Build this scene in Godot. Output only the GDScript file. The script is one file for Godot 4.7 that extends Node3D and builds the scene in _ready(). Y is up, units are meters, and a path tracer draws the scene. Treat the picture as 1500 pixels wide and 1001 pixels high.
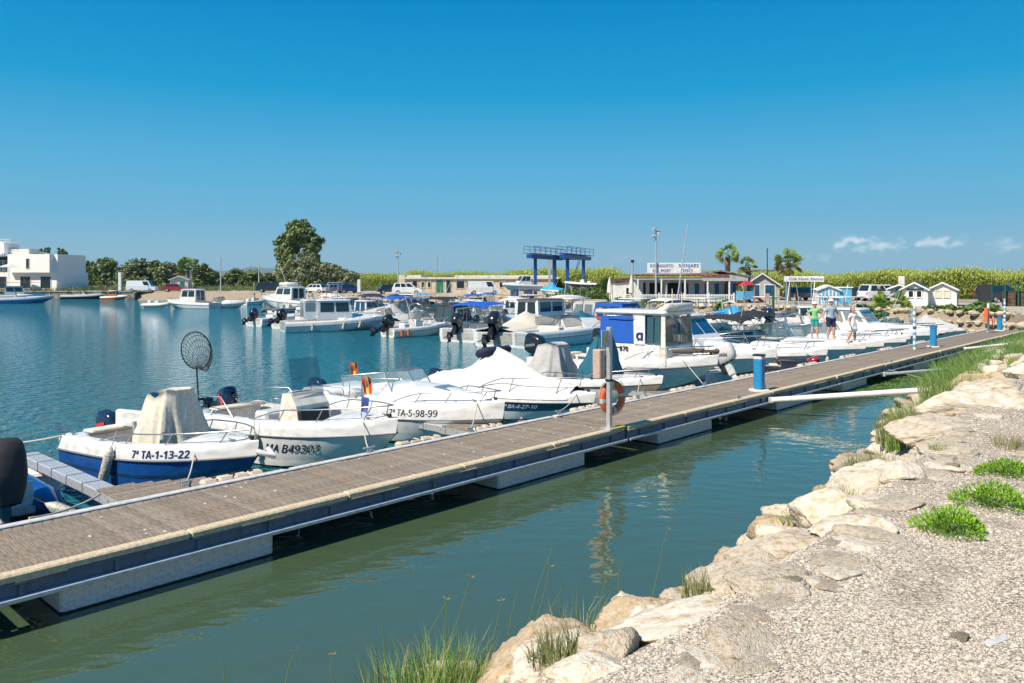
extends Node3D

var M := {}
var names := {}
var rng := RandomNumberGenerator.new()
var fnl := FastNoiseLite.new()


class MB:
	var st := SurfaceTool.new()
	func _init() -> void:
		st.begin(Mesh.PRIMITIVE_TRIANGLES)
		st.set_smooth_group(-1)
	func soft(on := true) -> MB:
		st.set_smooth_group(0 if on else -1)
		return self
	func tint(c: Color) -> MB:
		st.set_color(c)
		return self
	func tri(a: Vector3, b: Vector3, c: Vector3) -> void:
		st.add_vertex(a)
		st.add_vertex(b)
		st.add_vertex(c)
	func quad(a: Vector3, b: Vector3, c: Vector3, d: Vector3) -> void:
		tri(a, b, c)
		tri(a, c, d)
	func tri_out(a: Vector3, b: Vector3, c: Vector3, o: Vector3) -> void:
		if (b - a).cross(c - a).dot((a + b + c) / 3.0 - o) > 0.0:
			tri(a, c, b)
		else:
			tri(a, b, c)
	func quad_out(a: Vector3, b: Vector3, c: Vector3, d: Vector3, o: Vector3) -> void:
		tri_out(a, b, c, o)
		tri_out(a, c, d, o)
	func box(c: Vector3, s: Vector3, bas := Basis.IDENTITY, bev := 0.0) -> MB:
		var h := s * 0.5
		if bev <= 0.0:
			var p: Array[Vector3] = []
			for i in 8:
				p.append(c + bas * Vector3(h.x * (1 if i & 1 else -1), h.y * (1 if i & 2 else -1), h.z * (1 if i & 4 else -1)))
			for f in [[0, 1, 3, 2], [4, 6, 7, 5], [0, 4, 5, 1], [2, 3, 7, 6], [0, 2, 6, 4], [1, 5, 7, 3]]:
				quad_out(p[f[0]], p[f[1]], p[f[2]], p[f[3]], c)
			return self
		var at := func(sx: int, sy: int, sz: int, ax: int) -> Vector3:
			var q := Vector3(sx * (h.x - bev), sy * (h.y - bev), sz * (h.z - bev))
			q[ax] += bev * [sx, sy, sz][ax]
			return c + bas * q
		for s1 in [-1, 1]:
			quad_out(at.call(s1, -1, -1, 0), at.call(s1, 1, -1, 0), at.call(s1, 1, 1, 0), at.call(s1, -1, 1, 0), c)
			quad_out(at.call(-1, s1, -1, 1), at.call(1, s1, -1, 1), at.call(1, s1, 1, 1), at.call(-1, s1, 1, 1), c)
			quad_out(at.call(-1, -1, s1, 2), at.call(1, -1, s1, 2), at.call(1, 1, s1, 2), at.call(-1, 1, s1, 2), c)
			for s2 in [-1, 1]:
				quad_out(at.call(s1, s2, -1, 0), at.call(s1, s2, 1, 0), at.call(s1, s2, 1, 1), at.call(s1, s2, -1, 1), c)
				quad_out(at.call(s1, -1, s2, 0), at.call(s1, 1, s2, 0), at.call(s1, 1, s2, 2), at.call(s1, -1, s2, 2), c)
				quad_out(at.call(-1, s1, s2, 1), at.call(1, s1, s2, 1), at.call(1, s1, s2, 2), at.call(-1, s1, s2, 2), c)
				for s3 in [-1, 1]:
					tri_out(at.call(s1, s2, s3, 0), at.call(s1, s2, s3, 1), at.call(s1, s2, s3, 2), c)
		return self
	func tube(pts: Array, r: Variant, n := 6) -> MB:
		st.set_smooth_group(0)
		var rings := []
		var ref := Vector3.UP
		for i in pts.size():
			var t: Vector3 = ((pts[min(i + 1, pts.size() - 1)] as Vector3) - (pts[max(i - 1, 0)] as Vector3)).normalized()
			if absf(t.dot(ref)) > 0.95:
				ref = Vector3.RIGHT if absf(t.x) < 0.8 else Vector3.BACK
			var s := t.cross(ref).normalized()
			ref = s.cross(t).normalized()
			var rad: float = r[i] if r is Array else r
			var ring := []
			for k in n:
				var a := TAU * k / n
				ring.append((pts[i] as Vector3) + (s * cos(a) + ref * sin(a)) * rad)
			rings.append(ring)
		loft(rings, true)
		st.set_smooth_group(-1)
		for e in [0, pts.size() - 1]:
			for k in range(1, n - 1):
				tri(rings[e][0], rings[e][k], rings[e][k + 1])
		return self
	func loft(rows: Array, closed := false, flip := false) -> MB:
		for i in rows.size() - 1:
			var a: Array = rows[i]
			var b: Array = rows[i + 1]
			for j in (a.size() if closed else a.size() - 1):
				var k := (j + 1) % a.size()
				if flip:
					quad(a[j], a[k], b[k], b[j])
				else:
					quad(a[j], b[j], b[k], a[k])
		return self
	func lathe(prof: Array, n: int, xf := Transform3D.IDENTITY) -> MB:
		var rows := []
		for p in prof:
			var ring := []
			for k in n:
				var a := TAU * k / n
				ring.append(xf * Vector3(p[0] * cos(a), p[1], p[0] * sin(a)))
			rows.append(ring)
		loft(rows, true)
		return self
	func slab(a: Vector3, b: Vector3, c: Vector3, d: Vector3, th: float) -> MB:
		var n := (b - a).cross(d - a).normalized() * th
		var o := (a + b + c + d) / 4.0
		quad_out(a + n, b + n, c + n, d + n, o - n)
		quad_out(a - n, b - n, c - n, d - n, o + n)
		quad_out(a + n, b + n, b - n, a - n, o)
		quad_out(b + n, c + n, c - n, b - n, o)
		quad_out(c + n, d + n, d - n, c - n, o)
		quad_out(d + n, a + n, a - n, d - n, o)
		return self
	func done(normals := true) -> ArrayMesh:
		if normals:
			st.generate_normals()
		return st.commit()


func R(a: float, b: float) -> float:
	return rng.randf_range(a, b)


func numbered(n: String) -> String:
	names[n] = names.get(n, -1) + 1
	return n if names[n] == 0 else "%s_%03d" % [n, names[n]]


func tag(o: Node3D, label: String, cat: String, group := "", kind := "") -> Node3D:
	if label: o.set_meta("label", label)
	if cat: o.set_meta("category", cat)
	if group: o.set_meta("group", group)
	if kind: o.set_meta("kind", kind)
	return o


func thing(n: String, label: String, cat: String, at := Vector3.ZERO, yaw := 0.0, group := "") -> Node3D:
	var o := Node3D.new()
	o.name = numbered(n)
	add_child(o)
	o.position = at
	o.rotation.y = yaw
	return tag(o, label, cat, group)


func put(parent: Node3D, n: String, mesh: Variant, m: Variant) -> MeshInstance3D:
	var o := MeshInstance3D.new()
	o.name = n
	o.mesh = mesh.done() if mesh is MB else mesh
	o.material_override = M[m] if m is String else m
	parent.add_child(o, true)
	return o


func solo(n: String, mesh: Variant, m: Variant, label: String, cat: String, at := Vector3.ZERO, yaw := 0.0, group := "", kind := "") -> MeshInstance3D:
	var o := put(self, numbered(n), mesh, m)
	o.position = at
	o.rotation.y = yaw
	tag(o, label, cat, group, kind)
	return o


func struct(n: String, mesh: Variant, m: Variant, label := "") -> MeshInstance3D:
	return solo(n, mesh, m, label, "", Vector3.ZERO, 0, "", "structure")


func many(n: String, mesh: Mesh, m: Variant, xfs: Array, cols: Array, parent: Node3D = self) -> MultiMeshInstance3D:
	var mm := MultiMesh.new()
	mm.transform_format = MultiMesh.TRANSFORM_3D
	mm.use_colors = not cols.is_empty()
	mm.mesh = mesh
	mm.instance_count = xfs.size()
	for i in xfs.size():
		mm.set_instance_transform(i, xfs[i])
		if cols.size():
			mm.set_instance_color(i, cols[i])
	var o := MultiMeshInstance3D.new()
	o.name = numbered(n) if parent == self else n
	o.multimesh = mm
	o.material_override = M[m] if m is String else m
	parent.add_child(o, true)
	o.set_meta("kind", "stuff")
	return o


func text(parent: Node3D, n: String, s: String, h: float, m: Variant, xf: Transform3D, bold := true, serif := false) -> MeshInstance3D:
	var f := SystemFont.new()
	f.font_names = PackedStringArray(["Droid Serif" if serif else "Droid Sans"])
	if bold:
		f.font_weight = 700
	var t := TextMesh.new()
	t.font = f
	t.text = s
	t.font_size = 40
	t.pixel_size = h / 29.0
	t.depth = 0.006
	t.curve_step = 2.0
	var o := put(parent, n, t, m)
	o.transform = xf
	return o


func mat(key: String, c: Color, rough := 0.6, metal := 0.0, o := {}) -> StandardMaterial3D:
	var m := StandardMaterial3D.new()
	m.resource_name = key
	m.albedo_color = Color(c.r, c.g, c.b, 1).linear_to_srgb()
	m.albedo_color.a = c.a
	m.roughness = rough
	m.metallic = metal
	m.cull_mode = BaseMaterial3D.CULL_DISABLED
	if c.a < 1.0:
		m.transparency = BaseMaterial3D.TRANSPARENCY_ALPHA
	if o.has("tex"):
		m.albedo_texture = o.tex
	if o.has("bump"):
		m.heightmap_enabled = true
		m.heightmap_texture = o.bump
		m.heightmap_scale = o.get("amp", 1.0)
	if o.has("normal"):
		m.normal_enabled = true
		m.normal_texture = o.normal
		m.normal_scale = o.get("amp", 1.0)
	if o.has("s"):
		m.uv1_triplanar = true
		m.uv1_world_triplanar = o.get("world", false)
		m.uv1_scale = o.s if o.s is Vector3 else Vector3.ONE * o.s
	if o.get("vc", false):
		m.vertex_color_use_as_albedo = true
	if o.has("coat"):
		m.clearcoat_enabled = true
		m.clearcoat = o.coat
		m.clearcoat_roughness = 0.08
	if o.has("back"):
		m.backlight_enabled = true
		m.backlight = o.back
	M[key] = m
	return m


func noise(px: int, freq: float, oct: int, ramp: Array, kind := FastNoiseLite.TYPE_SIMPLEX_SMOOTH, sd := 1, o := {}) -> NoiseTexture2D:
	var f := FastNoiseLite.new()
	f.noise_type = kind
	f.seed = sd
	f.frequency = freq
	f.fractal_octaves = oct
	f.fractal_type = o.get("ft", FastNoiseLite.FRACTAL_FBM)
	f.fractal_gain = o.get("gain", 0.5)
	if o.has("ret"):
		f.cellular_return_type = o.ret
	if o.has("jit"):
		f.cellular_jitter = o.jit
	var t := NoiseTexture2D.new()
	t.width = px
	t.height = px
	t.seamless = true
	t.noise = f
	if o.has("nm"):
		t.as_normal_map = true
		t.bump_strength = o.nm
	elif ramp.size():
		var g := Gradient.new()
		g.offsets = PackedFloat32Array(ramp.map(func(p): return p[0]))
		g.colors = PackedColorArray(ramp.map(func(p): return p[1]))
		t.color_ramp = g
	return t


func gray(v: float) -> Color:
	return Color(v, v, v)


# ---------------------------------------------------------------- dock frame: s along the dock, t across it, away from the bank
const DA := Vector2(-5.43, 8.449)
const DU := Vector2(0.6758, 0.7371)
const DV := Vector2(-0.7371, 0.6758)


func dk(s: float, t: float, y := 0.0) -> Vector3:
	var p := DA + DU * s + DV * t
	return Vector3(p.x, y, -p.y)


func w3(p: Vector2, y := 0.0) -> Vector3:
	return Vector3(p.x, y, -p.y)


func materials() -> void:
	var dirt := noise(512, 0.012, 5, [[0.15, gray(0.86)], [0.42, gray(0.955)], [0.6, gray(0.99)], [1.0, gray(1.0)]], FastNoiseLite.TYPE_SIMPLEX_SMOOTH, 3)
	var wood := noise(512, 0.02, 5, [[0.1, Color(0.62, 0.58, 0.54)], [0.5, Color(0.85, 0.83, 0.8)], [0.9, Color(1, 1, 1)]], FastNoiseLite.TYPE_SIMPLEX_SMOOTH, 5, {"gain": 0.65})
	var stain := noise(512, 0.01, 6, [[0.2, Color(0.5, 0.5, 0.47)], [0.5, Color(0.86, 0.86, 0.84)], [0.8, gray(1.0)]], FastNoiseLite.TYPE_SIMPLEX_SMOOTH, 8, {"gain": 0.6})
	var rockt := noise(512, 0.008, 6, [[0.2, Color(0.74, 0.62, 0.47)], [0.32, Color(0.90, 0.84, 0.75)], [0.5, Color(0.96, 0.94, 0.90)], [0.8, gray(1.0)]], FastNoiseLite.TYPE_SIMPLEX_SMOOTH, 11, {"gain": 0.6})
	var rockh := noise(512, 0.012, 6, [], FastNoiseLite.TYPE_SIMPLEX_SMOOTH, 12, {"ft": FastNoiseLite.FRACTAL_RIDGED, "gain": 0.55})
	var grain := noise(512, 0.06, 4, [[0.1, Color(0.5, 0.48, 0.46)], [0.45, Color(0.8, 0.77, 0.73)], [0.75, Color(1, 0.98, 0.95)]], FastNoiseLite.TYPE_CELLULAR, 15, {"ret": FastNoiseLite.RETURN_CELL_VALUE})
	var grainh := noise(512, 0.06, 2, [], FastNoiseLite.TYPE_CELLULAR, 15)
	var patch := noise(512, 0.006, 5, [[0.2, Color(0.78, 0.74, 0.7)], [0.6, gray(1.0)]], FastNoiseLite.TYPE_SIMPLEX_SMOOTH, 21)
	var foldt := noise(512, 0.01, 4, [], FastNoiseLite.TYPE_SIMPLEX_SMOOTH, 23)
	mat("gelcoat", Color(0.74, 0.74, 0.725), 0.28, 0, {"tex": dirt, "s": Vector3(0.45, 0.9, 0.45), "coat": 0.4})
	mat("gelcoat_cream", Color(0.76, 0.72, 0.62), 0.32, 0, {"tex": dirt, "s": Vector3(0.45, 0.9, 0.45), "coat": 0.3})
	mat("gelcoat_gray", Color(0.66, 0.68, 0.69), 0.3, 0, {"tex": dirt, "s": Vector3(0.45, 0.9, 0.45), "coat": 0.3})
	mat("gelcoat_pale_blue", Color(0.58, 0.66, 0.71), 0.3, 0, {"tex": dirt, "s": Vector3(0.45, 0.9, 0.45), "coat": 0.3})
	mat("gelcoat_blue", Color(0.01, 0.075, 0.30), 0.2, 0, {"tex": dirt, "s": Vector3(0.45, 0.9, 0.45), "coat": 0.6})
	mat("gelcoat_bright_blue", Color(0.02, 0.20, 0.48), 0.3, 0, {"tex": dirt, "s": Vector3(0.45, 0.9, 0.45), "coat": 0.3})
	mat("gelcoat_navy", Color(0.012, 0.04, 0.11), 0.2, 0, {"tex": dirt, "s": Vector3(0.45, 0.9, 0.45), "coat": 0.6})
	mat("gelcoat_black", Color(0.015, 0.016, 0.02), 0.25, 0, {"coat": 0.5})
	mat("gelcoat_red", Color(0.30, 0.02, 0.035), 0.3, 0, {"tex": dirt, "s": Vector3(0.45, 0.9, 0.45), "coat": 0.4})
	mat("gelcoat_teal", Color(0.03, 0.22, 0.2), 0.3, 0, {"tex": dirt, "s": Vector3(0.45, 0.9, 0.45)})
	mat("gelcoat_orange", Color(0.55, 0.16, 0.03), 0.4, 0, {"tex": dirt, "s": Vector3(0.45, 0.9, 0.45)})
	mat("gelcoat_green", Color(0.03, 0.15, 0.06), 0.4, 0, {"tex": dirt, "s": Vector3(0.45, 0.9, 0.45)})
	mat("bottom_paint", Color(0.035, 0.06, 0.10), 0.6)
	mat("cockpit", Color(0.62, 0.61, 0.57), 0.5, 0, {"tex": dirt, "s": 0.8})
	mat("waterline_grime", Color(0.14, 0.13, 0.075), 0.8, 0, {"tex": stain, "s": 2.0})
	mat("rubber", Color(0.025, 0.025, 0.027), 0.6)
	mat("gray_rubber", Color(0.16, 0.17, 0.18), 0.55)
	mat("steel", Color(0.46, 0.47, 0.48), 0.3, 0.9)
	mat("galvanised", Color(0.56, 0.58, 0.59), 0.42, 0.45, {"tex": dirt, "s": 2.0})
	mat("dark_metal", Color(0.03, 0.032, 0.035), 0.4, 0.3)
	mat("glass", Color(0.75, 0.9, 0.9, 0.14), 0.02)
	mat("smoke_glass", Color(0.06, 0.13, 0.15, 0.5), 0.03)
	mat("dark_glass", Color(0.015, 0.025, 0.032), 0.05, 0, {"coat": 0.5})
	mat("blue_glass", Color(0.01, 0.06, 0.14), 0.05, 0, {"coat": 0.5})
	mat("canvas_cream", Color(0.66, 0.61, 0.51), 0.9, 0, {"tex": dirt, "s": 1.5, "bump": foldt, "amp": 0.15})
	mat("canvas_white", Color(0.66, 0.645, 0.61), 0.85, 0, {"tex": dirt, "s": 1.0, "bump": foldt, "amp": 0.15})
	mat("canvas_grey", Color(0.46, 0.46, 0.45), 0.9, 0, {"tex": dirt, "s": 1.5, "bump": foldt, "amp": 0.15})
	mat("canvas_blue", Color(0.005, 0.085, 0.42), 0.8, 0, {"bump": foldt, "amp": 0.4, "s": 1.0})
	mat("canvas_sky", Color(0.02, 0.30, 0.62), 0.7, 0, {"bump": foldt, "amp": 0.4, "s": 1.0})
	mat("canvas_teal", Color(0.008, 0.11, 0.17), 0.8, 0, {"bump": foldt, "amp": 0.4, "s": 1.0})
	mat("canvas_navy", Color(0.01, 0.018, 0.055), 0.85)
	mat("canvas_black", Color(0.02, 0.021, 0.024), 0.75, 0, {"bump": foldt, "amp": 0.4, "s": 2.0})
	mat("canvas_brown", Color(0.09, 0.055, 0.035), 0.85)
	mat("canvas_red", Color(0.38, 0.03, 0.035), 0.8)
	mat("canvas_green", Color(0.02, 0.16, 0.08), 0.8)
	mat("cowl_navy", Color(0.012, 0.024, 0.06), 0.2, 0, {"coat": 0.6})
	mat("cowl_black", Color(0.014, 0.015, 0.018), 0.22, 0, {"coat": 0.5})
	mat("cowl_white", Color(0.62, 0.63, 0.62), 0.3, 0, {"tex": dirt, "s": 1.0, "coat": 0.3})
	mat("rope", Color(0.50, 0.46, 0.38), 0.95)
	mat("fender", Color(0.66, 0.64, 0.58), 0.5, 0, {"tex": stain, "s": 3.0})
	mat("ink", Color(0.01, 0.012, 0.03), 0.5)
	mat("ink_blue", Color(0.01, 0.03, 0.14), 0.5)
	mat("ink_pale", Color(0.6, 0.65, 0.7), 0.5)
	for k in 6:
		var v := 0.96 + 0.03 * k
		var w := [Color(0.32, 0.275, 0.23), Color(0.32, 0.275, 0.23), Color(0.28, 0.24, 0.20), Color(0.345, 0.305, 0.26), Color(0.29, 0.255, 0.22), Color(0.31, 0.255, 0.205)][k] as Color
		mat("plank_%d" % k, Color(w.r * v, w.g * v, w.b * v), 0.85, 0, {"tex": wood, "s": Vector3(4.0, 4.0, 0.35), "bump": wood, "amp": 0.25})
	mat("edge_timber", Color(0.60, 0.50, 0.34), 0.9, 0, {"tex": dirt, "s": 1.5, "bump": rockh, "amp": 0.8})
	mat("fender_timber", Color(0.58, 0.49, 0.38), 0.9, 0, {"tex": dirt, "s": 2.0, "bump": rockh, "amp": 0.15})
	mat("edge_concrete", Color(0.56, 0.56, 0.54), 0.85, 0, {"tex": dirt, "s": 1.0})
	mat("dock_steel", Color(0.10, 0.15, 0.22), 0.42, 0.1, {"tex": dirt, "s": 0.8})
	mat("flange_steel", Color(0.56, 0.62, 0.66), 0.45, 0.3, {"tex": dirt, "s": 0.8})
	mat("concrete", Color(0.80, 0.80, 0.78), 0.9, 0, {"tex": dirt, "s": 2.0, "bump": grainh, "amp": 0.3})
	mat("algae", Color(0.018, 0.022, 0.012), 0.9, 0, {"bump": rockh, "amp": 3.0, "s": 2.0})
	mat("quay_concrete", Color(0.36, 0.33, 0.29), 0.9, 0, {"tex": stain, "s": 0.15})
	mat("yellow_paint", Color(0.70, 0.56, 0.02), 0.6, 0, {"tex": dirt, "s": 6.0})
	mat("pedestal_blue", Color(0.02, 0.24, 0.52), 0.35, 0, {"tex": dirt, "s": 2.0})
	mat("pink_box", Color(0.52, 0.38, 0.32), 0.6, 0, {"tex": dirt, "s": 2.0})
	mat("lifebuoy_orange", Color(0.78, 0.15, 0.05), 0.6, 0, {"tex": dirt, "s": 4.0})
	mat("white_paint", Color(0.78, 0.78, 0.76), 0.6, 0, {"tex": dirt, "s": 0.6})
	mat("white_wall", Color(0.80, 0.775, 0.73), 0.85)
	mat("beige_wall", Color(0.62, 0.50, 0.38), 0.9, 0, {"tex": dirt, "s": 0.2})
	mat("pale_wall", Color(0.66, 0.62, 0.54), 0.9, 0, {"tex": dirt, "s": 0.2})
	mat("gray_siding", Color(0.40, 0.42, 0.44), 0.85, 0, {"tex": dirt, "s": 0.2})
	mat("gray_roof", Color(0.26, 0.26, 0.25), 0.9, 0, {"tex": stain, "s": 0.4})
	mat("red_roof", Color(0.36, 0.09, 0.06), 0.8, 0, {"tex": stain, "s": 0.4})
	mat("brown_roof", Color(0.15, 0.09, 0.065), 0.85, 0, {"tex": stain, "s": 0.4})
	mat("teal_roof", Color(0.012, 0.12, 0.15), 0.7, 0, {"tex": stain, "s": 0.4})
	mat("blue_paint", Color(0.02, 0.15, 0.40), 0.5, 0, {"tex": dirt, "s": 0.4})
	mat("light_blue_paint", Color(0.12, 0.42, 0.66), 0.5, 0, {"tex": dirt, "s": 0.4})
	mat("crane_blue", Color(0.01, 0.085, 0.31), 0.45, 0, {"tex": dirt, "s": 0.3})
	mat("green_paint", Color(0.015, 0.10, 0.055), 0.5)
	mat("dark_interior", Color(0.02, 0.02, 0.022), 0.9)
	mat("lattice_wood", Color(0.30, 0.21, 0.14), 0.9)
	mat("car_white", Color(0.75, 0.76, 0.76), 0.25, 0, {"coat": 0.8})
	mat("car_silver", Color(0.45, 0.47, 0.5), 0.3, 0.4, {"coat": 0.8})
	mat("car_dark", Color(0.02, 0.025, 0.04), 0.25, 0, {"coat": 0.8})
	mat("car_red", Color(0.35, 0.02, 0.03), 0.25, 0, {"coat": 0.8})
	mat("car_blue", Color(0.03, 0.07, 0.16), 0.25, 0, {"coat": 0.8})
	mat("lamp_red", Color(0.4, 0.01, 0.01), 0.3)
	mat("lamp_clear", Color(0.7, 0.72, 0.72), 0.15)
	mat("rock", Color(0.58, 0.53, 0.45), 0.92, 0, {"tex": rockt, "s": 1.3, "bump": rockh, "amp": 1.6})
	mat("rock_tan", Color(0.52, 0.43, 0.31), 0.92, 0, {"tex": rockt, "s": 1.1, "bump": rockh, "amp": 2.0})
	mat("rock_white", Color(0.66, 0.62, 0.55), 0.92, 0, {"tex": rockt, "s": 0.8, "bump": rockh, "amp": 1.2})
	mat("rock_far", Color(0.56, 0.49, 0.38), 0.92, 0, {"tex": rockt, "s": 0.6, "bump": rockh, "amp": 2.0})
	mat("rock_gray", Color(0.44, 0.40, 0.34), 0.92, 0, {"tex": rockt, "s": 1.0, "bump": rockh, "amp": 2.0})
	mat("gravel", Color(0.56, 0.51, 0.44), 0.95, 0, {"tex": grain, "s": 2.2, "world": true, "bump": grainh, "amp": 0.8})
	mat("pebble", Color(1, 1, 1), 0.9, 0, {"vc": true})
	mat("bank_earth", Color(0.47, 0.41, 0.33), 0.95, 0, {"tex": grain, "s": 1.0, "world": true, "bump": rockh, "amp": 4.0})
	mat("land", Color(0.40, 0.36, 0.29), 0.95, 0, {"tex": patch, "s": 0.04, "world": true})
	mat("grass", Color(1, 1, 1), 0.8, 0, {"vc": true, "back": Color(0.55, 0.65, 0.25)})
	mat("leaf", Color(1, 1, 1), 0.7, 0, {"vc": true, "back": Color(0.55, 0.65, 0.3)})
	mat("bark", Color(0.16, 0.12, 0.085), 0.95, 0, {"bump": rockh, "amp": 4.0, "s": 2.0})
	mat("hill", Color(0.10, 0.12, 0.09), 0.95)
	mat("skin", Color(0.50, 0.28, 0.19), 0.6)
	mat("hair", Color(0.06, 0.035, 0.02), 0.7)
	mat("shirt_green", Color(0.22, 0.50, 0.22), 0.9)
	mat("shirt_blue_grey", Color(0.28, 0.37, 0.46), 0.9)
	mat("shorts_navy", Color(0.012, 0.025, 0.075), 0.9)
	mat("shorts_teal", Color(0.02, 0.32, 0.30), 0.9)
	mat("cloth_white", Color(0.74, 0.72, 0.72), 0.9)
	mat("cloth_dark", Color(0.012, 0.016, 0.035), 0.9)
	mat("flag_yellow", Color(0.75, 0.50, 0.02), 0.8)
	mat("flag_red", Color(0.60, 0.03, 0.02), 0.8)
	mat("flag_blue", Color(0.08, 0.12, 0.42), 0.8)
	mat("net", Color(0.06, 0.055, 0.05), 0.9)
	var chop := noise(1024, 0.022, 5, [], FastNoiseLite.TYPE_SIMPLEX_SMOOTH, 31, {"nm": 8.0, "gain": 0.55})
	var calm := noise(1024, 0.013, 4, [], FastNoiseLite.TYPE_SIMPLEX_SMOOTH, 33, {"nm": 8.0, "gain": 0.42})
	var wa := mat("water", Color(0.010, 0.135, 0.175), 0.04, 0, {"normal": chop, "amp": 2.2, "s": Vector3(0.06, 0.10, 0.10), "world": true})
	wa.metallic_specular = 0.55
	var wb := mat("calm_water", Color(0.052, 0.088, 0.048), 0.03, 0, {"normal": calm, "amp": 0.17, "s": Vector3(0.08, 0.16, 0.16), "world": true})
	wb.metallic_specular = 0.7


func sky() -> void:
	var cam := Camera3D.new()
	cam.name = "camera"
	cam.projection = Camera3D.PROJECTION_FRUSTUM
	cam.near = 0.1
	cam.far = 12000.0
	cam.size = 0.1 * 1001.0 / 1167.0
	cam.frustum_offset = Vector2(0, -0.1 * 92.5 / 1167.0)
	cam.position = Vector3(0, 3.8, 0)
	add_child(cam)
	cam.current = true
	var env := Environment.new()
	env.background_mode = Environment.BG_SKY
	env.tonemap_mode = Environment.TONE_MAPPER_LINEAR
	env.tonemap_exposure = 1.4
	env.sdfgi_enabled = true
	env.ssao_enabled = true
	env.ssil_enabled = true
	env.fog_enabled = true
	env.fog_density = 0.00008
	env.fog_light_color = Color8(150, 190, 215)
	var sm := PanoramaSkyMaterial.new()
	sm.panorama = sky_image()
	var sk := Sky.new()
	sk.sky_material = sm
	env.sky = sk
	var we := WorldEnvironment.new()
	we.name = "world"
	we.environment = env
	add_child(we)
	var sun := DirectionalLight3D.new()
	sun.name = "sun"
	sun.light_energy = 1.55
	sun.light_color = Color(1.0, 0.95, 0.87)
	sun.light_angular_distance = 0.5
	sun.shadow_enabled = true
	sun.sky_mode = DirectionalLight3D.SKY_MODE_LIGHT_ONLY
	add_child(sun)
	sun.look_at_from_position(Vector3.ZERO, Vector3(0.50, -0.75, -0.42))


func sky_image() -> ImageTexture:
	var im := Image.create(4096, 2048, false, Image.FORMAT_RGB8)
	# clear air by elevation: degrees, then linear red, green, blue
	var air := [[-90.0, 0.10, 0.16, 0.16], [-2.0, 0.13, 0.23, 0.27], [0.0, 0.225, 0.365, 0.445], [1.6, 0.205, 0.355, 0.45], [4.0, 0.125, 0.335, 0.49], [7.7, 0.075, 0.312, 0.506], [13.0, 0.010, 0.245, 0.47], [20.0, 0.0, 0.172, 0.422], [35.0, 0.0, 0.135, 0.36], [60.0, 0.0, 0.105, 0.31], [90.0, 0.0, 0.095, 0.29]]
	for y in 2048:
		var e := 90.0 - (y + 0.5) * 180.0 / 2048.0
		for i in air.size() - 1:
			if e >= air[i][0] and e <= air[i + 1][0]:
				var t: float = (e - air[i][0]) / (air[i + 1][0] - air[i][0])
				im.fill_rect(Rect2i(0, y, 4096, 1), Color(lerpf(air[i][1], air[i + 1][1], t), lerpf(air[i][2], air[i + 1][2], t), lerpf(air[i][3], air[i + 1][3], t)).linear_to_srgb())
	var f := FastNoiseLite.new()
	f.seed = 4
	f.frequency = 0.045
	f.fractal_octaves = 5
	# small fair weather clouds: azimuth, elevation, half width, half height in degrees, strength
	for c in [[24.1, 2.15, 2.6, 0.62, 0.62], [23.2, 2.5, 1.2, 0.55, 0.5], [28.0, 2.3, 1.7, 0.55, 0.6], [31.7, 1.95, 1.1, 0.6, 0.35], [20.9, 1.35, 1.3, 0.35, 0.3], [-4.2, 2.9, 2.2, 0.25, 0.10], [2.6, 1.9, 2.0, 0.3, 0.10], [8.0, 1.5, 2.2, 0.3, 0.10],
			[60.0, 3.0, 4.0, 0.9, 0.5], [95.0, 4.0, 5.0, 1.0, 0.5], [-80.0, 3.0, 4.0, 0.8, 0.4], [150.0, 3.2, 6.0, 1.0, 0.5], [-140.0, 3.0, 5.0, 0.9, 0.45]]:
		var k: float = 4096.0 / 360.0
		var cx: int = roundi(c[0] * k)
		var cy := 1024.0 - float(c[1]) * k
		var rx := int(c[2] * k * 1.5)
		var ry := int(c[3] * k * 1.8) + 2
		for y in range(int(cy) - ry, int(cy) + ry):
			for x in range(cx - rx, cx + rx):
				var e := 1.0 - pow((x - cx) / (c[2] * k), 2) - pow((y - cy) / (c[3] * k * (1.0 if y < cy else 0.7)), 2)
				var v := clampf((e * 0.6 + f.get_noise_2d(x * 1.6, y * 3.2) * 1.0) * 1.1, 0.0, 1.0)
				v = v * v * (3.0 - 2.0 * v) * float(c[4])
				var px := posmod(x, 4096)
				im.set_pixel(px, y, im.get_pixel(px, y).lerp(Color(0.84, 0.85, 0.87), v))
	return ImageTexture.create_from_image(im)



# ---------------------------------------------------------------- water, land and banks
const SHORE := [Vector2(-420, 150), Vector2(-95.2, 148), Vector2(-67, 146), Vector2(-66, 139), Vector2(-44, 133), Vector2(-19, 118), Vector2(3.6, 104), Vector2(7.8, 78), Vector2(15, 71), Vector2(22.5, 66), Vector2(28.5, 61), Vector2(31.6, 57), Vector2(33.6, 52.5), Vector2(33.8, 50)]
const WLINE := [Vector2(-23.96, -14.72), Vector2(-12.30, -7.38), Vector2(-5.99, 2.25), Vector2(-2.89, 5.20), Vector2(-1.07, 6.80), Vector2(0.20, 7.55), Vector2(1.69, 8.45), Vector2(2.70, 10.04), Vector2(4.29, 12.17), Vector2(6.28, 15.04), Vector2(8.01, 17.40), Vector2(11.30, 22.85), Vector2(12.40, 24.60), Vector2(18.00, 32.40), Vector2(24.00, 40.00), Vector2(30.10, 47.20), Vector2(33.80, 50.50)]
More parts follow.
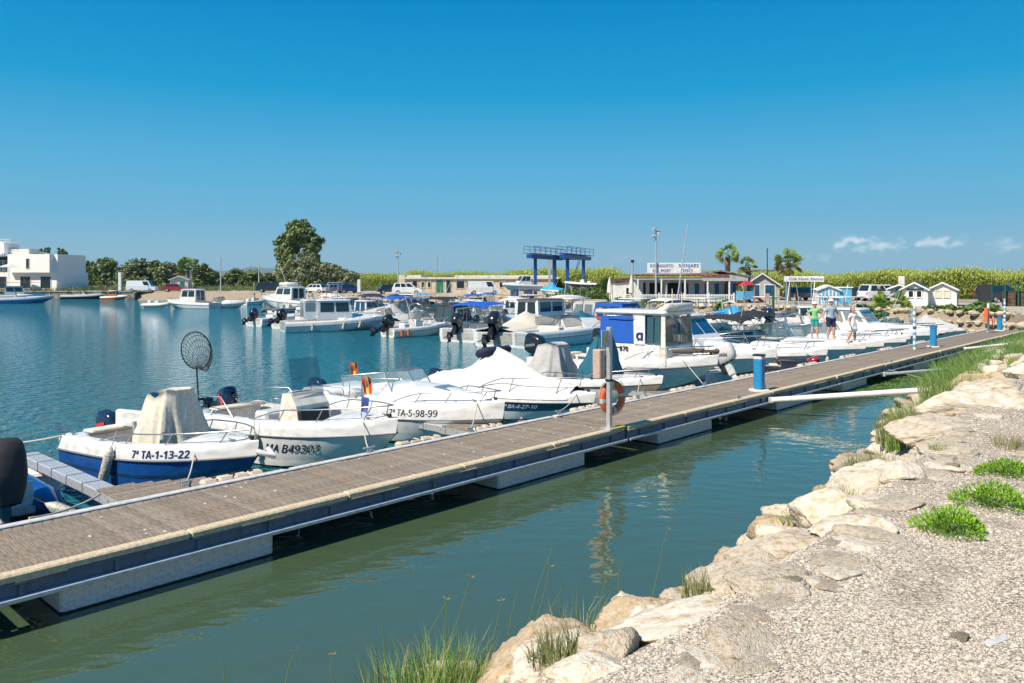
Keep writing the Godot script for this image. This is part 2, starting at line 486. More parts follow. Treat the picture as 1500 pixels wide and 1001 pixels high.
const TLINE := [Vector2(-20.00, -20.00), Vector2(-9.00, -12.00), Vector2(-3.60, -2.20), Vector2(-1.16, 1.31), Vector2(0.25, 3.36), Vector2(1.05, 4.21), Vector2(2.03, 5.35), Vector2(3.14, 6.70), Vector2(4.63, 8.65), Vector2(6.63, 11.45), Vector2(8.66, 13.86), Vector2(13.79, 19.77), Vector2(15.20, 21.80), Vector2(21.00, 29.60), Vector2(27.00, 37.20), Vector2(33.50, 45.00), Vector2(37.00, 48.50)]


func along(line: Array, f: float) -> Vector2:
	var i := clampi(int(f), 0, line.size() - 2)
	return (line[i] as Vector2).lerp(line[i + 1], f - i)


func bank(f: float, r: float) -> Vector3:     # f along the bank, r 0 at the water, 1 at its top, beyond it metres of ground
	var w := along(WLINE, f)
	var t := along(TLINE, f)
	var top := lerpf(2.02, 1.45, clampf((f - 9.0) / 7.0, 0, 1))
	if r <= 1.0:
		var p := w.lerp(t, r)
		var y := lerpf(-0.25, top, pow(maxf(r + 0.15, 0) / 1.15, 0.9)) if r > -0.15 else -0.7
		return Vector3(p.x, y + fnl.get_noise_2d(p.x * 60.0, p.y * 60.0) * 0.10 * sin(PI * clampf(r, 0, 1)), -p.y)
	var n := (t - w).normalized()
	var q := t + n * (r - 1.0)
	return Vector3(q.x, top + fnl.get_noise_2d(q.x * 25.0, q.y * 25.0) * 0.05 * minf(1, r - 1.0), -q.y)


func setting() -> void:
	var m := MB.new()
	m.quad(Vector3(-420, 0, 60), Vector3(90, 0, 60), Vector3(90, 0, -160), Vector3(-420, 0, -160))
	struct("water", m, "water")
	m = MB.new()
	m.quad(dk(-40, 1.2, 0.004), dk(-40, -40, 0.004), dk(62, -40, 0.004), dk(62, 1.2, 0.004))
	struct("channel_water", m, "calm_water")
	# far land
	var poly := PackedVector2Array()
	for p in SHORE:
		poly.append(p + Vector2(0.0, 2.4))
	for p in [Vector2(120, 40), Vector2(6000, 300), Vector2(7000, 7000), Vector2(-7000, 7000), Vector2(-6000, 300), Vector2(-420, 160)]:
		poly.append(p)
	m = MB.new()
	var idx := Geometry2D.triangulate_polygon(poly)
	for i in range(0, idx.size(), 3):
		var a := w3(poly[idx[i]], 1.4)
		m.tri_out(a, w3(poly[idx[i + 1]], 1.4), w3(poly[idx[i + 2]], 1.4), a - Vector3(0, 9, 0))
	struct("ground", m, "land")
	m = MB.new()
	var q := MB.new()
	for i in SHORE.size() - 1:
		var a: Vector2 = SHORE[i]
		var b: Vector2 = SHORE[i + 1]
		if i < 3:
			q.quad(w3(a + Vector2(0, 0.2), -0.6), w3(b + Vector2(0, 0.2), -0.6), w3(b + Vector2(0, 0.2), 1.35), w3(a + Vector2(0, 0.2), 1.35))
			q.quad(w3(a + Vector2(0, 0.2), 1.35), w3(b + Vector2(0, 0.2), 1.35), w3(b + Vector2(0, 2.6), 1.404), w3(a + Vector2(0, 2.6), 1.404))
			q.box(w3((a + b) / 2 + Vector2(0, 0.3), 1.38), Vector3(a.distance_to(b), 0.22, 0.5), Basis(Vector3.UP, (b - a).angle()))
		else:
			m.quad(w3(a, -0.5), w3(b, -0.5), w3(b + Vector2(0, 2.4), 1.4), w3(a + Vector2(0, 2.4), 1.4))
	struct("shore_slope", m, "bank_earth")
	struct("quay_wall", q, "quay_concrete")
	# near bank
	var slope := MB.new().soft()
	var gr := MB.new().soft()
	var rows := []
	var rows2 := []
	for i in range((WLINE.size() - 1) * 6 + 1):
		var row := []
		for r in [-0.3, -0.15, 0.0, 0.12, 0.25, 0.4, 0.55, 0.7, 0.85, 1.0]:
			row.append(bank(i / 6.0, r))
		rows.append(row)
		row = []
		for r in [1.0, 1.3, 1.8, 2.5, 3.5, 5.0, 7.0, 10.0, 14.0, 20.0, 30.0, 50.0]:
			row.append(bank(i / 6.0, r))
		rows2.append(row)
	slope.loft(rows)
	gr.loft(rows2)
	struct("bank_slope", slope, "bank_earth")
	struct("gravel_path", gr, "gravel")
	# hills far off to the left
	m = MB.new().soft()
	rows = []
	for i in 61:
		var x := -3600.0 + i * 50.0
		var e := sin(PI * i / 60.0)
		var h := e * (70.0 + 60.0 * fnl.get_noise_1d(x * 0.12) + 25.0 * fnl.get_noise_1d(x * 0.5 + 90))
		rows.append([Vector3(x, -2, -5200), Vector3(x, h * 0.6, -5450), Vector3(x, h, -5800), Vector3(x, -2, -6700)])
	m.loft(rows)
	struct("hills", m, "hill")


func rock_mesh(sd: int, n := 14, cuts := 9, flat := false) -> ArrayMesh:
	var g := RandomNumberGenerator.new()
	g.seed = sd
	var planes := []
	for i in cuts:
		var v := Vector3(g.randf_range(-1, 1), g.randf_range(-0.9, 1), g.randf_range(-1, 1)).normalized()
		planes.append([v, g.randf_range(0.50, 0.86)])
	planes.append([Vector3(g.randf_range(-0.25, 0.25), 1, g.randf_range(-0.25, 0.25)).normalized(), g.randf_range(0.62, 0.8)])
	var m := MB.new().soft(not flat)
	var rows := []
	for i in n + 1:
		var row := []
		for j in n * 2:
			var th := PI * i / n
			var ph := TAU * j / (n * 2)
			var d := Vector3(sin(th) * cos(ph), cos(th), sin(th) * sin(ph))
			var r := 1.0
			for p in planes:
				var c := d.dot(p[0])
				if c > 0.01:
					r = minf(r, p[1] / c)
			if not flat:
				r *= 1.0 + 0.07 * fnl.get_noise_3d(d.x * 110 + sd * 31, d.y * 110, d.z * 110) + 0.07 * fnl.get_noise_3d(d.x * 330 + sd * 7, d.y * 330, d.z * 330) - 0.05 * absf(fnl.get_noise_3d(d.x * 180 + sd * 3, d.y * 420, d.z * 180))
			row.append(d * r)
		rows.append(row)
	m.loft(rows, true)
	return m.done()


func grass_mesh(n: int, h: float, spread: float, w: float, sd: int, pal: Array, droop := 0.35) -> ArrayMesh:
	var g := RandomNumberGenerator.new()
	g.seed = sd
	var m := MB.new()
	for i in n:
		var a := g.randf() * TAU
		var p := Vector3(cos(a), 0, sin(a)) * spread * sqrt(g.randf())
		var lean := Vector3(g.randf_range(-1, 1), 0, g.randf_range(-1, 1)) * droop + Vector3(cos(a), 0, sin(a)) * droop * 0.5
		var hh := h * g.randf_range(0.45, 1.0)
		var side := Vector3(cos(a * 3.1), 0, sin(a * 3.1)) * w
		var c: Color = pal[g.randi() % pal.size()]
		m.tint(c)
		var mid := p + Vector3(0, hh * 0.55, 0) + lean * hh * 0.3
		var tip := p + Vector3(0, hh * g.randf_range(0.85, 1.0), 0) + lean * hh
		m.quad(p - side, p + side, mid + side * 0.8, mid - side * 0.8)
		m.tri(mid - side * 0.8, mid + side * 0.8, tip)
	return m.done()


func near_bank() -> void:
	var variants := []
	for k in 10:
		variants.append(rock_mesh(100 + k, 22, 15))
	var mats := ["rock", "rock_white", "rock", "rock_tan", "rock_white"]
	rng.seed = 7
	# big boulders one can name, at their places on the bank: along, across, size, turn, kind
	var named := [
		[4.6, 0.50, Vector3(0.62, 0.40, 0.52), 0.6, "rock_tan", "big grooved tan boulder at the near end of the bank beside the tall grass"],
		[4.92, 0.93, Vector3(0.50, 0.17, 0.36), 0.3, "rock_white", "flat white slab sunk in the gravel beside the big grooved boulder"],
		[5.3, 0.62, Vector3(0.55, 0.26, 0.38), 0.9, "rock_tan", "brown slab with orange lichen hanging over the water beyond the grooved boulder"],
		[6.05, 0.92, Vector3(0.50, 0.20, 0.36), 0.2, "rock", "peach coloured flat boulder half buried at the edge of the gravel"],
		[6.75, 0.86, Vector3(0.52, 0.34, 0.36), 0.5, "rock_white", "white tilted boulder beside the yellow green weed near the gravel"],
		[6.5, 0.42, Vector3(0.42, 0.34, 0.36), 1.2, "rock_tan", "orange brown boulder at the waterline below the white tilted boulder"],
		[7.35, 0.84, Vector3(0.74, 0.40, 0.50), 0.4, "rock_white", "largest smooth white slab on the bank, green weeds behind it"],
		[7.5, 0.30, Vector3(0.46, 0.36, 0.42), 2.0, "rock", "rounded gray-tan boulder standing at the water beyond the orange rocks"],
		[8.35, 0.93, Vector3(0.80, 0.36, 0.52), 0.3, "rock", "broad cream boulder with flat top next to the gravel, right of the grassy gap"],
		[8.15, 0.62, Vector3(0.60, 0.46, 0.42), 0.1, "rock_gray", "weathered gray boulder with vertical cracks between two grass tufts"],
		[8.95, 1.04, Vector3(0.80, 0.36, 0.50), 0.0, "rock_white", "chalk white angular boulder on the crest of the bank"],
		[9.7, 1.02, Vector3(1.0, 0.36, 0.7), 0.5, "rock", "long pale slab lying along the crest before the far rocks"],
		[5.45, 1.10, Vector3(0.34, 0.10, 0.26), 1.1, "rock", "low tan slab nearly buried in the gravel behind the brown slab"],
		[6.4, 1.12, Vector3(0.42, 0.12, 0.30), 0.8, "rock_white", "low pale slab nearly buried in the gravel beside the tilted boulder"],
		[7.9, 1.14, Vector3(0.46, 0.14, 0.32), 0.6, "rock", "low cream slab nearly buried behind the largest smooth slab"],
		[10.4, 1.05, Vector3(1.0, 0.34, 0.7), 0.6, "rock_white", "wide flat white slab on the crest above the high grass clump"],
		[11.2, 0.42, Vector3(1.0, 0.75, 0.8), 0.9, "rock_tan", "square block at the water that carries the end of the white strut"],
		[11.3, 0.95, Vector3(1.5, 0.55, 1.0), 0.7, "rock_white", "wide white boulder behind the square block at the strut"],
	]
	for e in named:
		var p := bank(e[0], e[1])
		var o := solo("boulder", rock_mesh(int(e[0] * 100), 40, 17), e[4], e[5], "boulder", p + Vector3(0, -e[2].y * 0.15, 0), e[3], "boulders of the near bank")
		o.scale = (e[2] as Vector3) * Vector3(1.15, 0.85, 1.15)
	var f := 3.4
	var k := 0
	while f < 16.0:
		for r in [0.02, 0.22, 0.45, 0.7, 0.95]:
			var ff: float = f + R(-0.12, 0.12)
			var rr: float = r + R(-0.08, 0.08)
			var skip := false
			for e in named:
				var dd := bank(e[0], e[1]).distance_to(bank(ff, rr))
				if dd < (e[2].x * 0.85):
					skip = true
			if skip or (r > 0.9 and R(0, 1) < 0.45):
				continue
			var s := R(0.17, 0.33) * (1.0 + clampf((f - 8.0) * 0.12, 0, 0.9))
			var mk: String = mats[rng.randi() % 5]
			if r < 0.1:
				mk = ["rock_gray", "rock_tan", "rock"][rng.randi() % 3]
			var p := bank(ff, rr)
			var o := solo("boulder", variants[k % 10], mk, ["dark wet boulder of the near bank standing in the water", "weathered boulder low on the near bank, just above the water", "pale boulder halfway up the near bank", "pale boulder high on the near bank", "pale boulder on the crest of the near bank beside the gravel"][int(r * 4.3)], "boulder", p + Vector3(0, s * 0.05, 0), R(0, TAU), "boulders of the near bank")
			o.scale = Vector3(s * R(0.9, 1.6), s * R(0.5, 0.8), s * R(0.8, 1.1))
			o.rotation.x = R(-0.3, 0.3)
			k += 1
		f += 0.27 if f < 9 else 0.18
	# slabs sunk in the gravel behind the crest
	f = 4.4
	while f < 12.5:
		var s := R(0.08, 0.22) * (1.0 + clampf((f - 7.0) * 0.1, 0, 0.7))
		var o := solo("sunken_stone", variants[rng.randi() % 10], ["rock_white", "rock", "rock"][rng.randi() % 3], "low pale slab sunk in the gravel just behind the crest of the near bank", "boulder", bank(f, R(1.03, 1.45)) - Vector3(0, s * 0.05, 0), R(0, TAU), "slabs sunk in the gravel")
		o.scale = Vector3(s * R(1.0, 1.7), s * R(0.22, 0.36), s)
		f += R(0.08, 0.20)
	# small rubble between
	var xfs := []
	var cols := []
	for i in 6000:
		var ff := R(3.6, 13.0)
		var p := bank(ff, R(-0.02, 0.95))
		var s := R(0.018, 0.06)
		xfs.append(Transform3D(Basis.from_euler(Vector3(R(0, 6), R(0, 6), R(0, 6))).scaled(Vector3(s, s * R(0.5, 0.8), s * R(0.6, 1))), p))
		var v := R(0.7, 1.1)
		cols.append(Color(0.52 * v, 0.45 * v, 0.34 * v))
	many("rubble", rock_mesh(55, 5, 9, true), "pebble", xfs, cols)
	# gravel stones
	xfs = []
	cols = []
	var pal := [Color(0.54, 0.485, 0.41), Color(0.47, 0.415, 0.345), Color(0.60, 0.55, 0.475), Color(0.33, 0.295, 0.255), Color(0.22, 0.20, 0.18), Color(0.57, 0.48, 0.37), Color(0.64, 0.60, 0.54)]
	var pw := [0, 0, 0, 1, 1, 2, 2, 2, 3, 3, 4, 5, 6, 6, 0, 1]
	for i in 340000:
		var dist := 2.6 + 13.0 * pow(rng.randf(), 1.6)
		var ang := deg_to_rad(R(-16, 36))
		var q := Vector2(sin(ang), cos(ang)) * dist
		var best := side_of_top(q)
		if best < 0.0:
			continue
		var s := R(0.0026, 0.0058) * (1.0 + (R(0, 1.6) if rng.randf() < 0.05 else 0.0)) * (1.0 + dist * 0.03)
		var y := 2.02 + fnl.get_noise_2d(q.x * 25.0, q.y * 25.0) * 0.05 * minf(1, best)
		xfs.append(Transform3D(Basis.from_euler(Vector3(R(-0.6, 0.6), R(0, 6), R(-0.6, 0.6))).scaled(Vector3(s * 1.3, s * 0.7, s)), Vector3(q.x, y + s * 0.2, -q.y)))
		var c: Color = pal[pw[rng.randi() % 16]]
		cols.append(c * R(0.85, 1.1))
	for i in 30000:
		var p := bank(R(3.0, 12.0), R(0.72, 1.0))
		var s := R(0.004, 0.011)
		xfs.append(Transform3D(Basis.from_euler(Vector3(R(-0.6, 0.6), R(0, 6), R(-0.6, 0.6))).scaled(Vector3(s * 1.3, s * 0.7, s)), p))
		cols.append((pal[pw[rng.randi() % 16]] as Color) * R(0.8, 1.1))
	many("gravel", rock_mesh(77, 4, 8, true), "pebble", xfs, cols)
	# stray stones, sticks, a scrap of sheet
	for e in [[Vector2(1.62, 4.6), 0.07, "rock_gray"], [Vector2(2.2, 3.9), 0.05, "rock_gray"], [Vector2(4.1, 7.4), 0.08, "rock_tan"]]:
		var o := solo("stone", variants[3], e[2], ["gray fist sized stone lying alone on the gravel near the big slab", "small gray stone on the open gravel in the foreground", "tan stone on the gravel beyond the white slab"][names.get("stone", -1) + 1], "stone", w3(e[0], 2.03), 1.0)
		o.scale = Vector3.ONE * e[1]
	solo("sheet_scrap", MB.new().box(Vector3(0, 0.01, 0), Vector3(0.17, 0.008, 0.045), Basis.IDENTITY, 0.002), "edge_concrete", "flat gray strip lying on the gravel at the right edge", "scrap", Vector3(2.36, 2.025, -3.88), 0.5)


func side_of_top(q: Vector2) -> float:      # metres inland of the bank's top edge
	var best := 1e9
	var sgn := 1.0
	for i in range(2, TLINE.size() - 3):
		var a: Vector2 = TLINE[i]
		var b: Vector2 = TLINE[i + 1]
		var c := Geometry2D.get_closest_point_to_segment(q, a, b)
		var d := q.distance_to(c)
		if d < best:
			best = d
			sgn = 1.0 if (b - a).cross(q - a) < 0.0 else -1.0
	return best * sgn


func near_plants() -> void:
	rng.seed = 21
	var green := [Color(0.16, 0.28, 0.05), Color(0.20, 0.34, 0.07), Color(0.11, 0.21, 0.04), Color(0.26, 0.34, 0.10), Color(0.38, 0.35, 0.16)]
	var olive := [Color(0.16, 0.22, 0.07), Color(0.21, 0.27, 0.09), Color(0.28, 0.28, 0.13), Color(0.38, 0.34, 0.18)]
	var dry := [Color(0.40, 0.33, 0.18), Color(0.30, 0.27, 0.13), Color(0.22, 0.24, 0.09)]
	var tufts := [
		[4.12, 0.36, 0.50, 0.30, 800, green, "thick bright green grass clump at the bottom edge, left of the grooved boulder"],
		[3.85, 0.56, 0.45, 0.32, 700, green, "green grass growing right at the lower frame edge in front of the water"],
		[4.40, 0.78, 0.26, 0.22, 600, olive, "olive grass growing over the face of the grooved boulder"],
		[4.95, 0.40, 0.50, 0.16, 130, olive, "sparse upright grass between the grooved boulder and the brown slab"],
		[6.05, 0.80, 0.24, 0.10, 140, olive, "small dry tuft between the peach boulder and the water"],
		[6.95, 0.80, 0.30, 0.16, 260, green, "yellow green weed beside the white tilted boulder"],
		[7.72, 0.74, 0.34, 0.32, 800, olive, "spreading gray green cushion grass behind the largest white slab"],
		[8.05, 0.55, 0.34, 0.28, 500, green, "low green weed patch between boulders above the waterline"],
		[8.72, 0.62, 0.60, 0.40, 900, olive, "tall grass clump in the middle of the bank before the cream boulder"],
		[9.25, 0.55, 0.70, 0.45, 900, green, "tall grass clump leaning over the water halfway along the channel"],
		[10.5, 0.40, 0.9, 0.6, 1000, green, "high grass clump at the water just before the white strut"],
		[5.5, 0.72, 0.26, 0.16, 260, olive, "dry olive tuft between the brown slab and the peach boulder"],
		[6.6, 0.70, 0.26, 0.14, 240, green, "small green tuft in the gap before the white tilted boulder"],
		[7.2, 0.66, 0.26, 0.16, 260, olive, "gray green tuft just before the largest white slab"],
		[8.35, 0.72, 0.32, 0.24, 420, green, "green tuft wedged before the broad cream boulder"],
		[9.05, 0.78, 0.40, 0.30, 520, olive, "olive tuft between the chalk white boulder and the water"],
		[9.9, 0.66, 0.5, 0.34, 600, green, "green tuft below the long pale slab on the crest"],
		[11.1, 0.75, 0.5, 0.34, 500, green, "green tuft beside the wide flat white slab"],
		[11.6, 0.40, 0.8, 0.35, 400, green, "narrow grass tuft growing beside the square strut block"],
	]
	for e in tufts:
		solo("grass_tuft", grass_mesh(int(e[4] * 0.75), e[2], e[3], 0.0024 + e[0] * 0.0003, int(e[0] * 77), e[5], 0.30), "grass", e[6], "grass tuft", bank(e[0], e[1]) - Vector3(0, 0.03, 0), 0, "grass between the boulders")
	solo("grass_tuft", grass_mesh(160, 0.13, 0.09, 0.003, 5, olive, 0.7), "grass", "tiny dark tuft alone on the gravel above the chalk white boulder", "grass tuft", Vector3(4.40, 2.0, -8.2), 0, "grass between the boulders")
	solo("grass_tuft", grass_mesh(200, 0.22, 0.2, 0.003, 6, dry, 0.6), "grass", "dry straw coloured tuft on the gravel at the right edge", "grass tuft", Vector3(5.29, 2.0, -8.4), 0, "grass between the boulders")
	# long single stalks with pale seed heads in front of the channel
	var k := 0
	for e in [[Vector3(-0.53, 1.03, -5.60), Vector3(-0.29, 1.70, -5.60)], [Vector3(-0.73, 0.96, -5.70), Vector3(-0.44, 1.54, -5.70)], [Vector3(-0.45, 1.08, -5.50), Vector3(-0.45, 1.58, -5.50)], [Vector3(0.11, 0.94, -6.40), Vector3(0.34, 1.68, -6.40)], [Vector3(0.16, 0.89, -6.50), Vector3(0.31, 1.45, -6.50)], [Vector3(0.23, 0.88, -6.60), Vector3(0.45, 1.30, -6.60)], [Vector3(-0.16, 0.99, -6.10), Vector3(-0.08, 1.33, -6.10)], [Vector3(-0.03, 1.00, -6.20), Vector3(0.05, 1.37, -6.20)], [Vector3(0.85, 0.73, -7.60), Vector3(0.92, 1.00, -7.60)], [Vector3(1.04, 0.71, -7.80), Vector3(1.08, 1.08, -7.80)], [Vector3(1.68, 0.62, -9.00), Vector3(1.76, 0.97, -9.00)], [Vector3(-0.89, 1.01, -5.60), Vector3(-0.91, 1.38, -5.60)], [Vector3(-1.23, 1.01, -5.50), Vector3(-1.24, 1.20, -5.50)], [Vector3(-2.02, 0.95, -5.60), Vector3(-2.03, 1.13, -5.60)], [Vector3(-1.56, 1.01, -5.50), Vector3(-1.50, 1.22, -5.50)], [Vector3(-1.01, 1.01, -5.50), Vector3(-1.03, 1.20, -5.50)]]:
		var a: Vector3 = e[0]
		var b: Vector3 = e[1]
		var low := a + (a - b).normalized() * 0.5
		var o := thing("weed_stalk", ["tall bare weed stalk with pale seed head standing before the channel water", "thin bent green stalk rising from the foreground grass"][k % 2], "weed", low, 0, "thin stalks before the channel")
		var m := MB.new()
		m.tint(Color(0.17, 0.22, 0.07))
		m.tube([Vector3.ZERO, (a - low), (a - low).lerp(b - low, 0.5) + Vector3(R(-0.02, 0.02), 0, 0), b - low], [0.004, 0.0035, 0.003, 0.002], 4)
		put(o, "stem", m, "grass")
		if k % 2 == 0:
			m = MB.new()
			m.tint(Color(0.42, 0.36, 0.22))
			for i in 7:
				var d := Vector3(R(-1, 1), R(-0.1, 0.7), R(-1, 1)).normalized() * 0.035
				m.tri(b - low, b - low + d + Vector3(0.004, 0, 0), b - low + d * 0.9 + Vector3(0, 0.01, 0))
			put(o, "seed_head", m, "grass")
		k += 1
	# bright green succulent cushions on the gravel
	var leafs := [Color(0.24, 0.46, 0.03), Color(0.30, 0.52, 0.045), Color(0.18, 0.37, 0.025), Color(0.38, 0.56, 0.07), Color(0.12, 0.26, 0.02)]
	for e in [[3.08, 5.57, 0.215, 0.20, "bright green fleshy leaved cushion plant on the gravel, nearest one"], [3.78, 6.25, 0.26, 0.20, "bright green cushion plant in the middle of the three, the largest"], [4.51, 7.23, 0.25, 0.15, "bright green cushion plant at the right edge behind the largest one"]]:
		var o := thing("cushion_plant", e[4], "plant", Vector3(e[0], 2.0, -e[1]), 0, "green cushion plants on the gravel")
		var m := MB.new()
		for i in 1700:
			m.tint(leafs[rng.randi() % 5])
			var a := R(0, TAU)
			var q := sqrt(rng.randf()) * 1.0
			var rad: float = e[2] * (1.0 + 0.25 * sin(a * 3.0 + e[0]) + 0.12 * sin(a * 7.0))
			var p := Vector3(cos(a) * q * rad, e[3] * (1.0 - q * q * 0.75) * R(0.35, 1.0), sin(a) * q * rad * 0.8)
			var up := (Vector3(cos(a) * q, 0.9, sin(a) * q) + Vector3(R(-0.5, 0.5), R(-0.2, 0.3), R(-0.5, 0.5))).normalized()
			var side := up.cross(Vector3(R(-1, 1), R(-1, 1), R(-1, 1))).normalized() * R(0.0045, 0.007)
			var tip := p + up * R(0.022, 0.042)
			var mid := (p + tip) / 2.0
			m.quad(p, mid + side, tip, mid - side)
		put(o, "foliage", m, "grass")
		m = MB.new()
		m.tint(Color(0.12, 0.10, 0.04))
		for i in 14:
			var a := TAU * i / 14.0
			m.tube([Vector3.ZERO, Vector3(cos(a) * e[2] * 0.4, e[3] * 0.3, sin(a) * e[2] * 0.3), Vector3(cos(a) * e[2] * 0.7, e[3] * 0.5, sin(a) * e[2] * 0.6)], 0.004, 4)
		put(o, "stems", m, "grass")
	# tall reed grass where the dock meets the land
	var clump := grass_mesh(16, 1.0, 0.25, 0.011, 9, [Color(0.12, 0.24, 0.05), Color(0.16, 0.30, 0.07), Color(0.09, 0.19, 0.04), Color(0.22, 0.32, 0.09), Color(0.25, 0.27, 0.10)], 0.45)
	var xfs := []
	for i in 1500:
		var f := R(12.1, 16.0)
		var r := R(-0.15, 0.75) if f > 12.6 else R(0.0, 0.4)
		var p := bank(f, r)
		var s := R(0.35, 1.0) * (1.0 - 0.45 * maxf(0, r))
		xfs.append(Transform3D(Basis(Vector3.UP, R(0, 6)).scaled(Vector3(s, s, s)), Vector3(p.x, maxf(p.y, -0.1) - 0.05, p.z)))
	tag(many("reed_grass", clump, "grass", xfs, []), "tall green reed grass along the bank where the dock ends", "")
	# floating weed mat
	xfs = []
	for i in 500:
		var p := bank(R(12.0, 15.0), R(-0.6, 0.05))
		xfs.append(Transform3D(Basis(Vector3.UP, R(0, 6)).scaled(Vector3(1.2, 0.10, 1.2)), Vector3(p.x, 0.0, p.z)))
	tag(many("floating_weed", clump, "grass", xfs, []), "flat weed floating on the water beside the reed grass", "")


# ---------------------------------------------------------------- the dock
func dock() -> void:
	rng.seed = 3
	var yaw := atan2(DU.y, DU.x)      # local x along the dock, local -z across it away from the bank
	var o := thing("floating_dock", "long floating timber dock with concrete floats, boats moored along its far side", "dock", dk(0, 0, 0), yaw)
	var W := 2.1
	var variants := []
	for k in 3:
		variants.append(MB.new().box(Vector3.ZERO, Vector3(0.102, 0.035, W - 0.32), Basis.IDENTITY, 0.004).done())
	var n := 0
	var x := -3.2
	var far := MB.new()
	while x < 54.6:
		var joint: bool = fposmod(x + 0.3, 12.0) < 0.12
		var c := Vector3(x, 0.582 + R(-0.003, 0.003), -W / 2 + 0.02 + R(-0.012, 0.012))
		if joint:
			pass
		elif x > -0.9 and n < 298:
			var p := put(o, "plank", variants[n % 3], "plank_%d" % (rng.randi() % 6))
			p.position = c
			p.rotation.x = R(-0.003, 0.003)
			n += 1
		else:
			far.box(c, Vector3(0.108, 0.035, W - 0.32))
		x += 0.118
	var fp := put(o, "planks", far, "plank_1")
	fp.set_meta("kind", "stuff")
	var dm := MB.new()
	for i in 130:
		var c := Vector3(R(-1.0, 30.0), 0.602, R(-W + 0.2, -0.2))
		var pts := []
		for q in 7:
			var an := TAU * q / 7.0
			pts.append(c + Vector3(cos(an) * R(0.008, 0.035), 0, sin(an) * R(0.01, 0.05)))
		for q in range(1, 6):
			dm.tri(pts[0], pts[q], pts[q + 1])
	put(o, "bird_droppings", dm, "canvas_white").set_meta("kind", "stuff")
	# module joints, edges and steel
	for k in 6:
		var a := -12.3 + 12.0 * k
		var b := minf(a + 11.9, 54.6)
		var m := MB.new()
		for q in 5:
			var xa := lerpf(a, b, q / 5.0)
			var xb := lerpf(a, b, (q + 1) / 5.0) - 0.015
			m.box(Vector3((xa + xb) / 2, 0.585 + R(-0.006, 0.006), -0.07 + R(-0.012, 0.012)), Vector3(xb - xa, 0.10, 0.17), Basis(Vector3.RIGHT, R(-0.05, 0.05)), 0.02)
			if rng.randf() < 0.8:
				var xs := R(xa, xb - 0.5)
				m.box(Vector3(xs, 0.535, 0.025), Vector3(R(0.3, 1.2), 0.03, 0.02), Basis(Vector3.BACK, R(-0.01, 0.01)))
		put(o, "edge_timber", m, "edge_timber")
		m = MB.new()
		m.box(Vector3((a + b) / 2, 0.57, -W + 0.07), Vector3(b - a, 0.10, 0.14), Basis.IDENTITY, 0.012)
		put(o, "edge_strip", m, "edge_concrete")
		m = MB.new()
		for z in [-0.04, -W + 0.04]:
			m.box(Vector3((a + b) / 2, 0.455, z), Vector3(b - a, 0.15, 0.06))
			m.box(Vector3((a + b) / 2, 0.53, z + (0.02 if z > -1 else -0.02)), Vector3(b - a, 0.02, 0.11))
		for q in 8:
			m.box(Vector3(lerpf(a, b, (q + 0.5) / 8.0), 0.44, -W / 2), Vector3(0.08, 0.16, W - 0.14))
		for q in 12:
			m.box(Vector3(lerpf(a, b, (q + 0.5) / 12.0), 0.455, 0.0), Vector3(0.05, 0.14, 0.05))
		put(o, "steel_beam", m, "dock_steel")
		m = MB.new()
		for z in [-0.01, -W + 0.01]:
			m.box(Vector3((a + b) / 2, 0.355, z + (0.02 if z > -1 else -0.02)), Vector3(b - a, 0.05, 0.13), Basis.IDENTITY, 0.006)
		put(o, "flange", m, "flange_steel")
	for e in [[-5.5, -2.7], [0.62, 3.3], [7.8, 10.35], [13.1, 15.6], [19.4, 21.95], [24.5, 26.8], [32.3, 35.4], [37.4, 40.0], [43.0, 46.0], [49.0, 52.0]]:
		var m := MB.new()
		m.box(Vector3((e[0] + e[1]) / 2, 0.10, -W / 2), Vector3(e[1] - e[0], 0.455, W - 0.22), Basis.IDENTITY, 0.03)
		var f := put(o, "concrete_float", m, "concrete")
		m = MB.new()
		m.box(Vector3((e[0] + e[1]) / 2, -0.02, -W / 2), Vector3(e[1] - e[0] + 0.03, 0.10, W - 0.19), Basis.IDENTITY, 0.02)
		put(f, "algae_line", m, "algae")
	# timber fenders bolted along the boat side
	for e in [[-1.6, 0.62], [3.3, 4.35], [7.2, 8.3], [9.3, 10.1], [12.6, 13.6], [14.6, 15.7], [17.2, 18.4], [21.0, 22.3], [26.0, 27.5], [30.2, 31.6], [35.0, 36.2], [40.0, 41.5]]:
		var m := MB.new()
		var nseg := 4
		for i in nseg:
			var xa := lerpf(e[0], e[1], i / float(nseg)) + 0.012
			var xb := lerpf(e[0], e[1], (i + 1) / float(nseg)) - 0.012
			m.box(Vector3((xa + xb) / 2, 0.56 + R(-0.01, 0.01), -W - 0.13), Vector3(xb - xa + 0.018, 0.19, 0.21), Basis(Vector3.RIGHT, R(-0.05, 0.05)), 0.04)
		var t := put(o, "timber_fender", m, "fender_timber")
		var bm := MB.new()
		for q in 3:
			bm.box(Vector3(lerpf(e[0], e[1], 0.2 + 0.3 * q), 0.665, -W - 0.13), Vector3(0.06, 0.014, 0.06))
		put(t, "bolt", bm, "dark_metal")
	# cleats
	for e in [[3.0, -W - 0.05], [6.4, -W + 0.06], [9.0, -W + 0.05], [11.9, -W + 0.05], [15.2, -W + 0.05], [18.7, -W + 0.05], [22.6, -W + 0.05], [26.0, -W + 0.05], [30.0, -W + 0.05], [34.0, -W + 0.05], [17.0, -0.09], [29.4, -0.09], [38.5, -W + 0.05]]:
		var m := MB.new()
		m.box(Vector3(0, 0.025, 0), Vector3(0.12, 0.05, 0.05), Basis.IDENTITY, 0.008)
		m.tube([Vector3(-0.13, 0.075, 0), Vector3(0, 0.065, 0), Vector3(0.13, 0.075, 0)], 0.016, 6)
		var c := put(o, "cleat", m, "galvanised")
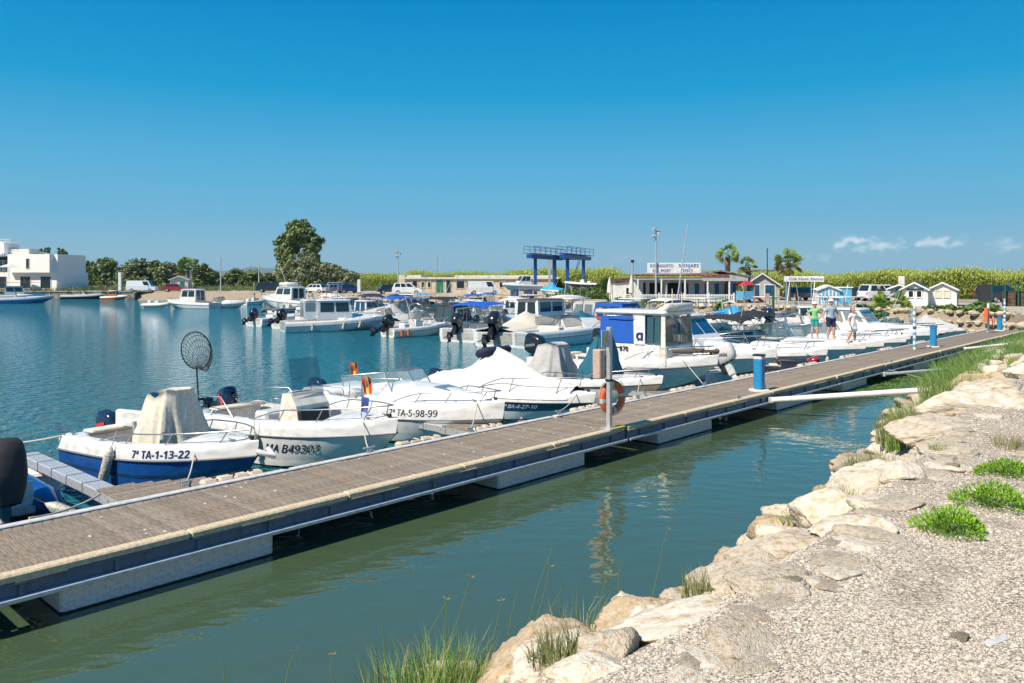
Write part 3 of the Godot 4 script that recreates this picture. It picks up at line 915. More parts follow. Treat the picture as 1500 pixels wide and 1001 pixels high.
		c.position = Vector3(e[0], 0.64, e[1])
	# yellow plate under the lifebuoy post
	put(o, "yellow_plate", MB.new().box(Vector3(11.34, 0.645, -0.075), Vector3(0.50, 0.02, 0.20), Basis.IDENTITY, 0.003), "yellow_paint")
	# fingers between the berths: corner gusset of planks and a steel arm
	var fl := ["gray steel finger pontoon between the covered outboard and the blue hulled boat", "finger pontoon with planked corner between the center console boat and the windshield cruiser", "finger pontoon between the cream covered boat and the large wheelhouse boat"]
	var fk := 0
	for e in [[2.1, 6.8, 2.4], [9.2, 7.0, 1.9], [16.6, 7.0, 1.2]]:
		var g := thing("finger_pontoon", fl[fk], "pontoon", dk(e[0], W + 0.02, 0), yaw, "finger pontoons of the dock")
		fk += 1
		var L: float = e[1] - 2.1
		var m := MB.new()
		m.box(Vector3(0.15, 0.50, -L / 2 - 0.3), Vector3(0.30, 0.16, L - 0.6), Basis.IDENTITY, 0.015)
		put(g, "arm", m, "galvanised")
		for q in 6:
			put(g, "rib", MB.new().box(Vector3(0.15, 0.50, -0.9 - q * (L - 1.2) / 5.0), Vector3(0.312, 0.172, 0.02)), "dock_steel")
		var nb := 9
		for q in nb:
			var z := -0.05 - q * 0.115
			var wd := lerpf(e[2], 0.32, q / float(nb))
			var p := put(g, "plank", MB.new().box(Vector3(wd / 2, 0.575, z), Vector3(wd, 0.035, 0.105), Basis.IDENTITY, 0.004), "plank_%d" % ((q * 5 + fk) % 6))
		m = MB.new()
		m.box(Vector3(0.02, 0.49, -0.55), Vector3(0.05, 0.15, 1.1))
		m.slab(Vector3(e[2], 0.42, -0.02), Vector3(0.32, 0.42, -1.1), Vector3(0.32, 0.55, -1.1), Vector3(e[2], 0.55, -0.02), 0.02)
		put(g, "gusset_frame", m, "galvanised")
		m = MB.new()
		m.box(Vector3(0.15, 0.12, -L + 0.5), Vector3(0.5, 0.5, 0.9), Basis.IDENTITY, 0.05)
		put(g, "float", m, "concrete")


func dock_things() -> void:
	var yaw := atan2(DU.y, DU.x)
	# lifebuoy post
	var o := thing("dock_post", "gray steel post with pink switch box and sign plate, orange lifebuoy hanging on it", "post", dk(11.2, 0.12, 0.635), yaw)
	put(o, "pole", MB.new().box(Vector3(0, 1.07, 0), Vector3(0.10, 2.14, 0.10), Basis.IDENTITY, 0.012), "galvanised")
	put(o, "base_plate", MB.new().box(Vector3(0, 0.012, 0), Vector3(0.30, 0.024, 0.26), Basis.IDENTITY, 0.004), "galvanised")
	var bx := put(o, "switch_box", MB.new().box(Vector3(-0.13, 1.36, -0.16), Vector3(0.24, 0.62, 0.20), Basis.IDENTITY, 0.02), "pink_box")
	put(bx, "socket", MB.new().box(Vector3(-0.02, 1.50, -0.05), Vector3(0.07, 0.09, 0.03), Basis.IDENTITY, 0.008), "dark_metal")
	put(bx, "socket", MB.new().box(Vector3(-0.02, 1.18, -0.05), Vector3(0.07, 0.09, 0.03), Basis.IDENTITY, 0.008), "dark_metal")
	var sg := put(o, "sign_plate", MB.new().box(Vector3(-0.19, 1.90, 0.03), Vector3(0.26, 0.36, 0.012), Basis.IDENTITY, 0.003), "canvas_white")
	put(sg, "emblem", MB.new().box(Vector3(-0.15, 1.90, 0.038), Vector3(0.06, 0.16, 0.006)), "flag_yellow")
	put(o, "clamp", MB.new().box(Vector3(0, 1.02, 0), Vector3(0.13, 0.05, 0.13), Basis.IDENTITY, 0.006), "dark_metal")
	lifebuoy(dk(11.42, 0.20, 1.26), yaw - 0.15, "orange lifebuoy with white bands hanging on the gray dock post")
	# second post near the shore end
	o = thing("dock_post", "white steel post at the shore end of the dock, orange box fixed to it", "post", dk(51.2, 1.35, 0.62), yaw)
	put(o, "pole", MB.new().box(Vector3(0, 0.85, 0), Vector3(0.11, 1.7, 0.11), Basis.IDENTITY, 0.012), "white_paint")
	put(o, "orange_box", MB.new().box(Vector3(-0.45, 1.05, 0), Vector3(0.32, 0.8, 0.2), Basis.IDENTITY, 0.03), "lifebuoy_orange")
	put(o, "bracket", MB.new().box(Vector3(-0.18, 1.05, 0), Vector3(0.3, 0.06, 0.06)), "galvanised")
	lifebuoy(dk(51.7, 1.2, 1.15), yaw + 0.25, "orange lifebuoy hanging on the white post at the shore end")
	# service pedestals
	var pl := ["blue service pedestal with white collar on the dock, nearest of the three", "blue service pedestal in the middle of the dock beside the striped pole", "blue service pedestal at the shore end of the dock behind the white post"]
	var k := 0
	for e in [[18.9, 0.42, 1.0], [38.1, 0.9, 0.95], [53.4, 1.2, 0.8]]:
		o = thing("service_pedestal", pl[k], "pedestal", dk(e[0], e[1], 0.60), yaw, "blue service pedestals on the dock")
		var h: float = e[2]
		put(o, "base_plate", MB.new().lathe([[0.001, 0.05], [0.27, 0.05], [0.29, 0.03], [0.29, 0.0]], 20), "canvas_white")
		put(o, "body", MB.new().box(Vector3(0, h * 0.43 + 0.05, 0), Vector3(0.25, h * 0.86, 0.25), Basis.IDENTITY, 0.03), "pedestal_blue")
		put(o, "collar", MB.new().box(Vector3(0, h * 0.90 + 0.05, 0), Vector3(0.265, h * 0.11, 0.265), Basis.IDENTITY, 0.02), "pedestal_blue" if k else "canvas_white")
		put(o, "cap", MB.new().box(Vector3(0, h * 0.97 + 0.05, 0), Vector3(0.285, h * 0.05, 0.285), Basis.IDENTITY, 0.012), "blue_paint" if k else "dark_metal")
		var d := put(o, "door", MB.new().box(Vector3(-0.02, h * 0.5, 0.127), Vector3(0.17, h * 0.5, 0.012), Basis.IDENTITY, 0.004), "pedestal_blue")
		put(d, "handle", MB.new().box(Vector3(0.04, h * 0.5, 0.137), Vector3(0.015, 0.06, 0.012)), "dark_metal")
		var hs := MB.new()
		hs.tube([Vector3(0.14, h * 0.9, 0.0), Vector3(0.19, h * 0.85, 0.02), Vector3(0.18, h * 0.4, 0.05), Vector3(0.2, 0.06, 0.1)], 0.012, 5)
		put(o, "hose", hs, "dark_metal" if k else "rope")
		k += 1
	# striped poles
	k = 0
	for e in [[Vector2(18.15, 35.91), 1.95, "blue and white striped pole standing at the dock beside the middle pedestal"], [Vector2(31.22, 50.46), 1.95, "blue and white striped pole at the shore end of the dock"]]:
		var p: Vector2 = e[0]
		o = thing("striped_pole", e[2], "pole", w3(p, 0.55), 0, "striped poles by the dock")
		put(o, "pole", MB.new().tube([Vector3(0, 0, 0), Vector3(0, e[1], 0)], 0.065, 10), "white_paint")
		for i in 7:
			put(o, "stripe", MB.new().tube([Vector3(0, 0.15 + i * 0.27, 0), Vector3(0, 0.28 + i * 0.27, 0)], 0.068, 10), "light_blue_paint" if i != 3 else "canvas_teal")
		k += 1
	# struts from the bank that hold the dock off
	k = 0
	for e in [[dk(18.6, -0.05, 0.42), Vector2(10.81, 20.40), 0.95, "white steel strut from the dock to the square bank block"], [dk(39.6, -0.05, 0.48), Vector2(22.11, 35.25), 0.9, "white strut in the reed grass near the shore end"], [dk(28.0, -0.05, 0.3), Vector2(16.25, 29.18), 0.5, "thin strut low over the water below the middle of the dock"]]:
		var a: Vector3 = e[0]
		var b := w3(e[1], e[2])
		o = thing("mooring_strut", e[3], "strut", a, 0, "struts between dock and bank")
		put(o, "tube", MB.new().tube([Vector3.ZERO, b - a], 0.075 if k == 0 else 0.06, 12), "white_paint" if k < 2 else "galvanised")
		put(o, "end_joint", MB.new().box(Vector3.ZERO, Vector3(0.16, 0.16, 0.16), Basis.IDENTITY, 0.02), "edge_concrete")
		put(o, "end_joint", MB.new().box(b - a, Vector3(0.18, 0.18, 0.18), Basis.IDENTITY, 0.02), "galvanised")
		k += 1
	# cables from the dock into the water
	solo("mooring_cable", MB.new().tube([dk(28.6, -0.03, 0.42), dk(29.5, -0.9, 0.12), dk(30.4, -1.9, -0.1)], 0.012, 5), "rope", "pair of pale cables running from the dock down into the channel", "cable")
	solo("mooring_cable", MB.new().tube([dk(-0.6, -0.02, 0.3), dk(-0.45, -0.12, 0.05), dk(-0.2, -0.3, -0.1)], 0.009, 5), "rope", "thin frayed rope hanging off the dock into the water at the left edge", "cable")
	solo("white_bucket", MB.new().lathe([[0.001, 0.0], [0.10, 0.0], [0.12, 0.26], [0.125, 0.28], [0.11, 0.28], [0.10, 0.03], [0.001, 0.03]], 16), "fender", "white bucket standing on the planked corner of the second finger pontoon", "bucket", dk(10.2, 2.55, 0.6))


func lifebuoy(at: Vector3, yaw: float, label: String) -> void:
	var o := thing("lifebuoy", label, "lifebuoy", at, yaw)
	var rows := []
	for i in 41:
		var a := TAU * i / 40.0
		var ring := []
		for j in 12:
			var b := TAU * j / 12.0
			ring.append(Vector3(cos(a) * (0.29 + 0.085 * cos(b)), sin(a) * (0.29 + 0.085 * cos(b)), 0.06 * sin(b)))
		rows.append(ring)
	put(o, "ring", MB.new().soft().loft(rows, true), "lifebuoy_orange")
	for k in 4:
		var r2 := []
		for i in 4:
			var a := TAU * (k / 4.0 + 0.02) + 0.09 * i - 0.12
			var ring := []
			for j in 12:
				var b := TAU * j / 12.0
				ring.append(Vector3(cos(a) * (0.29 + 0.088 * cos(b)), sin(a) * (0.29 + 0.088 * cos(b)), 0.063 * sin(b)))
			r2.append(ring)
		put(o, "white_band", MB.new().soft().loft(r2, true), "canvas_white")
	var pts := []
	for i in 33:
		var a := TAU * i / 32.0
		var r := 0.385 + 0.03 * absf(sin(a * 2.0))
		pts.append(Vector3(cos(a) * r, sin(a) * r, 0.0))
	put(o, "grab_line", MB.new().tube(pts, 0.008, 5), "rope")


# ---------------------------------------------------------------- boats: local +x is the bow, +z starboard, y 0 the waterline
func hull_at(b: Dictionary, u: float, lv: float, side: float) -> Vector3:
	var L: float = b.L
	var e := clampf((u - 0.42) / 0.58, 0, 1)
	var bw: float = maxf(b.B * 0.5 * (1.0 - pow(e, b.get("full", 2.4))) * lerpf(0.92, 1.0, minf(1, u / 0.35)), 0.015)
	var sh: float = b.fs + (b.fb - b.fs) * pow(u, 1.8)
	var g: float = b.get("band", 0.2)
	var t := pow(maxf(0, (u - 0.5) / 0.5), 2.2)
	var cb: float = bw * (0.93 - 0.5 * t)
	var cy := 0.02 + (sh - g) * 0.42 * t
	var ky := -0.25 + 0.30 * pow(maxf(0, (u - 0.7) / 0.3), 2)
	var gi: float = maxf(bw - b.get("side", 0.16), 0.0)
	var zs := [0.0, cb, lerpf(cb, bw, 0.68), bw, bw - 0.025, gi]
	var ys := [ky, cy, lerpf(cy, sh - g, 0.55), sh - g, sh, sh + 0.025]
	var hx := [0.0, 0.3, 0.68, 0.96, 1.0, 1.0]
	var i := clampi(int(lv), 0, 4)
	var f := lv - i
	var x0: float = -L / 2.0 + u * L * b.get("wl", 0.86)
	var x1 := -L / 2.0 + u * L
	return Vector3(lerpf(x0, x1, lerpf(hx[i], hx[i + 1], f)), lerpf(ys[i], ys[i + 1], f), side * lerpf(zs[i], zs[i + 1], f))


func strip(b: Dictionary, lv: Array, n := 14, out := 0.0) -> MB:
	var m := MB.new().soft()
	for s in [-1.0, 1.0]:
		var rows := []
		for i in n + 1:
			var row := []
			for l in lv:
				row.append(hull_at(b, float(i) / n, l, s) + Vector3(0, 0, s * out))
			rows.append(row)
		m.loft(rows, false, s > 0)
	return m


func hull(o: Node3D, b: Dictionary) -> void:
	var n: int = b.get("n", 14)
	var top: String = b.get("top", "gelcoat")
	var ud: float = b.get("ud", 0.62)
	var m := strip(b, [1.0, 1.5, 2.0, 2.5, 3.0], n)
	m.st.set_smooth_group(-1)
	var tr := []
	for l in [0.0, 1.0, 2.0, 3.0, 4.0]:
		tr.append(l)
	for i in 4:
		m.quad(hull_at(b, 0, tr[i], -1), hull_at(b, 0, tr[i + 1], -1), hull_at(b, 0, tr[i + 1], 1), hull_at(b, 0, tr[i], 1))
	put(o, "hull", m, b.get("hull", "gelcoat"))
	put(o, "hull_bottom", strip(b, [0.0, 0.5, 1.0], n), b.get("bottom", "bottom_paint"))
	m = strip(b, [3.0, 3.5, 4.0, 4.5, 5.0], n, 0.004)
	put(o, "gunwale", m, top)
	var sides := MB.new()
	for s in [-1, 1]:
		var pts := []
		for i in n + 1:
			pts.append(hull_at(b, float(i) / n, 3.0, s) + Vector3(0, 0, s * 0.015))
		sides.tube(pts, b.get("rub", 0.022), 5)
	put(o, "rub_rail", sides, b.get("rub_mat", "gray_rubber"))
	# foredeck, with crown or raised for a cuddy
	var dh: float = b.get("deck_h", 0.05)
	m = MB.new().soft()
	var rows := []
	for i in 9:
		var u := lerpf(ud, 1.0, i / 8.0)
		var row := []
		var k := i / 8.0
		for j in 9:
			var z := -1.0 + j / 4.0
			var p := hull_at(b, u, 5.0, signf(z) if z != 0 else 1.0)
			var rise := dh * (1.0 - pow(k, 1.6)) * (1.0 - pow(absf(z), 3.0 if dh > 0.15 else 2.0)) + 0.02 * (1.0 - z * z)
			row.append(Vector3(p.x, p.y + rise, p.z * absf(z)))
		rows.append(row)
	m.loft(rows)
	put(o, "foredeck", m, top)
	# cockpit
	var fl: float = b.get("floor", 0.12)
	m = MB.new()
	for s in [-1, 1]:
		rows = []
		for i in 9:
			var u := lerpf(0.0, ud, i / 8.0)
			var p := hull_at(b, u, 5.0, s)
			rows.append([p, Vector3(p.x, fl, p.z * 0.94)])
		m.loft(rows)
	var a := hull_at(b, ud, 5.0, -1)
	var c := hull_at(b, ud, 5.0, 1)
	m.quad(Vector3(a.x, fl, a.z * 0.94), a, c, Vector3(c.x, fl, c.z * 0.94))
	for j in 8:
		var z0 := -1.0 + j / 4.0
		var z1 := z0 + 0.25
		var r0 := dh * (1.0 - pow(absf(z0), 3.0 if dh > 0.15 else 2.0)) + 0.02 * (1.0 - z0 * z0)
		var r1 := dh * (1.0 - pow(absf(z1), 3.0 if dh > 0.15 else 2.0)) + 0.02 * (1.0 - z1 * z1)
		m.quad(Vector3(a.x, a.y - 0.02, c.z * z0), Vector3(a.x, a.y + r0, c.z * z0), Vector3(a.x, a.y + r1, c.z * z1), Vector3(a.x, a.y - 0.02, c.z * z1))
	put(o, "cockpit_liner", m, "cockpit")
	m = MB.new()
	rows = []
	for i in 5:
		var u := lerpf(0.0, ud, i / 4.0)
		var p := hull_at(b, u, 5.0, 1)
		rows.append([Vector3(p.x, fl, -p.z * 0.94), Vector3(p.x, fl, p.z * 0.94)])
	m.loft(rows)
	put(o, "cockpit_floor", m, "cockpit")
	# aft deck
	var q := hull_at(b, 0.0, 5.0, 1)
	put(o, "aft_bench", MB.new().box(Vector3(q.x + 0.22, (q.y + fl) / 2 - 0.02, 0), Vector3(0.44, q.y - fl, q.z * 1.95), Basis.IDENTITY, 0.03), top)
	if n > 10:
		put(o, "waterline_grime", strip(b, [0.72, 1.0, 1.12], n, 0.004), "waterline_grime")
		for u in [0.06, 0.40, 0.90]:
			for s in [-1, 1]:
				var p := hull_at(b, u, 4.7, s) + Vector3(0, 0.012, 0)
				var cm := MB.new().tube([p + Vector3(-0.09, 0.035, 0), p + Vector3(0, 0.03, 0), p + Vector3(0.09, 0.035, 0)], 0.011, 5)
				put(o, "deck_cleat", cm.box(p + Vector3(0, 0.012, 0), Vector3(0.06, 0.03, 0.03)), "steel")
		var cu := hull_at(b, 0.10, 5.0, 1)
		put(o, "seat_cushion", MB.new().box(Vector3(cu.x + 0.02, cu.y + 0.045, 0), Vector3(0.34, 0.07, cu.z * 1.7), Basis.IDENTITY, 0.025), "canvas_cream")
		put(o, "bow_light", MB.new().box(hull_at(b, 0.96, 5.0, 1) * Vector3(1, 1, 0) + Vector3(0, 0.05, 0), Vector3(0.1, 0.06, 0.06), Basis.IDENTITY, 0.015), "dark_metal")
	if b.has("stripe"):
		put(o, "stripe", strip(b, b.get("stripe_lv", [2.2, 2.9]), n, 0.006), b.stripe)
	if b.has("reg"):
		reg(o, b)


func reg(o: Node3D, b: Dictionary) -> void:
	var e: Array = b.reg     # text, height, u, level, ink: lettering that follows the hull side
	var f := SystemFont.new()
	f.font_names = PackedStringArray(["Droid Sans"])
	f.font_weight = 700 if e.size() > 5 else 400
	var t := TextMesh.new()
	t.font = f
	t.text = e[0]
	t.font_size = 40
	t.pixel_size = e[1] / 29.0
	t.depth = 0.004
	t.curve_step = 2.0
	var L: float = b.L
	var hl: float = (hull_at(b, e[2], e[3] + 0.2, 1) - hull_at(b, e[2], e[3] - 0.2, 1)).length() / 0.4
	var ar := t.get_mesh_arrays()
	var v: PackedVector3Array = ar[Mesh.ARRAY_VERTEX]
	var ix: PackedInt32Array = ar[Mesh.ARRAY_INDEX]
	var st := MB.new()
	for i in v.size():
		var lv: float = e[3] + v[i].y / hl
		var p := hull_at(b, e[2] + v[i].x / L, lv, 1)
		v[i] = p + Vector3(0, 0.0, 0.008 + v[i].z)
	for i in range(0, ix.size(), 3):
		st.tri(v[ix[i]], v[ix[i + 1]], v[ix[i + 2]])
	put(o, "registration_number", st, e[4])


func rail(o: Node3D, b: Dictionary, u0: float, u1: float, h: float, posts: int, round_bow := true, lv := 4.5, r := 0.014) -> void:
	var m := MB.new()
	var path := []
	var n := 10
	for s in [-1.0, 1.0]:
		var side := []
		for i in n + 1:
			var k := float(i) / n
			var p := hull_at(b, lerpf(u0, u1, k), lv, s)
			side.append(p + Vector3(0.05, h * minf(1.0, 0.2 + 3.0 * k) * lerpf(0.85, 1.0, k), -s * 0.02))
		side[0] = hull_at(b, u0, lv, s)
		for q in posts:
			var k := (q + 1.0) / (posts + 0.3)
			var i := clampi(int(k * n), 1, n)
			m.tube([hull_at(b, lerpf(u0, u1, float(i) / n) - 0.015, lv, s), side[i]], r * 0.85, 5)
		if s < 0:
			path = side
		else:
			side.reverse()
			if round_bow:
				path.append_array(side)
			else:
				m.tube(side, r, 6)
				m.tube(path, r, 6)
	if round_bow:
		m.tube(path, r, 6)
	put(o, "bow_rail", m, "steel")


func outboard(o: Node3D, x: float, y: float, z: float, tilt: float, cm: String, s := 1.0, cover := false) -> void:
	var e := Node3D.new()
	e.name = "outboard_motor"
	o.add_child(e, true)
	e.position = Vector3(x, y, z)
	e.rotation.z = -tilt
	e.scale = Vector3.ONE * s
	var rows := []
	for k in [[0.0, 0.25, 0.13, 0.02], [0.05, 0.32, 0.17, 0.01], [0.18, 0.35, 0.185, 0.0], [0.36, 0.33, 0.18, -0.03], [0.46, 0.29, 0.165, -0.05], [0.52, 0.22, 0.13, -0.07], [0.54, 0.10, 0.06, -0.08]]:
		var ring := []
		for j in 16:
			var a := TAU * j / 16.0
			var cx := signf(cos(a)) * pow(absf(cos(a)), 0.5)
			var cz := signf(sin(a)) * pow(absf(sin(a)), 0.5)
			ring.append(Vector3(-0.22 + k[3] + cx * k[1] * (1.12 if cover else 1.0), k[0] * (1.1 if cover else 1.0) - (0.12 if cover and k[0] < 0.05 else 0.0), cz * k[2] * (1.15 if cover else 1.0)))
		rows.append(ring)
	var m := MB.new().soft().loft(rows, true)
	for j in range(1, 15):
		m.tri(rows[6][0], rows[6][j], rows[6][j + 1])
	put(e, "cowl", m, cm)
	if cover:
		put(e, "emblem", MB.new().tube([Vector3(-0.30, 0.26, 0.20), Vector3(-0.30, 0.26, 0.222)], 0.055, 16), "canvas_white")
		put(e, "emblem_core", MB.new().tube([Vector3(-0.30, 0.26, 0.20), Vector3(-0.30, 0.26, 0.225)], 0.03, 12), "canvas_black")
		put(e, "white_strap", MB.new().box(Vector3(-0.1, 0.52, 0.12), Vector3(0.16, 0.02, 0.02), Basis(Vector3.BACK, -0.3)), "canvas_white")
	else:
		var b := MB.new()
		for sd in [-1, 1]:
			b.box(Vector3(-0.26, 0.24, sd * 0.198), Vector3(0.34, 0.07, 0.01), Basis(Vector3.BACK, 0.35))
		put(e, "cowl_stripe", b, "gray_rubber" if cm != "cowl_navy" else "flag_red")
	m = MB.new()
	m.box(Vector3(-0.2, -0.18, 0), Vector3(0.22, 0.46, 0.13), Basis.IDENTITY, 0.03)
	m.box(Vector3(-0.22, -0.55, 0), Vector3(0.15, 0.4, 0.06), Basis.IDENTITY, 0.02)
	m.box(Vector3(-0.3, -0.52, 0), Vector3(0.36, 0.02, 0.2), Basis.IDENTITY, 0.005)
	m.tube([Vector3(-0.05, -0.75, 0), Vector3(-0.15, -0.75, 0), Vector3(-0.38, -0.75, 0), Vector3(-0.46, -0.75, 0)], [0.02, 0.055, 0.055, 0.03], 8)
	m.slab(Vector3(-0.12, -0.78, 0), Vector3(-0.3, -0.78, 0), Vector3(-0.28, -0.95, 0), Vector3(-0.22, -0.95, 0), 0.008)
	put(e, "leg", m, "cowl_black" if cm != "cowl_white" else cm)
	m = MB.new()
	for k in 3:
		var bs := Basis(Vector3.RIGHT, TAU * k / 3.0) * Basis(Vector3.UP, 0.5)
		m.box(Vector3(-0.46, 0, 0) + Basis(Vector3.RIGHT, TAU * k / 3.0) * Vector3(0, 0.09, 0) + Vector3(0, -0.75, 0), Vector3(0.012, 0.16, 0.10), bs)
	put(e, "propeller", m, "dark_metal")
	put(e, "bracket", MB.new().box(Vector3(-0.02, -0.1, 0), Vector3(0.12, 0.36, 0.24), Basis.IDENTITY, 0.02), "dark_metal")


func screen(o: Node3D, x: float, y: float, w: float, h: float, back: float, rake: float, gm := "glass", fm := "steel") -> void:
	# wrap-round windscreen: two front panes and two side panes in a frame
	var lo := [Vector3(x - back, y, -w), Vector3(x, y, -w * 0.72), Vector3(x + 0.14, y, 0), Vector3(x, y, w * 0.72), Vector3(x - back, y, w)]
	var hi := []
	for i in 5:
		var p: Vector3 = lo[i]
		hi.append(Vector3(p.x - rake - (0.0 if i in [1, 2, 3] else -rake * 0.6), y + h * (0.75 if i in [0, 4] else 1.0), p.z * 0.9))
	for i in 4:
		var g := MB.new()
		g.quad(lo[i], lo[i + 1], hi[i + 1], hi[i])
		put(o, "windscreen_pane", g, gm)
	var f := MB.new()
	f.tube(hi, 0.018, 5)
	f.tube(lo, 0.018, 5)
	for i in 5:
		f.tube([lo[i], hi[i]], 0.018, 5)
	put(o, "windscreen_frame", f, fm)


func console(o: Node3D, x: float, fl: float, h: float, w: float, m: String, glass := true, gm := "smoke_glass") -> void:
	var rows := []
	for k in [[0.0, 0.30, 0.36], [0.5, 0.29, 0.33], [0.8, 0.26, 0.24], [1.0, 0.22, 0.05]]:
		var ring := []
		for p in [[-1, -1], [-1, 1], [1, 1], [1, -1]]:
			ring.append(Vector3(x + (-k[1] if p[0] < 0 else k[2]), fl + h * k[0], p[1] * w / 2 * (1.0 - 0.12 * k[0])))
		rows.append(ring)
	var b := MB.new().loft(rows, true)
	b.quad(rows[3][0], rows[3][1], rows[3][2], rows[3][3])
	var c := put(o, "console", b, m)
	put(c, "instrument_panel", MB.new().box(Vector3(x - 0.15, fl + h * 0.96, 0), Vector3(0.14, 0.1, w * 0.6), Basis.IDENTITY, 0.02), "dark_metal")
	var st := MB.new()
	var pts := []
	for i in 17:
		pts.append(Vector3(x - 0.36 + 0.05 * sin(TAU * i / 16.0), fl + h * 0.82 + 0.17 * sin(TAU * i / 16.0), 0.17 * cos(TAU * i / 16.0)))
	st.tube(pts, 0.014, 5)
	put(c, "steering_wheel", st, "dark_metal")
	if glass:
		var g := MB.new()
		g.quad(Vector3(x + 0.12, fl + h * 0.97, -w * 0.43), Vector3(x + 0.12, fl + h * 0.97, w * 0.43), Vector3(x - 0.08, fl + h + 0.72, w * 0.40), Vector3(x - 0.08, fl + h + 0.72, -w * 0.40))
		put(o, "windscreen_pane", g, gm)
	put(o, "seat", MB.new().box(Vector3(x - 0.95, fl + 0.35, 0), Vector3(0.45, 0.7, w * 0.9), Basis.IDENTITY, 0.05), "gelcoat")


func bimini(o: Node3D, x0: float, x1: float, w: float, y0: float, y1: float, cm: String) -> void:
	var m := MB.new().soft()
	var rows := []
	for i in 9:
		var k := i / 8.0
		var row := []
		for j in 9:
			var z := -1.0 + j / 4.0
			row.append(Vector3(lerpf(x0, x1, k), y1 + 0.10 * sin(PI * k) - 0.14 * z * z * z * z - 0.05 * z * z - (0.10 if i in [0, 8] else 0.0), z * w / 2))
		rows.append(row)
	m.loft(rows)
	put(o, "canopy", m, cm)
	var f := MB.new()
	var xm := (x0 + x1) / 2
	for s in [-1, 1]:
		for e in [x0 + 0.05, xm, x1 - 0.05]:
			f.tube([Vector3(xm, y0, s * w * 0.5), Vector3(e, y1 - 0.12, s * w * 0.49)], 0.014, 5)
	put(o, "canopy_frame", f, "steel")


func cabin(o: Node3D, x0: float, x1: float, w: float, y0: float, h: float, rf: float, ra: float, wm: String, gm: String, roof := "gelcoat", panes := [[0.08, 0.48], [0.54, 0.92]], over := 0.16, vis := true) -> void:
	var t := 0.90
	var P := [Vector3(x0, y0, -w / 2), Vector3(x1, y0, -w / 2), Vector3(x1, y0, w / 2), Vector3(x0, y0, w / 2)]
	var Q := [Vector3(x0 + ra, y0 + h, -w / 2 * t), Vector3(x1 - rf, y0 + h, -w / 2 * t), Vector3(x1 - rf, y0 + h, w / 2 * t), Vector3(x0 + ra, y0 + h, w / 2 * t)]
	var m := MB.new()
	for i in 4:
		m.quad_out(P[i], P[(i + 1) % 4], Q[(i + 1) % 4], Q[i], Vector3((x0 + x1) / 2, y0 + h / 2, 0))
	m.quad(Q[0], Q[1], Q[2], Q[3])
	var c := put(o, "cabin", m, wm)
	for face in [[0, 1, panes], [2, 3, panes.map(func(p): return [1.0 - p[1], 1.0 - p[0]])], [1, 2, [[0.06, 0.48], [0.52, 0.94]]], [3, 0, [[0.12, 0.46], [0.54, 0.88]]]]:
		var a: Vector3 = P[face[0]]
		var b: Vector3 = P[face[1]]
		var d: Vector3 = Q[face[1]]
		var e: Vector3 = Q[face[0]]
		var back: bool = face[0] == 3
		for p in face[2]:
			var lo := 0.10 if back else 0.42
			var g := MB.new()
			g.slab(a.lerp(b, p[0]).lerp(e.lerp(d, p[0]), lo), a.lerp(b, p[1]).lerp(e.lerp(d, p[1]), lo), a.lerp(b, p[1]).lerp(e.lerp(d, p[1]), 0.90), a.lerp(b, p[0]).lerp(e.lerp(d, p[0]), 0.90), 0.012)
			put(c, "door_pane" if back else "window", g, gm)
	if roof:
		var rows := []
		for k in [[-over, 0.0], [-over * 0.8, 0.05], [0.0, 0.075]]:
			var ring := []
			for j in 20:
				var a := TAU * j / 20.0
				var cx := signf(cos(a)) * pow(absf(cos(a)), 0.35)
				var cz := signf(sin(a)) * pow(absf(sin(a)), 0.35)
				ring.append(Vector3((Q[0].x + Q[1].x) / 2 + cx * ((Q[1].x - Q[0].x) / 2 - k[0]), y0 + h + 0.003 + k[1], cz * (w / 2 * t - k[0] * 0.7)))
			rows.append(ring)
		var r := MB.new().soft().loft(rows, true)
		r.st.set_smooth_group(-1)
		for j in range(1, 19):
			r.tri(rows[2][0], rows[2][j], rows[2][j + 1])
			r.tri(rows[0][0], rows[0][j], rows[0][j + 1])
		put(o, "roof", r, roof)


func tarp(o: Node3D, b: Dictionary, u0: float, u1: float, peaks: Array, cm: String, amp := 0.02) -> void:
	# cloth stretched from gunwale to gunwale over what stands beneath: peaks are [u, height, half width share]
	var m := MB.new().soft()
	var rows := []
	var n := 26
	for i in n + 1:
		var u := lerpf(u0, u1, float(i) / n)
		var e := hull_at(b, u, 4.4, 1)
		var low := hull_at(b, u, 3.4, 1)
		var h := 0.06
		for j in peaks.size() - 1:
			if u >= peaks[j][0] and u <= peaks[j + 1][0]:
				var f: float = (u - peaks[j][0]) / (peaks[j + 1][0] - peaks[j][0])
				h = lerpf(peaks[j][1], peaks[j + 1][1], f * f * (3 - 2 * f) * 0.5 + f * 0.5)
		var row := []
		for j in 17:
			var z := -1.0 + j / 8.0
			var y := e.y + 0.03 + h * pow(1.0 - absf(z), 0.8) + fnl.get_noise_2d(u * 900.0, z * 170.0) * amp * 2.0 * (1.0 - z * z)
			row.append(Vector3(e.x, y, e.z * z * 1.03))
		row[0] = Vector3(low.x, low.y, -low.z - 0.02)
		row[16] = Vector3(low.x, low.y, low.z + 0.02)
		rows.append(row)
	m.loft(rows)
	put(o, "cover", m, cm)


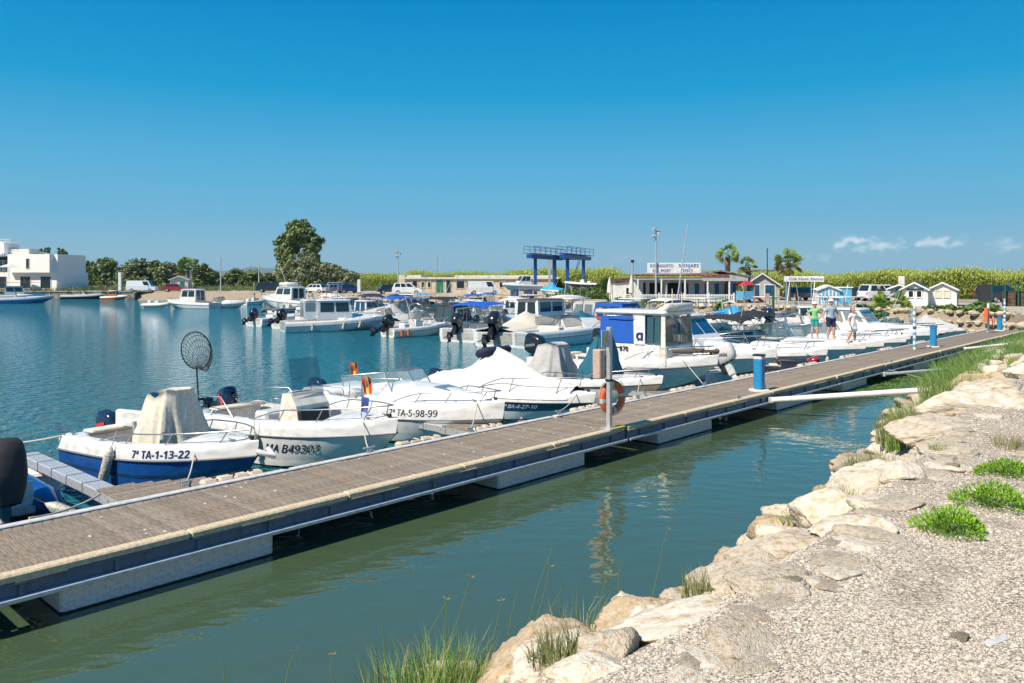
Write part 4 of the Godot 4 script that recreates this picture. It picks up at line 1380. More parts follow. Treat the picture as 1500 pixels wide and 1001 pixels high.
func draped(o: Node3D, n: String, x0: float, x1: float, w: float, y0: float, tops: Array, cm: String, sd := 1) -> void:
	# cloth hung over a console or seat: a ring of folds rising to the top outline [x, y]
	var m := MB.new().soft()
	var rows := []
	var N := 56
	for k in 12:
		var t := k / 11.0
		var ring := []
		for j in N:
			var a := TAU * j / N
			var cx := signf(cos(a)) * pow(absf(cos(a)), 0.72)
			var cz := signf(sin(a)) * pow(absf(sin(a)), 0.72)
			var wob := 2.0 * fnl.get_noise_2d(j * 30.0 + sd * 400, t * 90.0)
			var fold := 1.0 + (0.11 * sin(j * 0.80 + sd + wob) + 0.07 * sin(j * 1.9 + sd * 2.0 - wob * 1.5) + 0.40 * fnl.get_noise_2d(j * 22.0 + 900, t * 50.0 + sd * 70)) * (1.0 - t * 0.8)
			var sh := lerpf(1.0, 0.55, pow(t, 1.4))
			var x := lerpf((x0 + x1) / 2, (tops[0][0] + tops[-1][0]) / 2, t) + cx * lerpf((x1 - x0) / 2, (tops[-1][0] - tops[0][0]) / 2, t) * fold
			var yt: float = tops[0][1]
			for i in tops.size() - 1:
				if x >= tops[i][0]:
					yt = lerpf(tops[i][1], tops[i + 1][1], clampf((x - tops[i][0]) / (tops[i + 1][0] - tops[i][0]), 0, 1))
			ring.append(Vector3(x, lerpf(y0, yt, t) - (0.05 if k == 11 else 0.0) * 0, cz * w / 2 * sh * fold))
		rows.append(ring)
	m.loft(rows, true)
	var top := Vector3.ZERO
	for p in rows[11]:
		top += (p as Vector3) / N
	top.y += 0.07
	for j in N:
		var a: Vector3 = rows[11][j]
		var b: Vector3 = rows[11][(j + 1) % N]
		m.tri(a, b, top)
	put(o, n, m, cm)


func mast(o: Node3D, n: String, a: Vector3, b: Vector3, r: float, m := "steel") -> void:
	put(o, n, MB.new().tube([a, b], [r, r * 0.6], 6), m)


func fender(at: Vector3, h: float, label: String, turn := 0.0) -> void:
	var o := thing("fender", label, "fender", at, 0, "fenders hanging on the boats")
	o.rotation.z = turn
	put(o, "bumper", MB.new().soft().lathe([[0.001, -h / 2], [0.05, -h / 2 + 0.03], [0.085, -h / 2 + 0.1], [0.085, h / 2 - 0.1], [0.05, h / 2 - 0.03], [0.02, h / 2 + 0.03], [0.001, h / 2 + 0.03]], 12), "fender")
	put(o, "line", MB.new().tube([Vector3(0, h / 2, 0), Vector3(0.01, h / 2 + 0.32, -0.03)], 0.009, 5), "rope")


func rope(a: Vector3, b: Vector3, sag: float, label: String, r := 0.013) -> void:
	var pts := []
	for i in 9:
		var t := i / 8.0
		pts.append(a.lerp(b, t) - Vector3(0, sag * 4.0 * t * (1.0 - t), 0))
	solo("mooring_rope", MB.new().tube(pts, r, 5), "rope", label, "rope", Vector3.ZERO, 0, "mooring ropes of the near boats")


func boat_root(label: String, group: String, stern: Vector2, bow: Vector2, n := "boat", cat := "boat") -> Node3D:
	var o := thing(n, label, cat, w3((stern + bow) / 2.0), (bow - stern).angle(), group)
	o.position.y = 0.0
	return o


func berth(s: float, t: float, deg: float, L: float) -> Vector3:
	var d := Vector2.from_angle(deg_to_rad(deg))
	return dk(s, t, 0.0) - w3(d * L / 2.0)


func near_boats() -> void:
	var G := "boats moored along the near dock"
	# inflatable at the left edge with covered outboard
	var yaw_v := DV.angle()
	var o := thing("inflatable_boat", "blue inflatable boat cut by the left edge, its outboard under a black cover", "boat", dk(1.1, 6.5, 0.12), yaw_v, G)
	for s in [-1, 1]:
		var pts := [Vector3(-2.55, 0.0, s * 0.75), Vector3(-2.3, 0.02, s * 0.75), Vector3(-1.9, 0.05, s * 0.75), Vector3(0.6, 0.08, s * 0.75), Vector3(1.6, 0.2, s * 0.55), Vector3(2.2, 0.32, s * 0.15)]
		put(o, "tube", MB.new().tube(pts, [0.05, 0.15, 0.25, 0.26, 0.26, 0.24], 12), "gelcoat_blue")
	put(o, "floor", MB.new().box(Vector3(-0.3, 0.02, 0), Vector3(3.6, 0.1, 1.1)), "cockpit")
	put(o, "transom", MB.new().box(Vector3(-1.95, 0.2, 0), Vector3(0.08, 0.5, 1.1)), "gelcoat")
	outboard(o, -2.1, 0.30, 0.0, 0.30, "canvas_black", 1.4, true)
	# 1: blue hull, white gunwale, console under a cream cloth
	var b := {"L": 4.5, "B": 1.95, "fs": 0.84, "fb": 1.06, "band": 0.24, "hull": "gelcoat_blue", "bottom": "gelcoat_blue", "ud": 0.70, "side": 0.2, "full": 2.2, "deck_h": 0.05, "reg": ["7ª TA-1-13-22", 0.135, 0.66, 3.45, "ink_blue", 1], "stripe": "gelcoat_navy", "stripe_lv": [1.95, 2.12]}
	o = thing("motorboat", "blue hulled boat with white gunwale and cream cloth over its console", "boat", berth(4.42, 2.45, -32, 4.5), deg_to_rad(-32), G)
	hull(o, b)
	rail(o, b, 0.28, 0.95, 0.20, 3, false)
	draped(o, "console_cover", -0.72, 0.46, 1.15, 0.5, [[-0.52, 1.68], [-0.3, 1.70], [-0.12, 1.64], [0.14, 1.80], [0.24, 1.78]], "canvas_cream", 2)
	put(o, "seat_back", MB.new().box(Vector3(-1.45, 1.08, -0.1), Vector3(0.85, 0.34, 0.14), Basis(Vector3.UP, 0.15), 0.04), "gelcoat")
	put(o, "seat_post", MB.new().box(Vector3(-1.05, 0.85, 0.1), Vector3(0.06, 0.5, 0.06), Basis(Vector3.BACK, 0.2)), "galvanised")
	put(o, "bow_locker", MB.new().soft().box(Vector3(1.15, 0.80, 0), Vector3(0.5, 0.35, 0.8), Basis.IDENTITY, 0.08), "gelcoat")
	put(o, "bow_roller", MB.new().tube([Vector3(2.35, 0.93, -0.12), Vector3(2.62, 0.86, 0), Vector3(2.35, 0.93, 0.12)], 0.05, 8), "gelcoat")
	outboard(o, -2.25, 0.66, -0.2, 0.1, "cowl_navy", 0.85)
	for s in [-1, 1]:
		put(o, "stern_rail", MB.new().tube([Vector3(-2.3, 0.68, s * 0.82), Vector3(-2.3, 0.86, s * 0.82), Vector3(-2.05, 0.86, s * 0.84), Vector3(-2.0, 0.7, s * 0.86)], 0.014, 6), "steel")
	fender(o.to_global(hull_at(b, 0.42, 2.6, 1) + Vector3(0, 0.0, 0.1)), 0.62, "long white fender hanging on the blue hulled boat", -0.25)
	fender(dk(1.72, 3.4, 0.30), 0.5, "cream roller fender lying under the finger pontoon at the left edge", 1.2)
	rope(o.to_global(hull_at(b, 0.80, 3.4, 1)), dk(3.0, 2.15, 0.70), 0.12, "rope from the side of the blue hulled boat to the dock cleat below it")
	rope(o.to_global(hull_at(b, 0.02, 4.0, 1)), o.to_global(hull_at(b, 0.02, 4.0, 1)) + Vector3(-2.2, -0.1, 0.5), 0.08, "thick rope running left from the stern of the blue hulled boat", 0.02)
	# 2: white centre console
	b = {"L": 5.6, "B": 2.1, "fs": 0.82, "fb": 1.10, "band": 0.27, "hull": "gelcoat_gray", "bottom": "gelcoat_gray", "ud": 0.74, "side": 0.22, "full": 2.5, "reg": ["MA B49303", 0.19, 0.66, 2.15, "ink"], "rub": 0.016}
	o = thing("motorboat", "white center console boat with smoked windscreen, landing net on a pole at its stern", "boat", berth(7.2, 2.2, -36, 5.6), deg_to_rad(-36), G)
	hull(o, b)
	rail(o, b, 0.42, 0.96, 0.26, 3)
	for s in [-1, 1]:
		put(o, "stern_rail", MB.new().tube([hull_at(b, 0.02, 4.5, s), hull_at(b, 0.03, 4.5, s) + Vector3(0, 0.36, 0), hull_at(b, 0.22, 4.5, s) + Vector3(0, 0.40, 0), hull_at(b, 0.3, 4.5, s)], 0.018, 6), "steel")
		put(o, "grab_bar", MB.new().tube([hull_at(b, 0.10, 3.6, s), hull_at(b, 0.10, 4.4, s) + Vector3(0, 0.12, 0), hull_at(b, 0.17, 4.4, s) + Vector3(0, 0.12, 0), hull_at(b, 0.17, 3.6, s)], 0.016, 6), "steel")
	console(o, 0.1, 0.25, 1.15, 0.95, "gelcoat_cream")
	put(o, "rod_rack", MB.new().box(Vector3(0.44, 0.95, 0.05), Vector3(0.1, 0.28, 0.75), Basis(Vector3.BACK, 0.2), 0.02), "dark_metal")
	put(o, "bow_cushion", MB.new().box(Vector3(1.45, 0.82, 0), Vector3(0.7, 0.14, 1.0), Basis.IDENTITY, 0.04), "canvas_white")
	outboard(o, -2.80, 0.72, 0, 1.30, "cowl_navy", 0.9)
	var np := hull_at(b, 0.06, 4.4, 1.0) + Vector3(0, 0.0, -0.05)
	put(o, "swim_platform", MB.new().box(Vector3(-2.55, 0.28, 0.62), Vector3(0.5, 0.10, 0.7), Basis.IDENTITY, 0.03), "gelcoat")
	put(o, "spray_chine", strip(b, [1.05, 1.35], 14, 0.03), "gelcoat")
	landing_net(o.to_global(np))
	fender(o.to_global(hull_at(b, 0.50, 2.4, 1) + Vector3(0, 0.0, 0.12)), 0.52, "white fender hanging amidships on the center console boat")
	# flag on the bow of boat 2 and stern of boat 3
	flag(o.to_global(hull_at(b, 0.86, 5.0, 1) - Vector3(0, 0, 0.1)), 0.85, [["flag_red", 0.0], ["flag_yellow", 0.05], ["flag_red", 0.15]], "small red and yellow flag above a blue pennant on the center console boat", true)
	rope(o.to_global(hull_at(b, 0.90, 4.0, 1)), dk(6.4, 2.05, 0.70), 0.12, "rope from the bow of the center console boat down to its dock cleat")
	# 3: cruiser with windshield
	b = {"L": 6.3, "B": 2.3, "fs": 0.88, "fb": 1.08, "band": 0.36, "hull": "gelcoat_gray", "bottom": "gelcoat_gray", "ud": 0.50, "deck_h": 0.34, "side": 0.26, "full": 2.6, "reg": ["7ª TA-5-98-99", 0.15, 0.70, 3.42, "ink"], "rub": 0.014}
	o = thing("motorboat", "white cuddy cruiser with framed wrap-round windshield and registration 7ª TA-5-98-99", "boat", berth(10.2, 2.2, -38, 6.3), deg_to_rad(-38), G)
	hull(o, b)
	rail(o, b, 0.60, 0.97, 0.24, 3)
	screen(o, 0.45, 0.95, 0.98, 0.62, 1.5, 0.45)
	put(o, "dashboard", MB.new().box(Vector3(-0.15, 0.88, 0), Vector3(0.8, 0.28, 1.7), Basis.IDENTITY, 0.06), "gelcoat")
	for z in [-0.5, 0.5]:
		put(o, "seat", MB.new().box(Vector3(-1.2, 0.72, z), Vector3(0.5, 0.75, 0.55), Basis.IDENTITY, 0.08), "canvas_white")
	put(o, "sun_pad", MB.new().soft().box(Vector3(-2.3, 0.86, 0), Vector3(1.1, 0.30, 1.9), Basis.IDENTITY, 0.10), "gelcoat")
	put(o, "hatch", MB.new().box(Vector3(1.5, 1.26, 0), Vector3(0.5, 0.03, 0.5), Basis(Vector3.BACK, -0.13), 0.01), "smoke_glass")
	for s in [-1, 1]:
		put(o, "grab_rail", MB.new().tube([hull_at(b, 0.12, 4.6, s), hull_at(b, 0.13, 4.6, s) + Vector3(0, 0.2, 0), hull_at(b, 0.33, 4.6, s) + Vector3(0, 0.24, 0), hull_at(b, 0.36, 4.6, s)], 0.015, 6), "steel")
	outboard(o, -3.1, 0.62, 0, 0.1, "cowl_navy", 0.9)
	flag(o.to_global(hull_at(b, 0.33, 5.0, 1) - Vector3(0, 0, 0.1)), 0.85, [["flag_red", 0.0], ["flag_yellow", 0.08], ["flag_red", 0.2]], "red and yellow flag hanging limp beside the windshield of the cuddy cruiser", false)
	rope(o.to_global(hull_at(b, 0.92, 4.0, 1)), dk(9.0, 2.05, 0.70), 0.10, "rope from the cuddy cruiser to the cleat by the white bucket")
	# 4: cream covered boat with navy band
	b = {"L": 5.7, "B": 2.15, "fs": 0.72, "fb": 0.86, "band": 0.22, "hull": "gelcoat_pale_blue", "bottom": "gelcoat_gray", "ud": 0.68, "full": 2.6, "stripe": "gelcoat_navy", "stripe_lv": [1.95, 2.98], "reg": ["7ª BA-4-27-10", 0.12, 0.70, 2.5, "ink_pale"], "rub": 0.012}
	o = thing("motorboat", "white boat with navy hull band, covered from bow to stern by a peaked cream tarpaulin", "boat", berth(13.8, 2.4, -41, 5.7), deg_to_rad(-41), G)
	hull(o, b)
	tarp(o, b, 0.0, 0.90, [[0.0, 0.25], [0.2, 0.42], [0.40, 1.12], [0.50, 0.92], [0.72, 0.34], [1.0, 0.05]], "canvas_white")
	rail(o, b, 0.42, 0.97, 0.42, 2)
	outboard(o, -2.8, 0.6, 0, 0.1, "cowl_navy", 0.85)
	put(o, "folded_hood", MB.new().soft().box(Vector3(-0.75, 1.72, -0.1), Vector3(0.55, 0.22, 1.1), Basis(Vector3.BACK, 0.3), 0.08), "canvas_navy")
	rope(o.to_global(hull_at(b, 0.93, 4.0, 1)), dk(11.9, 2.1, 0.68), 0.08, "rope from the bow of the cream covered boat to the dock")
	# 5: small white boat behind the post
	b = {"L": 5.6, "B": 2.1, "fs": 0.68, "fb": 1.0, "band": 0.20, "hull": "gelcoat_cream", "bottom": "gelcoat_gray", "ud": 0.60, "full": 2.2, "rub": 0.018, "rub_mat": "canvas_brown"}
	o = thing("motorboat", "small white boat behind the gray post with gray and teal cloths over its seats", "boat", berth(17.0, 2.4, -41, 5.6), deg_to_rad(-41), G)
	hull(o, b)
	rail(o, b, 0.58, 0.96, 0.24, 2)
	draped(o, "seat_cover", -1.9, -0.5, 1.5, 0.6, [[-1.6, 1.68], [-1.1, 1.78], [-0.75, 1.72]], "canvas_grey", 4)
	draped(o, "console_cover", 0.02, 1.12, 1.3, 0.85, [[0.4, 1.65], [0.75, 2.12], [0.95, 2.1]], "canvas_teal", 6)
	outboard(o, -2.7, 0.65, 0, 0.2, "cowl_black", 0.85)
	rope(o.to_global(hull_at(b, 0.90, 4.0, 1)), dk(15.2, 2.1, 0.68), 0.08, "rope from the small white boat behind the gray post to the dock")
	# 6: wheelhouse boat with blue side curtain
	b = {"L": 6.8, "B": 2.7, "fs": 1.0, "fb": 1.42, "band": 0.30, "hull": "gelcoat_gray", "bottom": "gelcoat_navy", "ud": 0.66, "side": 0.22, "full": 2.3, "rub": 0.03, "wl": 0.80, "floor": 0.3}
	o = thing("wheelhouse_boat", "large white wheelhouse boat with blue side curtain and 870 on its cabin", "boat", berth(19.9, 2.2, -42, 6.8), deg_to_rad(-42), G)
	hull(o, b)
	put(o, "cabin_side", MB.new().box(Vector3(-0.25, 1.32, 0.0), Vector3(3.3, 0.78, 2.1), Basis.IDENTITY, 0.05), "gelcoat")
	for s in [-1, 1]:
		var c := put(o, "cabin_wall", MB.new().slab(Vector3(0.05, 1.68, s * 1.05), Vector3(0.62, 1.68, s * 1.05), Vector3(0.55, 2.62, s * 0.96), Vector3(-0.05, 2.62, s * 0.96), 0.03), "gelcoat")
		var mm := MB.new().soft()
		var rows := []
		for i in 13:
			var x := -1.85 + i * 0.158
			var row := []
			for j in 7:
				var t := j / 6.0
				row.append(Vector3(x, lerpf(1.70, 2.56, t), s * (1.055 - 0.09 * t + 0.03 * fnl.get_noise_2d(x * 120.0, t * 40.0))))
			rows.append(row)
		mm.loft(rows)
		put(o, "side_curtain", mm, "canvas_blue")
		for x in [0.68, 1.06]:
			put(o, "window", MB.new().slab(Vector3(x, 1.62, s * 1.03), Vector3(x + 0.34, 1.62, s * 1.03), Vector3(x + 0.30, 2.58, s * 0.95), Vector3(x - 0.02, 2.58, s * 0.95), 0.01), "smoke_glass")
		put(o, "window_post", MB.new().slab(Vector3(1.42, 1.6, s * 1.04), Vector3(1.62, 1.6, s * 1.0), Vector3(1.56, 2.62, s * 0.93), Vector3(1.38, 2.62, s * 0.95), 0.03), "gelcoat_cream")
	for z in [-0.52, 0.52]:
		put(o, "windscreen_pane", MB.new().slab(Vector3(1.6, 1.68, z - 0.45), Vector3(1.6, 1.68, z + 0.45), Vector3(1.58, 2.55, z + 0.42), Vector3(1.58, 2.55, z - 0.42), 0.01), "smoke_glass")
	put(o, "front_wall", MB.new().box(Vector3(1.5, 1.35, 0), Vector3(0.3, 0.66, 2.05), Basis.IDENTITY, 0.04), "gelcoat_cream")
	var rf := put(o, "roof", MB.new().soft().box(Vector3(-0.25, 2.70, 0), Vector3(3.75, 0.14, 2.15), Basis.IDENTITY, 0.06), "gelcoat")
	put(rf, "roof_visor", MB.new().soft().box(Vector3(1.3, 2.78, 0), Vector3(0.9, 0.22, 1.9), Basis(Vector3.BACK, 0.35), 0.06), "gelcoat_cream")
	put(rf, "roof_rail", MB.new().tube([Vector3(-1.4, 2.66, 1.1), Vector3(-1.4, 2.58, 1.12), Vector3(0.0, 2.58, 1.12), Vector3(0.0, 2.66, 1.1)], 0.018, 6), "steel")
	for e in [[1.2, 0.5, 1.9, 0.4], [1.35, 0.1, 1.6, -0.1], [1.5, -0.3, 1.1, 0.2], [1.3, -0.7, 1.3, -0.2], [1.6, 0.7, 0.7, 0.5]]:
		mast(o, "antenna", Vector3(e[0], 2.8, e[1]), Vector3(e[0] + e[3] * 0.3, 2.8 + e[2] * 0.42, e[1]), 0.025, "gelcoat_cream")
	put(o, "searchlight", MB.new().soft().lathe([[0.001, 0], [0.08, 0.0], [0.10, 0.08], [0.09, 0.14], [0.001, 0.14]], 12, Transform3D(Basis(Vector3.BACK, -1.4), Vector3(1.2, 2.98, 0.2))), "dark_metal")
	text(o, "lettering", "870", 0.15, "ink", Transform3D(Basis.IDENTITY, Vector3(0.50, 1.52, 0.905)))
	text(o, "lettering", "R", 0.40, "ink_blue", Transform3D(Basis(Vector3(-1, 0, 0), Vector3(0, 1, 0), Vector3(0, 0, 1)), Vector3(1.10, 1.86, 0.895)))
	put(o, "side_line", MB.new().box(Vector3(-1.2, 1.55, 1.06), Vector3(1.1, 0.035, 0.012)), "ink_blue")
	rail(o, b, 0.60, 0.96, 0.30, 3)
	put(o, "anchor_gear", MB.new().tube([Vector3(1.9, 1.48, 0.5), Vector3(2.4, 1.5, 0.3), Vector3(2.9, 1.52, 0.1), Vector3(3.4, 1.55, 0.0)], 0.06, 6), "canvas_brown")
	outboard(o, -3.5, 1.0, 0.35, 0.2, "cowl_black", 1.3)
	for n in ["cabin_side", "cabin_wall", "side_curtain", "window", "window_post", "windscreen_pane", "front_wall", "roof", "antenna", "searchlight", "side_line"]:
		for c in o.get_children():
			if (c.name as String).trim_suffix("2").trim_suffix("3").trim_suffix("4").trim_suffix("5") == n:
				c.scale = Vector3(0.72, 1.0, 0.84)
				c.position.x += 0.85
	rope(o.to_global(hull_at(b, 0.86, 4.0, 1)), dk(18.7, 2.1, 0.68), 0.0, "rope hanging from the bow of the large wheelhouse boat to the dock")
	# 7: cruiser with blue tinted windows
	b = {"L": 7.6, "B": 2.7, "fs": 0.95, "fb": 1.25, "band": 0.30, "hull": "gelcoat_gray", "bottom": "gelcoat_navy", "ud": 0.45, "deck_h": 0.42, "full": 2.5, "rub": 0.02, "side": 0.28}
	o = thing("cabin_cruiser", "white cabin cruiser with long foredeck and blue tinted windows under an overhanging roof", "boat", berth(25.0, 2.6, -42, 7.6), deg_to_rad(-42), G)
	hull(o, b)
	cabin(o, -1.9, 1.35, 2.1, 1.2, 1.15, 1.05, 0.1, "gelcoat", "blue_glass", "gelcoat", [[0.04, 0.36], [0.40, 0.94]], 0.22)
	rail(o, b, 0.50, 0.97, 0.5, 3)
	put(o, "deck_hatch", MB.new().box(Vector3(2.1, 1.48, 0.0), Vector3(0.6, 0.03, 0.5), Basis(Vector3.BACK, -0.12), 0.01), "dark_glass")
	outboard(o, -3.75, 0.95, 0, 0.2, "cowl_black", 1.2)
	# 8: stern-to boat whose white outboard stands by the dock
	b = {"L": 5.0, "B": 1.9, "fs": 0.6, "fb": 0.85, "band": 0.2, "ud": 0.6, "hull": "gelcoat"}
	o = thing("motorboat", "low white boat moored stern-to with a big white outboard beside the blue pedestal", "boat", dk(22.3, 5.9), DV.angle() - 0.05, G)
	hull(o, b)
	console(o, 0.2, 0.15, 0.9, 0.7, "gelcoat")
	outboard(o, -2.6, 0.85, 0.0, 0.5, "cowl_white", 1.15)
	# 9: low boat with black and red
	b = {"L": 5.8, "B": 2.1, "fs": 0.55, "fb": 0.75, "band": 0.18, "hull": "gelcoat_gray", "ud": 0.45, "full": 2.7, "deck_h": 0.15}
	o = thing("motorboat", "low white speedboat with dark raked windscreen before the red jet ski", "boat", berth(28.2, 4.0, -40, 5.8), deg_to_rad(-40), G)
	hull(o, b)
	screen(o, 0.5, 0.72, 0.9, 0.5, 1.2, 0.4, "dark_glass", "dark_metal")
	outboard(o, -2.85, 0.65, 0, 0.2, "cowl_black", 1.0)
	# jet ski
	b = {"L": 2.7, "B": 1.0, "fs": 0.34, "fb": 0.46, "band": 0.14, "hull": "gelcoat_red", "top": "gelcoat_black", "ud": 0.2, "deck_h": 0.22, "full": 2.0, "side": 0.12, "floor": 0.25}
	o = thing("jet_ski", "red and black jet ski moored low beside the dock", "jet ski", dk(27.9, 2.9), 0.0, G)
	o.rotation.y = (-DV).angle() + 0.5
	hull(o, b)
	put(o, "saddle", MB.new().soft().box(Vector3(-0.4, 0.56, 0), Vector3(1.2, 0.22, 0.32), Basis.IDENTITY, 0.1), "rubber")
	put(o, "steering_column", MB.new().soft().box(Vector3(0.4, 0.62, 0), Vector3(0.5, 0.26, 0.38), Basis(Vector3.BACK, 0.4), 0.1), "gelcoat_red")
	put(o, "handlebar", MB.new().tube([Vector3(0.22, 0.80, -0.36), Vector3(0.3, 0.78, 0), Vector3(0.22, 0.80, 0.36)], 0.02, 6), "rubber")
	# 10: speedboat with the three people on its foredeck
	b = {"L": 7.0, "B": 2.4, "fs": 0.85, "fb": 1.05, "band": 0.26, "hull": "gelcoat_teal_gray", "ud": 0.52, "deck_h": 0.2, "full": 2.6, "side": 0.26}
	b.hull = "gelcoat_pale_blue"
	o = thing("speedboat", "white speedboat with framed windshield and dark folded hood, three people on its foredeck", "boat", berth(32.7, 2.1, -40, 7.0), deg_to_rad(-40), G)
	hull(o, b)
	screen(o, 0.2, 1.05, 1.0, 0.75, 1.6, 0.5, "smoke_glass", "steel")
	bimini(o, -2.3, -0.8, 2.0, 1.0, 2.2, "canvas_black")
	outboard(o, -3.45, 0.8, 0, 0.2, "cowl_black", 1.2)
	fender(o.to_global(Vector3(0.4, 0.55, 1.3)), 0.8, "tall tan fender on the speedboat with the three people")
	fender(o.to_global(Vector3(2.2, 0.3, 1.0)), 0.3, "small yellow ball fender at the bow of the speedboat with the three people")
	rope(dk(0.9, 2.15, 0.62), dk(2.0, 2.7, 0.62), 0.06, "white rope looped between the dock edge and the left finger pontoon", 0.016)


func landing_net(at: Vector3) -> void:
	var o := thing("landing_net", "landing net with dark mesh on a long pole on the center console boat", "net", at, 0)
	put(o, "pole", MB.new().tube([Vector3(0, -0.1, 0), Vector3(-0.07, 1.02, 0)], 0.018, 6), "dark_metal")
	var pts := []
	for i in 29:
		var a := TAU * i / 28.0 - PI / 2
		pts.append(Vector3(-0.08 + cos(a) * 0.33, 1.37 + sin(a) * 0.42, 0.06 * sin(a)))
	put(o, "hoop", MB.new().tube(pts, 0.014, 6), "dark_metal")
	var m := MB.new()
	var bag := func(i: float, k: float) -> Vector3:
		var a := TAU * i / 28.0
		var r := 1.0 - k * k * 0.8
		return Vector3(-0.08 + cos(a) * 0.33 * r + 0.10 * k, 1.37 + sin(a) * 0.42 * r - 0.42 * k * k, 0.06 * sin(a) - 0.25 * k)
	for i in 28:
		var line := []
		for k in 7:
			line.append(bag.call(float(i), k / 6.0))
		m.tube(line, 0.0055, 3)
	for k in range(1, 7):
		var line := []
		for i in 29:
			line.append(bag.call(float(i), k / 6.0))
		m.tube(line, 0.0055, 3)
	put(o, "mesh_bag", m, "net")


func flag(at: Vector3, h: float, cols: Array, label: String, blue: bool) -> void:
	var o := thing("flag", label, "flag", at, 0)
	put(o, "staff", MB.new().tube([Vector3.ZERO, Vector3(0.02, h, 0)], 0.012, 6), "steel")
	for c in 3:
		var m := MB.new().soft()
		var rows := []
		for i in 6:
			var k := i / 5.0
			var x: float = 0.015 + 0.055 * c
			rows.append([Vector3(x + 0.03 * k, h - 0.02 - 0.32 * k, 0.03 * sin(k * 5 + c)), Vector3(x + 0.06 + 0.02 * k, h - 0.06 - 0.32 * k, 0.03 * sin(k * 5 + c + 1))])
		m.loft(rows)
		put(o, "cloth_band", m, cols[c][0])
	if blue:
		var m := MB.new().soft()
		var rows := []
		for i in 6:
			var k := i / 5.0
			rows.append([Vector3(0.01, h * 0.52 - 0.3 * k, 0.02 * sin(k * 6)), Vector3(0.16 - 0.04 * k, h * 0.48 - 0.3 * k, 0.03 * cos(k * 6))])
		m.loft(rows)
		put(o, "blue_pennant", m, "flag_blue")


